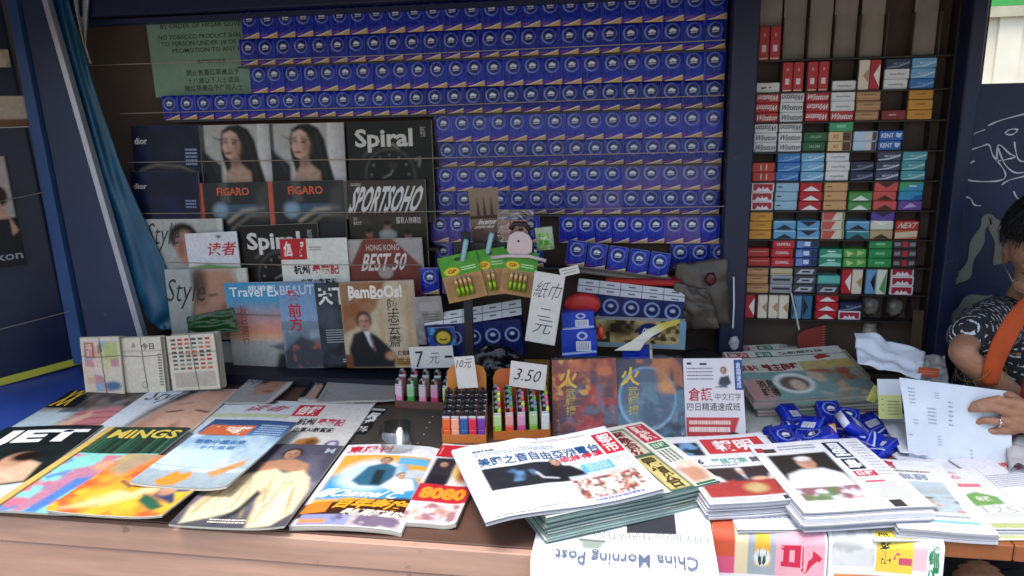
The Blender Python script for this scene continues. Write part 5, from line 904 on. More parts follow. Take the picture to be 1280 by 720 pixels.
flat('long folded newspaper with a green strip under the crowd photo paper', (1062, 600), (1270, 600), (1283, 668), (1056, 674), Z0+.0018, n_25, None, .0012, None, INK, 'newspaper', 'newspaper', '#9aa58c', 'newspapers piled on the counter', 3)
flat('crumpled dark printed newspaper under the heap of tissue packs', (925, 500), (1092, 494), (1125, 566), (935, 575), Z0+.004, n_green, None, .003, None, INK, 'newspaper', 'newspaper', '#8a8a84', 'newspapers piled on the counter', 2, .004)
# papers that hang over the front edge
def hang(label, x0, x1, ytop, drop, fn, ye=-.885, slope=0.0, lift=.012):
    w = x1-x0; flatl = (-ye)-ytop if False else abs(ye-ytop); h = flatl+drop; cv = Cv(w, h, '#dddddd', .0024); sh = Sheet(w, h); fn(cv, sh); r = .018
    def wf(V):
        s = h-V[:, 1]; L = flatl-r; a = np.clip((s-L)/r, 0, math.pi/2); d = np.maximum(s-L-r*math.pi/2, 0); off = V[:, 2]
        y = ytop-np.minimum(s, L)-(r+off)*np.sin(a)+0*d; z = -(r)+(r+off)*np.cos(a)-d
        wav = .003*np.sin(V[:, 0]/w*7+s*9)
        y = y-.02*np.clip(d/.2, 0, 1)*.6-wav*np.clip(d*12, 0, 1); z = z+wav*(d <= 0)*.6
        x = x0+V[:, 0]+slope*s
        return np.stack([x-x0, y-ye, z], -1)
    root = thing('newspaper', label, 'newspaper', Matrix.Translation((x0, ye, Z0+lift)), 'newspapers hanging over the counter edge')
    mb = MB(); cv.mesh_into(mb, .0004, 0, wf); mb.obj('front_page', INK, root, True)
    for q in range(3):
        mb = MB(); c2 = Cv(w-.004*q-.002, h-.001-.004*q, '#cfcfd4', .008); c2.mesh_into(mb, -.0016*(q+1), 0, wf); mb.obj('inner_page', INK, root, True)
    if sh.any: sh.mb.warp(wf); sh.mb.obj('lettering', INK, root)['kind'] = 'stuff'
def h_post(c, s):
    c.rect(0, 0, 1, 1, '#e2e4ea'); c.rect(.52, .2, .80, .345, '#35363c'); c.poly([(.25, .40), (.40, .40), (.38, .445), (.27, .45)], '#8f9a90', .02); c.poly([(.25, .395), (.40, .395), (.40, .405), (.25, .405)], '#4a4c50', .01)
    s.txt('China Morning Post', (.13, .455, .90, .520), '#5f6a80', .006, 0, .0042, 180); s.txt('CITY BOSS THREATENS', (.32, .345, .98, .385), '#8c8f98', .005, rot=180); s.poly([(.5, .395), (.97, .425), (.97, .429), (.5, .399)], '#3a3a42'); s.bars(.5, .41, .62, .44, 3, '#a4a6ac', .3); s.rect(.645, .415, .685, .475, '#c9707c'); s.bars(.70, .418, .745, .47, 7, '#5a5a5e', .6); s.bars(.84, .28, .97, .35, 6, '#6f727c', .4); s.bars(.78, .44, .96, .50, 6, '#b9bcc4', .4); s.bars(.05, .39, .22, .44, 5, '#c4c6ce', .35)
def h_lott(c, s):
    c.rect(0, 0, 1, 1, '#e0dfe6'); c.rect(.0, .15, .2, .42, '#c4563c'); c.rect(.0, .42, .2, .5, '#c9587c'); c.rect(.2, .15, .32, .5, '#d6c8a4'); c.rect(.32, .15, .56, .5, '#9aa2a8'); c.rect(.38, .2, .5, .46, '#d8a83c'); c.rect(.56, .15, .98, .5, '#d9a0ac'); c.ell(.44, .24, .07, .04, '#d8dcdc', .2); c.ell(.44, .42, .07, .04, '#d8dcdc', .2)
    c.rect(.0, .54, .9, .70, '#d9a62c'); c.rect(.0, .72, .3, .84, '#3f86bc'); c.rect(.9, .52, 1, .72, '#2c6a4a')
    s.txt('88', (.40, .2, .48, .46), '#2c4a3c', .03, rot=90); s.txt('六合', (.60, .18, .96, .48), '#c02c48', .04, rot=90); s.txt('金銀財寶錄', (.02, .56, .88, .68), '#a8601c', .01); s.txt('海洋', (.02, .73, .28, .83), '#1f5c94', .03); s.bars(.0, .9, .9, 1, 4, '#9aa0a8', .4)
def h_lott2(c, s):
    c.rect(0, 0, 1, 1, '#e0e1e8'); c.rect(.04, .15, .40, .46, '#cfd0d0'); c.noise(7, '#a8acac', .55, .08, .8, 71, (.04, .15, .4, .46)); c.rect(.42, .15, .74, .48, '#ddc24a'); c.rect(.74, .15, .86, .46, '#d8b4bc'); c.rect(.86, .12, .98, .56, '#cfe0d4'); c.rect(.06, .50, .82, .70, '#d6874a')
    s.txt('黑\n龍', (.45, .2, .55, .44), '#3a3a34', .03); s.txt('旺', (.57, .2, .73, .44), '#c0506c', .02); s.txt('彩\n經', (.87, .14, .97, .52), '#2c7a50', .03); s.txt('招財進寶福', (.08, .52, .80, .68), '#a8461c', .02); s.bars(.06, .74, .8, .98, 8, '#a4a8ae', .4)
xa = onz(657, 690, Z0)[0]; xb = onz(893, 690, Z0)[0]
hang('upside-down English broadsheet hanging over the counter front', xa+.012, xb, -.62, .26, h_post, -.912, lift=.006)
hang('lottery paper with pink, orange and yellow blocks hanging over the edge', xb+.003, onz(1041, 690, Z0)[0], -.66, .26, h_lott, -.79, lift=.004)
hang('racing paper with yellow and orange blocks hanging over the edge at right', onz(1041, 690, Z0)[0]+.004, onz(1187, 690, Z0)[0], -.64, .26, h_lott2, -.78, lift=.004)

# ================================================================ things in the middle of the counter
from mathutils import noise as mnoise
def blob(name, label, cat, c, r, amp, m, seed=0, sub=4, freq=1.6, ridged=True, flat_=None):
    bm = bmesh.new(); bmesh.ops.create_icosphere(bm, subdivisions=sub, radius=1)
    for v in bm.verts:
        p = v.co.copy(); n = mnoise.noise(p*freq+Vector((seed, seed*1.7, 3))); n2 = mnoise.noise(p*freq*2.6+Vector((seed*2, 1, seed)))
        d = 1+amp*((abs(n)*-1.6+.4) if ridged else n)+amp*.5*((abs(n2)*-1.6+.4) if ridged else n2); v.co = Vector((p.x*r[0], p.y*r[1], p.z*r[2]))*d
    zmin = min(v.co.z for v in bm.verts)
    for v in bm.verts: v.co.z -= zmin
    me = bpy.data.meshes.new(name); bm.to_mesh(me); bm.free(); me.materials.append(m); me.polygons.foreach_set('use_smooth', np.ones(len(me.polygons), bool))
    o = bpy.data.objects.new(name, me); COL.objects.link(o); o.location = (c[0], c[1], c[2]); return tag(o, label, cat)
def card(name, label, cat, P, fn, thick=.0012, m=None, parts=(), cell=.0016, group=None):
    M, w, h = P; r = thing(name, label, cat, M, group); cv = Cv(w, h, '#dddddd', cell); sh = Sheet(w, h); fn(cv, sh); mb = MB(); cv.mesh_into(mb); mb.box(.0002, w-.0002, .0002, h-.0002, -thick, -.0003, '#c8c4bc'); mb.obj('sheet', m or INK, r)
    if sh.any: sh.mb.obj('lettering', m or INK, r)['kind'] = 'stuff'
    return r, w, h

# ---- lighters
def lighter_mesh(body, top, seed=0, label='#e4e0e0', tall=.052):
    mb = MB(); x, d = .0088, .0055
    mb.box(-x, x, -d, d, 0, tall*.5, body, bev=.0015); mb.box(-x, x, -d, d, tall*.5+.0002, tall, label, bev=.0015); mb.box(-x*.96, x*.96, -d*.9, d*.9, tall+.0003, tall+.006, '#b9b9bc', bev=.001)
    mb.box(-x*.9, x*.1, -d*.85, d*.85, tall+.006, tall+.0165, '#222226', bev=.0012); mb.box(x*.15, x*.95, -d*.9, d*.9, tall+.006, tall+.0145, top, bev=.0015)
    V = []; F = []
    for k in range(10):
        a = 2*math.pi*k/10; V += [(-x*.1+.0042*math.cos(a), -d*.6, tall+.0165+.0042*math.sin(a)), (-x*.1+.0042*math.cos(a), d*.6, tall+.0165+.0042*math.sin(a))]
    F = [(2*k, 2*k+1, (2*k+3) % 20, (2*k+2) % 20) for k in range(10)]+[tuple(range(0, 20, 2)), tuple(range(19, 0, -2))]
    mb.add(V, F, lin('#8c8c90' if top != '#17171a' else '#141416')); return mb.mesh('cigarette_lighter', PLAST)
LM = {}
def lighter(body, top, label='#e4e0e0'):
    k = (body, top, label)
    if k not in LM: LM[k] = lighter_mesh(*k[:2], label=label)
    return LM[k]
def tint(c): return '#%02x%02x%02x' % tuple(int(int(c[i:i+2], 16)*.45+.55*225) for i in (1, 3, 5))
def lighter_box(label, bl, br, y_dep, rows, dz, bodies, tops, lid_top, col, desc, lidcol='#b9682c', labels=None, plain=None):
    a, b = onz(*bl, TOP), onz(*br, TOP); ex = nrm(b-a); w = float(np.linalg.norm(b-a)); ey = np.array([-ex[1], ex[0], 0]); M = frame(a, ex, ey); dep = y_dep
    r = thing('lighter_box', label, 'display box', M)
    mb = MB(); mb.box(0, w, 0, .0015, 0, .020, col); mb.obj('front_wall', CARD, r); mb = MB(); mb.box(0, .0015, .0018, dep, 0, .034, col); mb.obj('side_wall', CARD, r); mb = MB(); mb.box(w-.0015, w, .0018, dep, 0, .034, col); mb.obj('side_wall', CARD, r)
    mb = MB(); mb.box(.0018, w-.0018, .002, dep, .0005, .0022, col); mb.obj('bottom', CARD, r)
    # flap standing up at the back with a rounded top
    pts = [(.004, 0), (w-.004, 0), (w-.004, lid_top-.02), (w-.01, lid_top-.006), (w-.02, lid_top), (.02, lid_top), (.01, lid_top-.006), (.004, lid_top-.02)]; n = len(pts)
    mb = MB(); mb.add([(x, dep+.002+z*.12, z) for x, z in pts]+[(x, dep+.0045+z*.12, z) for x, z in pts], [tuple(range(n)), tuple(range(2*n-1, n-1, -1))]+[(i, n+i, n+(i+1) % n, (i+1) % n) for i in range(n)], lin(lidcol)); mb.obj('lid', CARD, r)
    st = (dep-.016)/max(rows-1, 1)
    mb = MB(); mb.add([(.003, .004, .003), (w-.003, .004, .003), (w-.003, dep-.002, .003), (.003, dep-.002, .003), (.003, dep-.002, .004+dz*(rows-1)), (w-.003, dep-.002, .004+dz*(rows-1))], [(0, 1, 2, 3), (0, 1, 5, 4), (2, 3, 4, 5), (0, 4, 3), (1, 2, 5)], lin('#3a2a20')); mb.obj('insert', CARD, r)
    nc = len(bodies[0]); Mw = np.array(M)
    for k in range(rows):
        for i in range(nc):
            x = .010+(w-.020)*i/(nc-1); y = .009+st*k; z = .004+dz*k
            p = Mw @ np.array([x, y, z, 1]); B = bodies[k % len(bodies)][i]; T = tops[k % len(tops)][i]
            inst('cigarette_lighter', lighter(B, T, B if (labels or k) else tint(B)), frame(p[:3], ex+np.array([0, random.uniform(-.06, .06), 0]), ey), '%s, %s from left, %s row %s' % (desc, ORD[i], ORD[k], 'from the front'), 'lighter', desc+' lined up in their box')
    return r
K = '#17171a'; pal = ['#e0622c', '#e8a48c', '#2c5c9c', '#c8344c', '#6c3c9c']
lighter_box('orange open box of black topped lighters', (553, 554), (608, 554), .070, 5, .0075, [[c for c in pal], pal[::-1], pal[2:]+pal[:2], pal, pal[1:]+pal[:1]], [[K]*5], .150, '#c9793c', 'black topped lighter', '#b87430', {c: c for c in pal})
n1 = ['#8cc43c', '#e05848', '#c8508c', '#7cb440', '#d8e0d8']; t1 = ['#c8e02c', '#ec4c38', '#e060a0', '#2ca05c', '#e8f03c']; t2 = ['#e8d838', '#2c94c0', '#ec5848', '#50c048', '#f06898']; t3 = ['#e04848', '#48b060', '#e8e040', '#4c90d0', '#ec6c9c']
lighter_box('orange open box of neon topped lighters', (617, 550), (688, 547), .070, 5, .0075, [n1], [t1, t3, t2, t1[::-1], t2[::-1]], .135, '#c07034', 'neon topped lighter', '#b8602c')
n2 = ['#e08cac', '#3c9c3c', '#d890a8', '#c83c70', '#d8cc50']
lighter_box('low box of pastel lighters at the rear, below the seven dollar tag', (494, 510), (563, 513), .05, 2, .012, [n2, ['#7c4a4c', '#4c5a44', '#8a6a5c', '#3c4a4c', '#5a4a50']], [['#d8c8c0', '#88b878', '#d0a0a8', '#c87048', '#e8d848'], ['#a84c4c', '#c84848', '#6a6a60', '#8a5050', '#c0a050']], .050, '#6a4a40', 'pastel lighter', '#5a4038')
def tagcard(label, tl, tr, br, bl, y, items, col='#c9c6c2', yb=None, name='price_tag'):
    def fn(c, s):
        c.rect(0, 0, 1, 1, col); c.noise(3, '#b8b4ae', .55, .2, .4, 3)
        for t, b, kw in items: s.txt(t, b, '#2a2a30', **kw)
    return card(name, label, 'price tag', face4(tl, tr, br, bl, y, yb), fn)
tagcard('white price tag reading 3.50 behind the neon lighters', (640, 451), (686, 457), (679, 488), (635, 482), -.412, [('3.50', (.16, .25, .85, .72), dict(bold=-.004, shear=.15))])
tagcard('white price tag with ten dollar handwriting on the orange flap', (569, 446), (593, 445), (597, 484), (571, 486), -.428, [('10元', (.1, .08, .85, .36), dict(bold=-.004, shear=.2))])
tagcard('white price tag with a handwritten seven at the rear', (511, 434), (566, 432), (568, 459), (514, 461), -.235, [('7', (.12, .2, .3, .95), dict(bold=-.002, shear=.2)), ('元', (.45, .3, .68, .8), dict(bold=-.01, shear=.2)), ('一', (.8, .45, .97, .55), dict(bold=0))])
tagcard('tall white paper tag with handwritten characters beside the battery cards', (672, 338), (707, 346), (693, 431), (653, 426), -.31, [('紙巾', (.12, .12, .92, .36), dict(bold=-.012, shear=.2)), ('二', (.32, .5, .72, .62), dict(bold=-.008, shear=.1)), ('元', (.25, .66, .82, .86), dict(bold=-.01, shear=.2))])
def f_pegs(c, s): c.rect(0, 0, 1, 1, '#c8c4be'); s.rect(.1, .3, .9, .36, '#3a3a3c'); s.rect(.15, .62, .85, .68, '#3a3a3c')
card('paper_clip', 'white paper strip clipped to the top of the tall price tag', 'paper strip', face4((699, 336), (723, 331), (724, 341), (701, 347), -.312), f_pegs)

# ---- battery stand and cards
a = ony(582, 300, -.245); zt = a[2]; st = thing('battery_stand', 'black upright stand the battery cards hang on', 'stand', Matrix.Translation((a[0], -.245, TOP)))
mb = MB(); mb.box(-.011, .011, -.004, .004, .004, zt-TOP+.02, '#ffffff', bev=.001); mb.obj('pole', BLACK, st); mb = MB(); mb.box(-.05, .05, -.04, .04, 0, .0038, '#ffffff', bev=.001); mb.obj('foot', BLACK, st)
mb = MB(); mb.box(-.03, .165, -.0035, .002, zt-TOP-.055, zt-TOP-.005, '#ffffff', bev=.001); mb.box(.105, .17, -.0025, .003, zt-TOP-.10, zt-TOP-.0555, '#ffffff'); mb.obj('back_plate', BLACK, st)
def batt_card(label, tl, tr, br, bl, y, nb, dx=0):
    M, w, h = face4(tl, tr, br, bl, y); r = thing('battery_card', label, 'batteries', M, 'green battery cards on the stand')
    c = Cv(w, h, '#4f9e2c', .0014); c.noise(4, '#3c8424', .5, .15, .7, nb); c.rect(0, .44, 1, 1, '#a87f52'); c.noise(3, '#94703f', .5, .2, .6, 5, (0, .46, 1, 1)); c.rect(.05, .52, .95, .90, '#8a6640', .5); c.ell(.28, .34, .2, .085, '#dcb62c', .1); c.ell(.5, .1, .1, .04, '#1c2a14', .3)
    s = Sheet(w, h); s.txt('GP', (.18, .30, .40, .38), '#8a4a14', .03); s.bars(.52, .28, .9, .38, 2, '#bcdca4', .5)
    mb = MB(); c.mesh_into(mb); mb.box(.0002, w-.0002, .0002, h-.0002, -.0012, -.0003, '#8a6a40'); mb.obj('card', CARD, r); s.mb.obj('lettering', CARD, r)
    for k in range(nb):
        x = w*(.5+dx)+(k-(nb-1)/2)*.0112; V = MB(); z = .0048; V.tube([(x, h*.11, z), (x, h*.33, z)], .0047, '#8fae2c', n=10); V.tube([(x, h*.33, z), (x, h*.50, z)], .0047, '#c8a070', n=10); V.tube([(x, h*.50, z), (x, h*.52, z)], .0018, '#c8c8c8', n=8); V.obj('battery', mat('battery_wrap', attr='ink', rough=.25, metal=.4), r, True)
batt_card('green card with four batteries, leftmost on the stand', (549, 323), (598, 312), (606, 370), (559, 380), -.262, 4)
batt_card('green card with two batteries, in the middle of the stand', (592, 313), (634, 308), (636, 366), (600, 371), -.256, 2, -.05)
batt_card('green card with four batteries, rightmost under the white bulldog clip', (627, 310), (674, 317), (666, 373), (629, 366), -.266, 4)
HB = mat('pale_blue_plastic', '#8fb4bc', rough=.35, noise=.1)
for l, p0, p1 in (('pale blue peg on the left battery card', (583, 299), (578, 328)), ('pale blue peg above the middle battery card', (615, 291), (609, 318))):
    a, b = ony(*p0, -.275), ony(*p1, -.270); mb = MB(); d = b-a; mb.tube([np.zeros(3)-a*0, d*.02, d*.15, d*.9, d*.98], [.003, .0055, .0062, .0058, .003], '#ffffff', n=10); mb.tube([d*.75+np.array([0, -.004, 0]), d*.75+np.array([0, .006, 0])], .0035, '#ffffff', n=8); o = mb.obj('peg', HB, None, True, Matrix.Translation(a)); tag(o, l, 'peg')
M, w, h = face4((612, 284), (684, 286), (685, 328), (613, 325), -.276); r = thing('bulldog_clip', 'white metal bulldog clip holding the rightmost battery card', 'clip', M)
mb = MB(); pts = [(.36, .18), (.64, .2), (.73, .3), (.74, .6), (.68, .8), (.58, .9), (.46, .9), (.36, .8), (.31, .6), (.3, .3)]; n = len(pts); mb.add([(x*w, y*h, .001+.004*(y > .5)) for x, y in pts]+[(x*w, y*h, -.001) for x, y in pts], [tuple(range(n)), tuple(range(2*n-1, n-1, -1))]+[(i, n+i, n+(i+1) % n, (i+1) % n) for i in range(n)], lin('#ffffff')); mb.obj('handle', mat('pinkish_white_metal', '#c9b4b4', rough=.35, noise=.12), r)
mb = MB(); mb.tube([(.02*w, .08*h, .002), (.3*w, .16*h, .004), (.7*w, .17*h, .004), (.98*w, .05*h, .002)], .0042, '#ffffff', n=10); mb.obj('jaw', MATS['pinkish_white_metal'], r, True)
mb = MB(); mb.tube([(.5*w, .62*h, .003), (.5*w, .62*h, .0052)], .003, '#ffffff', n=10); mb.obj('hole', BLACK, r)
mb = MB(); mb.tube([(.36*w, .95*h, -.003), (.42*w, 1.12*h, -.003), (.6*w, 1.12*h, -.003), (.7*w, .92*h, -.003)], .006, '#ffffff', n=8); mb.obj('spring', mat('dark_red_spring', '#2c1414', rough=.4), r, True)
def f_inc(c, s): c.grad(0, 0, 1, 1, '#84705f', '#4a3a32'); [c.poly([(x-.05, .42), (x-.02, .22), (x, .14), (x+.02, .22), (x+.06, .42)], '#33261f', .015) for x in (.28, .5, .74)]; c.rect(0, .42, 1, .47, '#3c2c24'); c.noise(4, '#3a2c26', .5, .15, .7, 61, (0, .6, 1, 1)); s.txt('Incense', (.28, .48, .88, .56), '#cfc4b8', .02, .2); s.txt('sticks', (.15, .57, .8, .62), '#c0b4a8', .02, .2)
card('incense_packet', 'brown incense packet with dark spires standing above the battery cards', 'packet', face4((587, 236), (623, 234), (627, 314), (590, 316), -.232), f_inc, .004, GLOSS)
def f_pink(c, s): c.grad(0, 0, 1, 1, '#d8a08c', '#c06a5c'); c.rect(.04, .04, .96, .96, '#cf7f6c'); c.rect(.08, .3, .5, .95, '#b85848'); c.ell(.7, .5, .25, .3, '#e0b8a0', .5); s.txt('2元', (.5, .2, .85, .5), '#3a2420', .02)
card('picture_card', 'pink and orange picture card in a clear bag', 'card', face4((626, 275), (659, 275), (660, 312), (627, 312), -.232), f_pink, .003, GLOSS)
P = face4((622, 261), (668, 263), (666, 314), (622, 314), -.238); mb = MB(); n = 14; V = [(P[1]*i/n, P[2]*j/n, .002*math.sin(i*1.3+j)*math.sin(j*.9)) for j in range(n+1) for i in range(n+1)]; mb.add(V, [(j*(n+1)+i, j*(n+1)+i+1, (j+1)*(n+1)+i+1, (j+1)*(n+1)+i) for j in range(n) for i in range(n)], lin('#ffffff')); o = mb.obj('clear_bag', BAGF, None, True, P[0]); tag(o, 'clear crinkled bag around the pink picture card', 'plastic bag')
def f_gum(c, s): c.grad(0, 0, 1, 1, '#b4bcac', '#6c8a5c'); c.rect(.2, .25, .75, .8, '#4f8f34'); c.noise(5, '#a8d060', .6, .06, .9, 62); s.txt('mint', (.25, .35, .7, .55), '#e0ecd0', .02)
card('sweet_packet', 'small green and clear sweet packet right of the pink card', 'packet', face4((670, 286), (691, 283), (691, 312), (670, 313), -.236), f_gum, .014, GLOSS)

# ---- tissue cartons seen from the front with their white tops
def carton(label, tl, tr, ml, mr, bl, br, yt, ym, n, dark=False):
    Pt = pose(ony(*tl, yt), ony(*tr, yt), ony(*mr, ym), ony(*ml, ym)); Pf = face4(ml, mr, br, bl, ym, ym); r = thing('tissue_carton', label, 'tissue packs', Pf[0])
    M, w, h = Pf; c = Cv(w, h, '#17225c', .0014); c.noise(5, '#101842', .5, .2, .7, n)
    for k in range(n):
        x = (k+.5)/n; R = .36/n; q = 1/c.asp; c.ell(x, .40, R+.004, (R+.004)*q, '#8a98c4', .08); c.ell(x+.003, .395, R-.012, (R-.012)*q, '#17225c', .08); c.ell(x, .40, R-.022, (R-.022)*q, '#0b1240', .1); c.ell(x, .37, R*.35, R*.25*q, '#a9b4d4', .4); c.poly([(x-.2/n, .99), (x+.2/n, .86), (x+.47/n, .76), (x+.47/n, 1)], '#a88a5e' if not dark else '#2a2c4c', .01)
        c.line([((k+1)/n, 0), ((k+1)/n, 1)], .006, '#0a1030', .004)
    mb = MB(); c.mesh_into(mb); mb.box(.0005, w-.0005, .0005, h-.0005, -.045, -.0008, '#17225c'); mb.obj('packs', FILMP, r)
    M2, w2, h2 = Pt; c = Cv(w2, h2, '#cfcfd2', .0014); s = Sheet(w2, h2)
    for k in range(n+1): s.rect(min(k/n, .995), 0, min(k/n+.006, 1), 1, '#5a5a66')
    s.rect(0, .48, 1, .54, '#5a5a66')
    for k in range(n):
        for j in (.25, .76): s.rect((k+.38)/n, j-.05, (k+.72)/n, j+.05, '#6a6a72')
    mb = MB(); c.mesh_into(mb); o = mb.obj('pack_tops', CARD, r); L = Pf[0].inverted() @ Pt[0]; o.matrix_local = L; o = s.mb.obj('lettering', CARD, r); o['kind'] = 'stuff'; o.matrix_local = L
carton('row of wrapped tissue packs with white tops, below the tilted loose row', (723, 348), (858, 363), (721, 364), (855, 380), (729, 402), (852, 409), -.10, -.13, 5)
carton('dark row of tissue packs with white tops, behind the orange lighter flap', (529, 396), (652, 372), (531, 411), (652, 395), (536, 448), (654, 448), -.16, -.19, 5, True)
def f_toy(c, s): c.rect(0, 0, 1, 1, '#1d3f86'); c.noise(4, '#4f8fc4', .55, .1, .8, 63); c.ell(.55, .5, .38, .48, '#1a1c20', .1); c.ell(.55, .56, .26, .34, '#b8a23c', .12); c.line([(.42, .62), (.55, .68), (.68, .62)], .05, '#2a2414', .02)
card('toy_packet', 'blue packet with a round yellow face, behind the seven dollar tag', 'packet', face4((532, 411), (569, 408), (569, 432), (540, 433), -.20), f_toy, .006, GLOSS)
def f_grey(c, s): c.grad(0, 0, 1, 1, '#8a8482', '#6a6462'); c.noise(3, '#a09a96', .5, .15, .6, 64); c.rect(.25, .12, .9, .3, '#9c9694'); s.bars(.3, .36, .85, .8, 8, '#565250', .4)
card('folded_wrapper', 'grey plastic wrapped leaflet beside the brown and cream magazine', 'leaflet', face4((519, 371), (556, 371), (553, 428), (518, 432), -.175), f_grey, .004, GLOSS)
# purple and blue packs at the left foot of the rack
for i, (px, py, hue, l) in enumerate(((526, 368, 'b', 'blue tissue pack standing loose left of the battery stand'), (553, 367, 'v', 'purple tissue pack standing loose behind the leftmost battery card'))):
    p = ony(px, py, -.10); inst('tissue_pack', tmesh(.070, hue, i), frame(p, (1, .03, 0), (0, .05, 1)), l, 'tissue pack', 'pocket tissue packs lined up on the rack')
blob('plastic_bag', 'shiny black crumpled plastic bag behind the orange lighter flap', 'plastic bag', (*ony(618, 430, -.27)[:2], TOP+.03), (.058, .03, .055), .45, mat('black_polythene', '#0d0d12', rough=.18, bump=.9, bscale=45), 3)
# wooden coloured boxes
p0 = ony(652, 453, -.26); mb = MB(); r = thing('incense_box_stack', 'stack of yellow brown incense boxes below the tall price tag', 'boxes', Matrix.Translation((p0[0], -.26, TOP)))
for k in range(5): mb = MB(); mb.box(random.uniform(0, .003), .065+random.uniform(0, .003), 0, .04, k*.0215, k*.0215+.021, ['#9a6f2c', '#a87f3c', '#8c6428', '#a4843c', '#966c34'][k], bev=.001); mb.obj('box', CARD, r)
# red lid and loose packs under it
M, w, h = face4((705, 366), (751, 366), (751, 394), (705, 394), -.235); mb = MB()
mb.lathe([(0, .012), (.6, .011), (.92, .008), (1, .002), (1, -.006), (.9, -.010)], '#ffffff', 0, 28); mb.warp(lambda V: np.stack([w/2+V[:, 0]*w/2, h/2+V[:, 1]*h/2, V[:, 2]], -1)); o = mb.obj('round_red_plate', mat('red_plastic', '#a81a14', rough=.45, noise=.1), None, True, M); tag(o, 'round red plastic plate above the loose blue packs', 'plate')
def endface(label, tl, tr, br, bl, y, seed):
    M, w, h = face4(tl, tr, br, bl, y); c = Cv(w, h, '#1e3fae', .0014); c.noise(3, '#15308c', .5, .2, .7, seed); c.line([(0, .9), (1, .8)], .05, '#c9d2ea', .02, .8); c.ell(.6, .22, .14, .14, '#c9d2ea', .2); c.ell(.6, .22, .1, .1, '#1a3694', .2); s = Sheet(w, h); s.rect(.42, .42, .84, .78, '#c9ccd8'); [s.rect(.46+k*.05, .46, .48+k*.05, .74, '#6a6e84', .0006) for k in range(7)]
    r = thing('tissue_pack', label, 'tissue pack', M, 'loose tissue packs beside the tall price tag'); mb = MB(); c.mesh_into(mb); mb.box(.0005, w-.0005, .0005, h-.0005, -.04, -.001, '#1e3fae', bev=.001); mb.obj('wrapper', FILMP, r); s.mb.obj('barcode_label', FILMP, r)
endface('loose blue tissue pack with a barcode, directly below the red lid', (703, 391), (743, 389), (741, 413), (702, 414), -.27, 1)
endface('loose blue tissue pack with a barcode, lower of the two below the red lid', (703, 413), (744, 412), (747, 446), (701, 446), -.275, 2)
blob('red_ball', 'small orange red ball of plastic beside the loose blue packs', 'ball', (*ony(751, 425, -.25)[:2], ony(751, 425, -.25)[2]), (.009, .009, .018), .1, mat('orange_red_plastic', '#b83a1c', rough=.3), 2, 3, ridged=False)
kb = ony(756, 356, -.10); mb = MB(); mb.box(0, .19, 0, .06, 0, .014, '#ffffff', bev=.004); o = mb.obj('red_tray', MATS['red_plastic'], None, False, frame(kb, nrm(ony(845, 358, -.10)-kb), (0, 1, 0))); tag(o, 'flat red plastic tray under the tilted row of tissue packs', 'tray')
def f_rule(c, s): c.rect(0, 0, 1, 1, '#5c5650'); s.bars(.02, .2, .98, .5, 1, '#2c2a28', .6); s.bars(.02, .6, .98, .9, 1, '#8a847c', .6)
card('printed_strip', 'narrow grey printed strip below the tilted row of tissue packs', 'strip', face4((720, 332), (838, 348), (838, 355), (720, 341), -.075), f_rule, .006, CARD)
def f_nuts(c, s):
    c.rect(0, 0, 1, 1, '#8f7f5c'); c.mosaic(0, 0, 1, 1, 18, 7, ['#c4ae78', '#4a3a28', '#a8925c', '#6c5838', '#b8a06c'], 65); c.ell(.28, .3, .2, .3, '#2a1d16', .4, .9); c.ell(.6, .35, .13, .28, '#1d2860', .1); c.rect(.93, 0, 1, 1, '#7c9cb4'); c.rect(0, .82, 1, 1, '#8ca4ac'); s.txt('nuts', (.53, .22, .67, .46), '#d8dcec', .02, .2)
card('snack_tray', 'tray of nuts in netted packaging beneath the white topped tissue packs', 'snack tray', face4((745, 398), (858, 404), (856, 436), (744, 434), -.16), f_nuts, .03, GLOSS)
blob('crumpled_bag', 'small clear crumpled bag beside the loose blue packs', 'plastic bag', (*ony(762, 432, -.2)[:2], TOP+.02), (.02, .02, .02), .4, BAGF, 9, 3)
# pointed paper strip with yellow tips
def ribbon(label, pts, y0, y1, fn_col):
    mb = MB(); V = []; F = []; n = len(pts); c = []
    for i, (a, b) in enumerate(pts):
        y = y0+(y1-y0)*i/(n-1); V += [ony(*a, y), ony(*b, y-.004)]; c += [lin(fn_col(i/(n-1)))]*2
    V = np.array(V); o_ = V.mean(0); F = [(2*i, 2*i+1, 2*i+3, 2*i+2) for i in range(n-1)]; mb.add(V-o_, F, np.array(c)); o = mb.obj('paper_strip', INK, None, False, Matrix.Translation(o_)); o.modifiers.new('s', 'SOLIDIFY').thickness = .0012; return tag(o, label, 'paper strip')
ribbon('pointed white paper strip with yellow tip lying across the nut tray', [((768, 438), (800, 438)), ((790, 426), (806, 428)), ((808, 413), (816, 420)), ((826, 404), (834, 410)), ((848, 399), (851, 403))], -.27, -.20, lambda t: '#d6d2c4' if t < .6 else '#c4b04c')
M, w, h = face4((777, 439), (814, 437), (817, 449), (779, 450), -.26); mb = MB(); c = Cv(w, h, '#1c36a0', .0015); c.mesh_into(mb); mb.box(.0005, w-.0005, .0005, h-.0005, -.045, -.001, '#1e3fae', bev=.001); mb.box(w-.006, w+.0002, .0005, h, -.045, .0004, '#d8c8a8'); o = mb.obj('tissue_pack', FILMP, None, False, M); tag(o, 'blue tissue pack lying on its side behind the right comic', 'tissue pack', 'loose tissue packs beside the tall price tag')
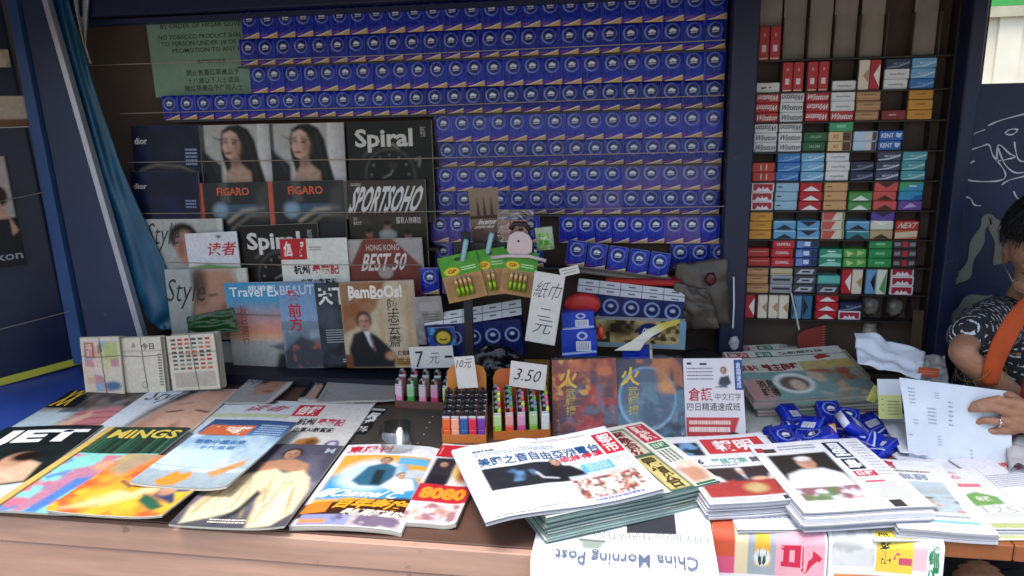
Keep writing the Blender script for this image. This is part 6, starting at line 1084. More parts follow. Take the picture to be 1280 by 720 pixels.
# brown stuff in clear bags by the post
GB = mat('brownish_bag', '#50463e', rough=.4, noise=.4, nscale=18, bump=.4, bscale=25)
def goods():
    r = thing('goods_bag', 'crinkled greyish brown plastic bag hanging beside the dark post', 'plastic bag', Matrix.Translation(ony(875, 405, -.09)))
    o0 = np.array(r.matrix_world.translation)
    for k, (cs, y) in enumerate((([(845, 330), (908, 322), (912, 405), (840, 408)], -.075), ([(843, 352), (885, 362), (900, 410), (842, 412)], -.10))):
        n = 26; tl, tr, br, bl = [ony(*c, y) for c in cs]; V = []
        for j in range(n+1):
            for i in range(n+1):
                u, v = i/n, j/n; p = (tl*(1-u)+tr*u)*(1-v)+(bl*(1-u)+br*u)*v; q = mnoise.noise(Vector((u*5+k*7, v*5, k))); q2 = abs(mnoise.noise(Vector((u*3+k, v*3+4, 2)))); V.append(p-o0+np.array([.006*q, -.018*math.sin(u*math.pi)*math.sin(v*math.pi)-.010*q2, .005*q]))
        mb = MB(); mb.add(V, [(j*(n+1)+i, (j+1)*(n+1)+i, (j+1)*(n+1)+i+1, j*(n+1)+i+1) for j in range(n) for i in range(n)], lin('#ffffff')); o = mb.obj('bag_side', GB, r, True); o.modifiers.new('s', 'SOLIDIFY').thickness = .001
goods()
blob('red_packet', 'small dark red packet in front of the brownish bag', 'packet', ony(888, 358, -.122), (.013, .008, .017), .35, mat('dark_red_plastic', '#4a1414', rough=.4, noise=.3), 6, 3)
blob('black_bag', 'rounded black bag at the foot of the dark post', 'bag', (*ony(875, 436, -.14)[:2], TOP+.01), (.07, .04, .052), .15, mat('black_cloth', '#121316', rough=.5, noise=.3), 8, 3, ridged=False)
def crumple(name, label, cat, corners3, amp, m, n=24, seed=1, fn=None, sag=0):
    tl, tr, br, bl = [np.asarray(p) for p in corners3]; mb = MB(); V = []
    nn = nrm(np.cross(tr-tl, bl-tl))
    for j in range(n+1):
        for i in range(n+1):
            u, v = i/n, j/n; p = (tl*(1-u)+tr*u)*(1-v)+(bl*(1-u)+br*u)*v; k = mnoise.noise(Vector((u*4+seed, v*4, seed))); k2 = abs(mnoise.noise(Vector((u*2.2+seed*3, v*2.2+seed, 1)))); V.append(p+nn*(amp*(k*.5-k2*1.4))+np.array([0, 0, -sag*4*u*(1-u)]))
    V = np.array(V); o_ = V.mean(0); o_[2] = V[:, 2].min(); F = [(j*(n+1)+i, (j+1)*(n+1)+i, (j+1)*(n+1)+i+1, j*(n+1)+i+1) for j in range(n) for i in range(n)]
    mb.add(V-o_, F, lin('#ffffff')); o = mb.obj(name, m, None, True, Matrix.Translation(o_)); o.modifiers.new('s', 'SOLIDIFY').thickness = .0008; return tag(o, label, cat)
WP = mat('white_paper', '#c9ced8', rough=.6, noise=.06, nscale=8, bump=.1)
crumple('white_paper', 'blank bluish white sheet lying crumpled behind the flyer', 'paper', (onz(812, 428, TOP+.05), onz(890, 426, TOP+.055), onz(932, 452, TOP+.03), onz(800, 452, TOP+.03)), .03, WP, seed=4)
blob('knotted_cloth', 'knotted white and black rag hanging at the foot of the dark post', 'cloth', ony(917, 438, -.10), (.012, .01, .018), .4, mat('rag', '#a9a9ac', rough=.8, noise=.5, nscale=60), 4, 3)

crumple('plastic_bag', 'crumpled green plastic bag under the lower end of the blue sheet', 'plastic bag', (ony(234, 396, -.17), ony(292, 384, -.16), ony(298, 414, -.17), ony(236, 420, -.18)), .012, mat('green_bag', '#1f421f', rough=.3, noise=.5, nscale=30, bump=.5, bscale=40), seed=21)

# ---- comics and flyer leaning
def comic(label, tl, tr, br, bl, yt, yb, seed, blue):
    P = face4(tl, tr, br, bl, yt, yb); cv = Cv(P[1], P[2], '#5a2a24', .0016); sh = Sheet(P[1], P[2])
    if blue:
        cv.grad(0, 0, 1, 1, '#3c3a48', '#1b2840'); cv.noise(4, '#b0602c', .52, .1, .9, seed, (.3, 0, 1, .5)); cv.noise(4, '#4c7488', .55, .1, .9, seed+1, (0, .4, 1, 1)); cv.ell(.45, .5, .44, .40, '#86b4d0', .02, .8); cv.ell(.46, .49, .41, .37, '#24344c', .05, .8); cv.noise(5, '#5f7f8c', .55, .1, .8, seed+2, (.1, .3, .9, .85)); cv.poly([(.55, .0), (.85, .0), (.8, .3), (.9, .45), (.7, .42), (.62, .25)], '#b8703c', .03, .8); cv.ell(.75, .36, .12, .08, '#d09048', .5, .8)
    else:
        cv.grad(0, 0, 1, 1, '#8a4030', '#4a1414'); cv.noise(4, '#c46a34', .52, .1, .9, seed, (0, 0, 1, .5)); cv.noise(4, '#3c3444', .52, .12, .9, seed+1, (.1, .15, 1, .95)); cv.noise(5, '#a83430', .58, .08, .9, seed+2); cv.noise(5, '#5a6478', .6, .08, .7, seed+4, (.2, .3, 1, .8)); cv.noise(6, '#d89a4c', .68, .06, .9, seed+3, (0, 0, .6, .5))
    sh.txt('火', (.1, .12, .4, .36) if not blue else (.06, .1, .36, .34), '#dcb42c', .02, .1); sh.txt('武\n耀\n揚', (.2, .36, .36, .68) if not blue else (.16, .35, .32, .70), '#b89a34', .012)
    r = booklet('comic_book', label, 'comic', P, .006, cv, sh, GLOSS, edge='#bdb4a8'); w, h = P[1], P[2]
    fm = MB(); n = 16; V = [((w+.004)*i/n-.002, (h+.008)*j/n-.003, .0016+.0014*math.sin(i*.9+j*.4+seed)*math.sin(j*.7)) for j in range(n+1) for i in range(n+1)]; fm.add(V, [(j*(n+1)+i, j*(n+1)+i+1, (j+1)*(n+1)+i+1, (j+1)*(n+1)+i) for j in range(n) for i in range(n)], lin('#ffffff')); fm.obj('plastic_sleeve', FILM, r, True)
comic('red and grey flame comic in a clear sleeve, leaning left of its blue twin', (690, 450), (771, 448), (772, 551), (692, 553), -.33, -.425, 81, False)
comic('blue comic with a pale ring in a clear sleeve, leaning right of its red twin', (771, 448), (854, 449), (855, 547), (773, 551), -.325, -.42, 91, True)
def f_fly(c, s):
    c.rect(0, 0, 1, 1, '#d6cfd2'); c.face(.68, .16, .055, '#b98f7a', '#3c2418'); c.poly([(.58, .33), (.62, .24), (.76, .22), (.8, .32), (.7, .36)], '#35404a', .015); c.poly([(.52, .37), (.7, .32), (.74, .37)], '#4a5a64', .015); c.rect(.02, .74, .9, .98, '#b83a42'); c.poly([(.78, 1), (.92, .72), (1, .72), (1, 1)], '#d6cfd2', .01); c.ell(.8, .98, .12, .06, '#241a10', .1)
    s.rect(.86, .02, 1, .4, '#2c4a84'); s.txt('倉\n頡\n速\n成', (.89, .05, .97, .38), '#d8dce8', .01, z=.0006); s.txt('倉頡', (.07, .37, .48, .54), '#b02c3c', .015); s.txt('中文打字', (.52, .44, .95, .53), '#5a5a60', .005); s.txt('四日精通速成班', (.04, .56, .93, .66), '#4a4a50', .008); s.bars(.06, .12, .5, .3, 4, '#6a686c', .3); s.rect(.06, .05, .14, .08, '#3a3a3e'); s.rect(.28, .06, .4, .085, '#2a2a2e'); s.bars(.06, .78, .76, .86, 1, '#e8c8b8', .6, .0005); s.bars(.06, .86, .74, .96, 1, '#ecd8d0', .6, .0005)
card('flyer', 'white typing class flyer with a red band leaning beside the comics', 'flyer', face4((857, 447), (932, 449), (928, 547), (854, 549), -.33, -.41), f_fly, .004, GLOSS)

# ---- newspapers at the rear right
def n_food(c, s):
    c.rect(0, 0, 1, 1, '#d6d6c8'); c.rect(.0, .46, 1, 1, '#7c9a94'); c.noise(5, '#9a7c5c', .55, .08, .9, 72, (.55, .45, 1, 1)); c.noise(6, '#c9b494', .6, .06, .9, 73, (.55, .5, 1, 1)); c.ell(.40, .70, .16, .2, '#dcdfda', .08); c.ell(.40, .71, .12, .14, '#6a5c50', .15); c.ell(.42, .74, .06, .1, '#c9b09a', .2); c.rect(0, .3, .55, .46, '#d0c8b8'); c.rect(.56, .28, 1, .46, '#b8a878'); c.noise(7, '#a84c44', .62, .05, .8, 74, (.6, .45, 1, .9)); c.rect(0, .6, .18, 1, '#b8908c')
    s.rect(.02, .03, .2, .14, '#b44450'); s.txt('東方', (.03, .04, .19, .13), '#e0c8c0', .02, z=.0006); s.rect(.27, .03, .4, .14, '#2c5a40'); s.txt('專線', (.28, .045, .39, .13), '#c4d4c4', .02, z=.0006); s.txt('點新聞熱線', (.46, .05, .84, .11), '#4a4c44', .015); s.rect(.0, .155, 1, .165, '#3c5a4c'); s.txt('車站', (.02, .31, .2, .44), '#8a2c30', .03); s.txt('誰主碰壁', (.24, .29, .55, .45), '#7a2830', .04); s.txt('食肆招', (.58, .29, .98, .45), '#d0b860', .04); s.txt('消息\n報導', (.1, .62, .24, .94), '#3a2c20', .02); s.poly([(.72, .2), (.8, .14), (.88, .22), (.74, .26)], '#a84438')
pile('food photo newspaper, top of the pile at the rear right', ((922, 441), (1064, 433), (1083, 492), (923, 500)), TOP+.045, 4, .011, n_food, n_food, ripple(.002, 3), '#c4c0b4', .010, 'under the food photo newspaper', .045)
flat('older food photo newspaper pushed further back under the cabinet', (920, 434), (1060, 427), (1072, 470), (922, 480), TOP+.078, n_food, TOP+.040, .012, ripple(.0012, 1), INK, 'newspaper', 'newspaper', '#c4c0b4', 'newspapers piled on the counter')

# ---- heap of loose tissue packs
hp = [((985, 548), 20, .3, .028), ((1010, 532), -35, .5, .045), ((1034, 550), 35, -.3, .030), ((1058, 522), -20, .4, .045), ((1080, 542), 60, .2, .035), ((972, 530), 75, -.4, .022), ((1040, 516), 10, .6, .035), ((1097, 554), -50, .3, .022), ((1008, 558), -10, .9, .022), ((1060, 556), 15, -.5, .022), ((1092, 530), 25, .5, .018), ((995, 518), 40, .7, .03), ((1022, 540), 80, -.5, .052), ((1072, 528), 100, .8, .055)]
names = ['at the front left', 'tilted in the middle', 'front centre', 'on top at the rear', 'right of centre', 'at the left end', 'at the rear middle', 'at the right end', 'lowest at the front left', 'lowest at the front', 'at the rear right', 'at the rear left', 'topmost left of centre', 'topmost right of centre']
TB = [tissue_mesh(.070, 'b', 300+k, back=True) for k in range(2)]
for i, ((px, py), az, ti, dz) in enumerate(hp):
    p = onz(px, py, TOP+dz); a = math.radians(az); ex = np.array([math.cos(a), math.sin(a), .25*math.sin(i*2.1)]); ey = np.array([-math.sin(a), math.cos(a), ti]); ex = nrm(ex); ey = nrm(ey-ex*(ex@ey))
    inst('tissue_pack', tmesh(.072, 'b', i) if i % 3 == 0 else TB[i % 2], frame(p-ex*.025-ey*.036, ex, ey), 'loose blue tissue pack in the heap by the newspapers, %s' % names[i], 'tissue pack', 'heap of loose tissue packs')

# ---- glass tumbler
p = onz(497, 566, TOP+.004); zt = .062
mb = MB(); mb.lathe([(0, .0), (.030, 0), (.033, .002), (.038, zt), (.0365, zt), (.031, .006), (0, .005)], '#ffffff', 0, 32); o = mb.obj('glass_tumbler', film_mat('clear_glass', '#e6eaec', .12, .05, 3, .05), None, True, Matrix.Translation(p)); tag(o, 'empty clear tumbler standing on the dark grey magazine', 'tumbler')
mb = MB()
for x, y in ((537, 528), (533, 535), (530, 543), (541, 521)):
    q = onz(x, y, TOP+.0046); o = MB().box(-.0015, .0015, -.001, .001, 0, .0006, '#e0dcd4').obj('paper_scrap', INK, None, False, Matrix.Translation(q)); tag(o, 'tiny white paper scrap on the dark grey magazine, %s from the rear' % {528: 'second', 535: 'third', 543: 'fourth', 521: 'first'}[y], 'scrap', 'paper scraps on the dark magazine')

# ---- bottom of the cabinet
RN = thing('notebook', 'red spiral notebook standing under the cigarette packs', 'notebook', frame(ony(997, 437, -.005), (1, -.1, .05), (0, .1, 1)))
mb = MB(); mb.add([(0, 0, 0), (.066, .004, 0), (.066, .066, 0), (.016, .052, 0), (0, .04, 0), (0, 0, -.008), (.066, .004, -.008), (.066, .066, -.008), (.016, .052, -.008), (0, .04, -.008)], [(0, 1, 2, 3, 4), (9, 8, 7, 6, 5)]+[(i, 5+i, 5+(i+1) % 5, (i+1) % 5) for i in range(5)], lin('#ffffff')); mb.obj('cover', mat('red_card', '#7d1512', rough=.5, noise=.2), RN)
for k in range(9): mb = MB(); mb.tube([(.064+.006*math.cos(t), .006+k*.007, -.004+.006*math.sin(t)) for t in np.linspace(0, 5.5, 9)], .0008, '#8a7458', n=5); mb.obj('ring', PLAST, RN)
for l, px in (('pale lidded jar in the shade under the cabinet shelf', 1086),):
    p = ony(px, 424, .03); mb = MB(); mb.lathe([(0, 0), (.016, 0), (.018, .004), (.018, .03), (.015, .034), (.0155, .035), (.0155, .046), (.0, .046)], '#8a8478', 0, 18); o = mb.obj('jar', PLAST, None, True, Matrix.Translation(p)); tag(o, l, 'jar')
for k, (px, l) in enumerate(((945, 'first'), (974, 'second'), (1056, 'third'))):
    p = ony(px, 432, .06); mb = MB(); mb.box(-.024, .024, 0, .015, 0, .055, '#5f5a54', bev=.002); o = mb.obj('grey_box', mat('grey_card', '#6a645e', rough=.6, noise=.3, nscale=12), None, False, Matrix.Translation((p[0], .06, .906))); tag(o, 'dull grey box in the shade below the cabinet, %s from left' % l, 'box', 'dull boxes under the cabinet')
blob('brown_pouch', 'dark brown pouch at the lower right of the cabinet', 'pouch', (*ony(1112, 425, .03)[:2], .906), (.025, .02, .03), .2, mat('brown_leather', '#3a1d14', rough=.5, noise=.3), 7, 3, ridged=False)
for c_, l in ((5, 'left'), (6, 'right')):
    blob('plastic_wrapper', 'clear crumpled wrapper in the lowest shelf of the cabinet, %s one' % l, 'wrapper', (CX0+c_*CP+.027, .04, RB[9]+.001), (.022, .02, .026), .3, mat('dull_wrapper', '#7d766e', rough=.25, noise=.3, nscale=30, bump=.9, bscale=60), 11+c_, 3)
for k, px in enumerate((1141, 1148)):
    a, b = ony(px+4, 388, -.01-.006*k), ony(px, 436, -.02-.006*k); mb = MB(); d = a-b; mb.tube([np.zeros(3), d], .006, '#5a4a3c', n=4); o = mb.obj('cardboard_strip', INK, None, False, Matrix.Translation(b)); tag(o, 'brown cardboard strip leaning by the right cabinet side, %s one' % ('left', 'right')[k], 'cardboard strip')
mb = MB(); a, b = ony(989, 366, -.012), ony(999, 412, -.012); mb.tube([np.zeros(3), (b-a)*.5+np.array([0, -.003, 0]), b-a], .0022, '#c4c0ba', n=6); o = mb.obj('hanging_string', INK, None, False, Matrix.Translation(a)); tag(o, 'short white cord hanging before the lowest cigarette shelf', 'cord')

# ---- papers at the right
LP = mat('list_paper', '#ccd2de', rough=.6, noise=.05, nscale=6, bump=.08)
def notes(c, s): pass
crumple('folded_paper', 'large folded white paper standing behind the food photo newspapers', 'paper', (ony(1068, 416, -.20), ony(1156, 441, -.24), ony(1150, 476, -.30), ony(1072, 456, -.28)), .02, LP, seed=6)
crumple('plastic_bag', 'white plastic bag with a red mark behind the hand-held sheet', 'plastic bag', (ony(1138, 440, -.20), ony(1180, 448, -.22), ony(1186, 482, -.28), ony(1130, 476, -.28)), .025, mat('white_bag', '#b4b4b4', rough=.3, noise=.1, bump=.4, bscale=20), seed=8)
def f_red(c, s): c.rect(0, 0, 1, 1, '#c05238'); s.bars(.1, .3, .9, .8, 2, '#d88a70', .5)
card('red_label', 'orange red label on the white plastic bag', 'label', face4((1147, 459), (1173, 461), (1174, 472), (1148, 470), -.292), f_red, .0006)
def f_yel(c, s): c.rect(0, 0, 1, 1, '#c9cf8a'); c.rect(0, 0, 1, .4, '#cfd6dc'); s.bars(.4, .55, .9, .95, 5, '#6c6c5c', .3); s.bars(.15, .5, .22, .9, 3, '#7c7c6c', .2)
card('yellow_note', 'pale yellow slip sticking out left of the hand-held sheet', 'note', face4((1097, 474), (1130, 474), (1124, 524), (1098, 523), -.33, -.36), f_yel)
def f_yel2(c, s): c.rect(0, 0, 1, 1, '#c4c46c'); c.noise(3, '#8c9448', .5, .15, .7, 5)
card('yellow_note', 'small crumpled yellow slip behind the pale yellow one', 'note', face4((1085, 481), (1098, 484), (1099, 505), (1090, 500), -.32), f_yel2)
crumple('white_paper', 'loose white sheet on the counter under the yellow slips', 'paper', (onz(1100, 524, TOP+.02), onz(1150, 515, TOP+.03), onz(1160, 570, TOP+.016), onz(1125, 565, TOP+.016)), .008, LP, seed=3)
crumple('plastic_bag', 'pale crumpled plastic bag at the right edge below the hand', 'plastic bag', (onz(1255, 548, TOP+.03), onz(1320, 535, TOP+.04), onz(1330, 590, TOP+.01), onz(1262, 588, TOP+.02)), .03, MATS['white_bag'], seed=12)

# ================================================================ the stallholder
def person():
    HC = ony(1310, 320, -.25); fd = nrm(np.array([-.36, -.78, -.50])); rt = nrm(np.cross(fd, [0, 0, 1])); hu = np.cross(rt, fd)   # head frame: forward, right hand, up
    H = lambda f, r, u: HC+fd*f+rt*r+hu*u
    shR, elR, wrR = ony(1250, 398, -.19), ony(1197, 440, -.37), ony(1288, 512, -.30)
    nk = HC+np.array([.015, .075, -.125]); ch = nk+np.array([.02, .03, -.14]); sp = ch+np.array([.01, .05, -.2]); pv = sp+np.array([.0, .03, -.2]); pv[2] = .60
    shL = 2*np.array([nk[0]+.02, nk[1], 0])-np.array([shR[0], shR[1], 0]); shL = np.array([nk[0]+.20, nk[1]-.02, shR[2]])
    elL, wrL = ony(1385, 520, -.36), ony(1312, 527, -.440)
    verts, edges, rad = [], [], []
    def chain(start, pts, rs):
        i = start
        for p, r in zip(pts, rs):
            verts.append(tuple(p)); rad.append(r); k = len(verts)-1
            if i is not None: edges.append((i, k))
            i = k
        return i
    p0 = chain(None, [pv], [.135]); p1 = chain(p0, [sp, ch, nk+np.array([.005, .01, -.045])], [.125, .130, .085]); chest = 2
    chain(p1, [nk, nk+(HC-nk)*.5], [.052, .055])
    chain(chest, [ch+(shR-ch)*.7, shR, shR+(elR-shR)*.5, elR, elR+(wrR-elR)*.45, wrR, wrR+(wrR-elR)*.18], [.07, .056, .040, .029, .031, .023, .025])
    chain(chest, [ch+(shL-ch)*.7, shL, shL+(elL-shL)*.5, elL, elL+(wrL-elL)*.5, wrL], [.07, .058, .046, .040, .034, .024])
    for e in (-1, 1):
        kn = pv+np.array([e*.11-.06, -.36, .02]); kn[2] = .60; ft = kn+np.array([0, .04, 0]); ft[2] = .09
        chain(p0, [pv+np.array([e*.09, -.02, -.01]), (pv+kn)/2+np.array([e*.05, 0, 0]), kn, (kn+ft)/2, ft, ft+np.array([-.02, -.13, -.05])], [.09, .08, .06, .052, .04, .035])
    me = bpy.data.meshes.new('sk'); me.from_pydata(verts, edges, []); ob = bpy.data.objects.new('sk', me); COL.objects.link(ob)
    sm = ob.modifiers.new('skin', 'SKIN'); ss = ob.modifiers.new('sub', 'SUBSURF'); ss.levels = 2
    for k, r in enumerate(rad): me.skin_vertices[0].data[k].radius = (r, r); me.skin_vertices[0].data[k].use_root = (k == 0)
    dg = bpy.context.evaluated_depsgraph_get(); bm = bmesh.new(); bm.from_mesh(ob.evaluated_get(dg).to_mesh()); bpy.data.objects.remove(ob)
    def ell(c, ax, r, sub=3):
        g = bmesh.ops.create_icosphere(bm, subdivisions=sub, radius=1)['verts']
        A = np.array(ax)
        for v in g: q = np.array(v.co)*r; v.co = Vector(c+A.T @ q)
    AX = (rt, fd, hu)
    ell(H(-.015, 0, .025), AX, (.074, .090, .088), 4); ell(H(.025, 0, -.035), AX, (.056, .060, .078), 4)               # skull, face
    ell(H(.062, 0, -.095), AX, (.024, .022, .018)); ell(H(.080, 0, -.018), AX, (.013, .018, .026)); ell(H(.096, 0, -.034), AX, (.014, .014, .012))     # chin, nose
    ell(H(.072, 0, .030), AX, (.048, .018, .014)); ell(H(.078, 0, -.066), AX, (.024, .012, .007)); ell(H(.077, 0, -.078), AX, (.021, .012, .007))     # brow, lips
    for e in (-1, 1): ell(H(-.012, e*.074, -.012), AX, (.010, .018, .030)); ell(H(.058, e*.036, -.032), AX, (.022, .020, .020))                  # ears, cheeks
    def tube(pts, rs):
        for k in range(len(pts)-1):
            a, b = pts[k], pts[k+1]; L = np.linalg.norm(b-a); n = max(2, int(L/.004))
            for i in range(n+1): t = i/n; g = bmesh.ops.create_icosphere(bm, subdivisions=2, radius=(rs[k]*(1-t)+rs[k+1]*t))['verts']; [setattr(v, 'co', v.co+Vector(a*(1-t)+b*t)) for v in g]
    # left hand: palm and five fingers on the sheet
    palm = [wrL, ony(1288, 522, -.444), ony(1266, 518, -.440)]
    up = nrm(ony(1280, 480, -.44)-ony(1280, 540, -.44))
    for o_ in (-.022, -.008, .008, .022): tube([palm[0]+up*o_*.7, palm[1]+up*o_, palm[2]+up*o_*1.15], [.017, .014, .012])
    FG = [([(1266, 505), (1248, 499), (1230, 502), (1217, 505)], (-.443, -.445, -.438, -.430)), ([(1262, 516), (1242, 510), (1225, 511), (1213, 512)], (-.442, -.446, -.440, -.432)),
          ([(1262, 528), (1246, 527), (1231, 525), (1221, 528)], (-.440, -.445, -.440, -.432)), ([(1266, 538), (1252, 538), (1240, 539), (1231, 536)], (-.438, -.441, -.438, -.432))]
    for pts, ys in FG: tube([ony(*p, y) for p, y in zip(pts, ys)], [.0098, .009, .0082, .0066])
    tube([ony(1284, 510, -.43), ony(1262, 494, -.415), ony(1246, 492, -.405)], [.012, .0105, .008])      # thumb behind the sheet
    # right hand: mostly behind the sheet
    hR = wrR+nrm(wrR-elR)*.05; tube([wrR, hR], [.026, .030]); sd = nrm(np.cross(wrR-elR, [0, 0, 1]))
    for k in range(4): b = hR+np.array([0, 0, .02-.014*k]); tube([b, b+nrm(wrR-elR)*.04+np.array([-.01, -.01, 0]), b+nrm(wrR-elR)*.055+np.array([-.03, -.03, 0])], [.010, .009, .007])
    tube([wrR+np.array([0, 0, .02]), hR+np.array([-.02, -.03, .02]), hR+np.array([-.01, -.05, .015])], [.012, .010, .008])
    base = np.array([pv[0], pv[1], 0.0])
    for v in bm.verts: v.co -= Vector(base)
    m2 = bpy.data.meshes.new('person'); bm.to_mesh(m2); bm.free(); o = bpy.data.objects.new('person', m2); COL.objects.link(o)
    r = o.modifiers.new('r', 'REMESH'); r.mode = 'VOXEL'; r.voxel_size = .0036; s = o.modifiers.new('s', 'SMOOTH'); s.factor = .5; s.iterations = 5
    dg = bpy.context.evaluated_depsgraph_get(); m3 = bpy.data.meshes.new_from_object(o.evaluated_get(dg)); o.modifiers.clear(); o.data = m3; m3.materials.clear(); m3.materials.append(SKIN)
    m3.polygons.foreach_set('use_smooth', np.ones(len(m3.polygons), bool)); o.location = base
    tag(o, 'dark haired person in glasses, patterned black shirt and orange strap, reading a sheet', 'person')
    def part(mb, name, m, smooth=True): q = mb.obj(name, m, o, smooth); return q
    L = lambda p: np.asarray(p)-base
    # hair: short, covers the crown and the back of the head, swept over the forehead
    hm = MB(); V = []; F = []; nu, nv = 48, 30
    for j in range(nv+1):
        for i in range(nu):
            a = 2*math.pi*i/nu; front = math.cos(a); lim = .98+1.2*(1-front)/2+.04*math.sin(a*9); t = lim*j/nv
            d = np.array([math.sin(t)*math.sin(a), math.sin(t)*math.cos(a), math.cos(t)]); n = mnoise.noise(Vector(d*4))*.006+mnoise.noise(Vector((a*9, t*2, 0)))*.003; w_ = (1 if j < nv-2 else .9)
            V.append(L(H(-.018+d[1]*(.102+n)*w_, d[0]*(.088+n)*w_, .030+d[2]*(.104+n))))
    F = [(j*nu+i, j*nu+(i+1) % nu, (j+1)*nu+(i+1) % nu, (j+1)*nu+i) for j in range(nv) for i in range(nu)]; hm.add(V, F, lin('#ffffff')); q = part(hm, 'hair', mat('black_hair', '#0e0b0a', rough=.45, noise=.4, nscale=60, bump=.8, bscale=140)); q.modifiers.new('s', 'SOLIDIFY').thickness = .006
    sm2 = MB(); rh = random.Random(5)                                # loose strands over the cap
    for k in range(520):
        a = rh.uniform(0, 2*math.pi); t0 = rh.uniform(.05, .9); front = math.cos(a); lim = 1.0+1.2*(1-front)/2; t1 = min(lim+rh.uniform(-.05, .12), t0+rh.uniform(.5, 1.1)); da = rh.uniform(-.25, .25); P_ = []
        for q_ in range(6):
            f_ = q_/5; t = t0+(t1-t0)*f_; aa = a+da*f_; d = np.array([math.sin(t)*math.sin(aa), math.sin(t)*math.cos(aa), math.cos(t)]); e_ = .004+.004*math.sin(f_*3+k)
            P_.append(L(H(-.018+d[1]*(.103+e_), d[0]*(.089+e_), .030+d[2]*(.105+e_))))
        sm2.tube(P_, [.0006, .0011, .0012, .0011, .0009, .0003], '#ffffff', n=3, caps=False)
    q2 = part(sm2, 'hair_strands', MATS['black_hair']); q2['kind'] = 'stuff'
    dk = mat('eye_dark', '#1a1210', rough=.2); ey = mat('eye_white', '#8f8480', rough=.25)
    for e in (-1, 1):
        m = MB(); m.tube([L(H(.074+.002*math.cos(t*2), e*(.018+.013*t), .012+.004*math.sin(t*3))) for t in np.linspace(0, 2, 6)], [.0015, .003, .003, .0028, .002, .001], '#ffffff'); part(m, 'eyebrow', dk)
        m = MB(); m.lathe([(0, .006), (.5, .005), (.9, .0025), (1, 0)], '#ffffff', 0, 16); m.warp(lambda V, e=e: np.array([L(H(.0715+v[2], e*.031+v[0]*.011, -.009+v[1]*.0035)) for v in V])); part(m, 'eye', ey)
        m = MB(); m.lathe([(0, .008), (1, .006)], '#ffffff', 0, 12); m.warp(lambda V, e=e: np.array([L(H(.0715+v[2], e*.031+v[0]*.0048, -.0095+v[1]*.0038)) for v in V])); part(m, 'pupil', dk)
    lm = mat('lips', '#9a5a50', rough=.4); m = MB(); m.tube([L(H(.086-abs(t)*8*abs(t)*.9, t, -.071-.003*math.cos(t*90))) for t in np.linspace(-.021, .021, 7)], [.001, .003, .004, .004, .004, .003, .001], '#ffffff'); part(m, 'mouth', lm)
    gl = MB()
    for e in (-1, 1): gl.tube([L(H(.096-.010*abs(math.cos(t)+e*.8)*.6, e*.032+.024*math.cos(t), -.012+.018*math.sin(t))) for t in np.linspace(0, 2*math.pi, 22)], .0011, '#ffffff', n=6, caps=False); gl.tube([L(H(.086, e*.056, -.006)), L(H(.04, e*.076, .0)), L(H(-.02, e*.080, .0))], .0011, '#ffffff', n=6)
    gl.tube([L(H(.097, -.008, -.010)), L(H(.100, 0, -.007)), L(H(.097, .008, -.010))], .0011, '#ffffff', n=6); part(gl, 'glasses', mat('spectacle_frame', '#8a8078', rough=.3, metal=.7))
    # shirt: body and short sleeves, a little larger than the body
    v2, e2, r2 = [], [], []
    def ch2(st, pts, rs):
        i = st
        for p, r in zip(pts, rs):
            v2.append(tuple(L(p))); r2.append(r); k = len(v2)-1
            if i is not None: e2.append((i, k))
            i = k
        return i
    a0 = ch2(None, [pv+np.array([0, 0, .02])], [.150]); ch2(a0, [sp, ch, nk+np.array([.005, .01, -.05])], [.142, .148, .098])
    for S, E in ((shR, elR), (shL, elL)): ch2(2, [ch+(S-ch)*.7, S+np.array([0, 0, .006]), S+(E-S)*.45, S+(E-S)*.88], [.084, .072, .062, .064])
    me = bpy.data.meshes.new('sh'); me.from_pydata(v2, e2, []); so = bpy.data.objects.new('sh', me); COL.objects.link(so); so.modifiers.new('k', 'SKIN'); u = so.modifiers.new('u', 'SUBSURF'); u.levels = 3
    for k, rr in enumerate(r2): me.skin_vertices[0].data[k].radius = (rr, rr); me.skin_vertices[0].data[k].use_root = (k == 0)
    dg = bpy.context.evaluated_depsgraph_get(); ms = bpy.data.meshes.new_from_object(so.evaluated_get(dg)); bpy.data.objects.remove(so)
    for v in ms.vertices: n = mnoise.noise(Vector(v.co)*14)*.006+abs(mnoise.noise(Vector(v.co)*9+Vector((3, 1, 2))))*-.006; v.co += v.normal*n
    sm_ = bpy.data.materials.new('dashed_black_cloth'); sm_.use_nodes = True; n = sm_.node_tree.nodes; l = sm_.node_tree.links; b = n['Principled BSDF']; b.inputs['Roughness'].default_value = .85
    tc = n.new('ShaderNodeTexCoord'); br = n.new('ShaderNodeTexBrick'); br.inputs['Scale'].default_value = 1; br.inputs['Color1'].default_value = (.012, .013, .018, 1); br.inputs['Color2'].default_value = (.018, .02, .028, 1); br.inputs['Mortar'].default_value = (.55, .58, .62, 1); br.inputs['Mortar Size'].default_value = .0012; br.inputs['Brick Width'].default_value = .9; br.inputs['Row Height'].default_value = .0085; br.inputs['Mortar Smooth'].default_value = .1
    mp = n.new('ShaderNodeMapping'); mp.inputs['Rotation'].default_value = (1.1, .5, .6); l.new(tc.outputs['Object'], mp.inputs['Vector']); l.new(mp.outputs[0], br.inputs['Vector'])
    nz = n.new('ShaderNodeTexNoise'); nz.inputs['Scale'].default_value = 85; l.new(tc.outputs['Object'], nz.inputs['Vector']); gt = n.new('ShaderNodeMath'); gt.operation = 'GREATER_THAN'; gt.inputs[1].default_value = .52; l.new(nz.outputs['Fac'], gt.inputs[0])
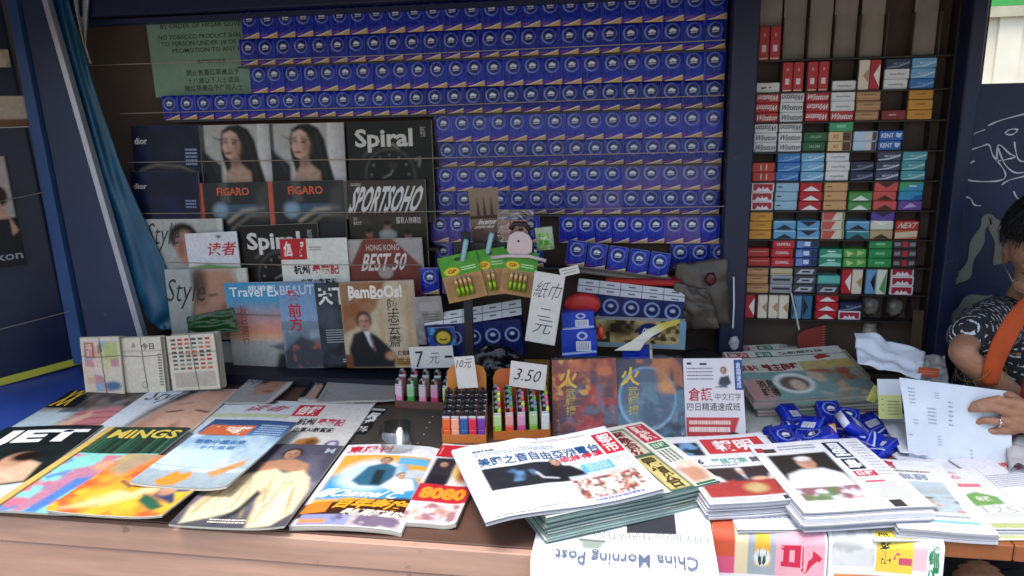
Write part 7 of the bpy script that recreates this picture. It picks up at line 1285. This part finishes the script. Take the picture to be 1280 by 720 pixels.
    mx = n.new('ShaderNodeMix'); mx.data_type = 'RGBA'; mx.inputs['A'].default_value = (.014, .015, .02, 1); l.new(gt.outputs[0], mx.inputs['Factor']); l.new(br.outputs['Color'], mx.inputs['B']); l.new(mx.outputs['Result'], b.inputs['Base Color'])
    ms.materials.clear(); ms.materials.append(sm_); ms.polygons.foreach_set('use_smooth', np.ones(len(ms.polygons), bool)); sh_ = bpy.data.objects.new('shirt', ms); COL.objects.link(sh_); sh_.parent = o
    # orange strap over the chest and the dark red apron
    def strap(px, wd, name, m, th=.002):
        V = []; F = []
        q = [L(ony(x, y, d)) for x, y, d in px]; n_ = len(q)
        for i, c in enumerate(q):
            t = nrm(q[min(i+1, n_-1)]-q[max(i-1, 0)]); s_ = nrm(np.cross(t, [0, 1, 0])); V += [c-s_*wd[i]/2+np.array([0, .006, 0]), c-s_*wd[i]/6+np.array([0, -.002, 0]), c+s_*wd[i]/6+np.array([0, .001, 0]), c+s_*wd[i]/2+np.array([0, .007, 0])]
        for i in range(n_-1):
            for k in range(3): F.append((4*i+k, 4*i+k+1, 4*i+5+k, 4*i+4+k))
        mb = MB(); mb.add(V, F, lin('#ffffff')); z = part(mb, name, m); z.modifiers.new('u', 'SUBSURF').render_levels = 2; z.modifiers.new('s', 'SOLIDIFY').thickness = th
    strap([(1296, 372, -.345), (1281, 385, -.375), (1266, 408, -.392), (1252, 434, -.395), (1243, 458, -.39), (1238, 482, -.38)], [.03, .035, .042, .04, .036, .034], 'strap', mat('orange_cloth', '#a8441c', rough=.85, noise=.2, nscale=30, bump=.3, bscale=120))
    strap([(1300, 466, -.395), (1297, 490, -.40), (1296, 520, -.40), (1296, 560, -.39)], [.05, .06, .07, .075], 'apron', mat('dark_red_cloth', '#6a1414', rough=.85, noise=.2, nscale=20))
    # trousers
    tm = MB()
    for e in (-1, 1):
        kn = pv+np.array([e*.11-.06, -.36, .0]); kn[2] = .60; ft = kn+np.array([0, .04, 0]); ft[2] = .10
        tm.tube([L(pv+np.array([e*.06, 0, .0])), L((pv+kn)/2+np.array([e*.04, 0, 0])), L(kn), L(kn+np.array([0, .01, -.06])), L(ft)], [.15, .115, .085, .08, .06], '#ffffff', n=16)
    part(tm, 'trousers', mat('dark_trousers', '#15161c', rough=.9, noise=.2))
    rm = MB(); c = ony(1248, 527, -.4455); rm.tube([L(c+np.array([.0, .0105*math.cos(t), .0105*math.sin(t)])) for t in np.linspace(0, 2*math.pi, 16)], .0016, '#ffffff', n=6, caps=False); rm.tube([L(c+np.array([0, -.0105, .002])), L(c+np.array([0, -.0135, .003]))], .004, '#ffffff', n=8); part(rm, 'ring', mat('silver', '#c9c9cc', rough=.15, metal=1))
    bm_ = MB()
    for t0 in (.22, .40):
        c = elR+(wrR-elR)*t0; t = nrm(wrR-elR); a = nrm(np.cross(t, [0, 0, 1])); b_ = np.cross(t, a); rr = .041-.006*t0; bm_.tube([L(c+a*rr*math.cos(w)+b_*rr*math.sin(w)) for w in np.linspace(0, 2*math.pi, 26)], .0012, '#ffffff', n=6, caps=False)
    part(bm_, 'bracelet', mat('gold_thread', '#8a6a34', rough=.35, metal=.6))
    # stool
    st = thing('stool', 'dark stool under the stallholder behind the counter', 'stool', Matrix.Translation((base[0], base[1], 0)))
    mb = MB(); mb.lathe([(0, .44), (.16, .44), (.17, .425), (.17, .40), (0, .40)], '#ffffff', 0, 24); mb.obj('seat', BLACK, st)
    for k in range(4): a = math.pi/4+k*math.pi/2; mb = MB(); mb.tube([(.12*math.cos(a), .12*math.sin(a), .398), (.17*math.cos(a), .17*math.sin(a), 0)], .012, '#ffffff'); mb.obj('leg', BLACK, st)
person()
# ---- the sheet held up in the hand
def held():
    tl, tr, br, bl = ony(1124, 472, -.398), ony(1267, 490, -.415), ony(1263, 604, -.475), ony(1138, 585, -.470)
    w = float(np.linalg.norm(tr-tl)); h = float(np.linalg.norm(bl-tl)); cv = Cv(w, h, '#ccd2de', .0024); sh = Sheet(w, h); cv.noise(3, '#c0c8d6', .5, .2, .6, 5)
    for (a, b, c, d, n) in ((.06, .1, .12, .3, 5), (.3, .12, .34, .2, 3), (.22, .3, .3, .5, 5), (.08, .45, .12, .52, 2), (.02, .62, .06, .66, 1), (.3, .6, .34, .72, 4), (.42, .2, .46, .5, 6), (.6, .7, .63, .9, 5), (.1, .86, .3, .9, 2)): sh.bars(a, b, c, d, n, '#8f98aa', .35)
    nn = nrm(np.cross(tr-tl, tl-bl)); o0 = bl
    def fn(V):
        u = V[:, 0]/w; v = 1-V[:, 1]/h; P = ((1-u)[:, None]*tl+u[:, None]*tr)*(1-v)[:, None]+((1-u)[:, None]*bl+u[:, None]*br)*v[:, None]
        k = .012*np.sin(u*2.6+.3)*v-.010*np.exp(-((u-.45)/.12)**2)*v+.004*np.sin(v*5+u*3); return P+nn*(V[:, 2]+k)[:, None]-o0
    r = thing('paper_sheet', 'large printed white sheet held up in the hand at the right', 'paper', Matrix.Translation(o0)); mb = MB(); cv.mesh_into(mb, 0, 0, fn); q = mb.obj('sheet', INK, r, True); sh.mb.warp(lambda V: fn(V+np.array([0, 0, .0004]))); sh.mb.obj('lettering', INK, r)['kind'] = 'stuff'
held()
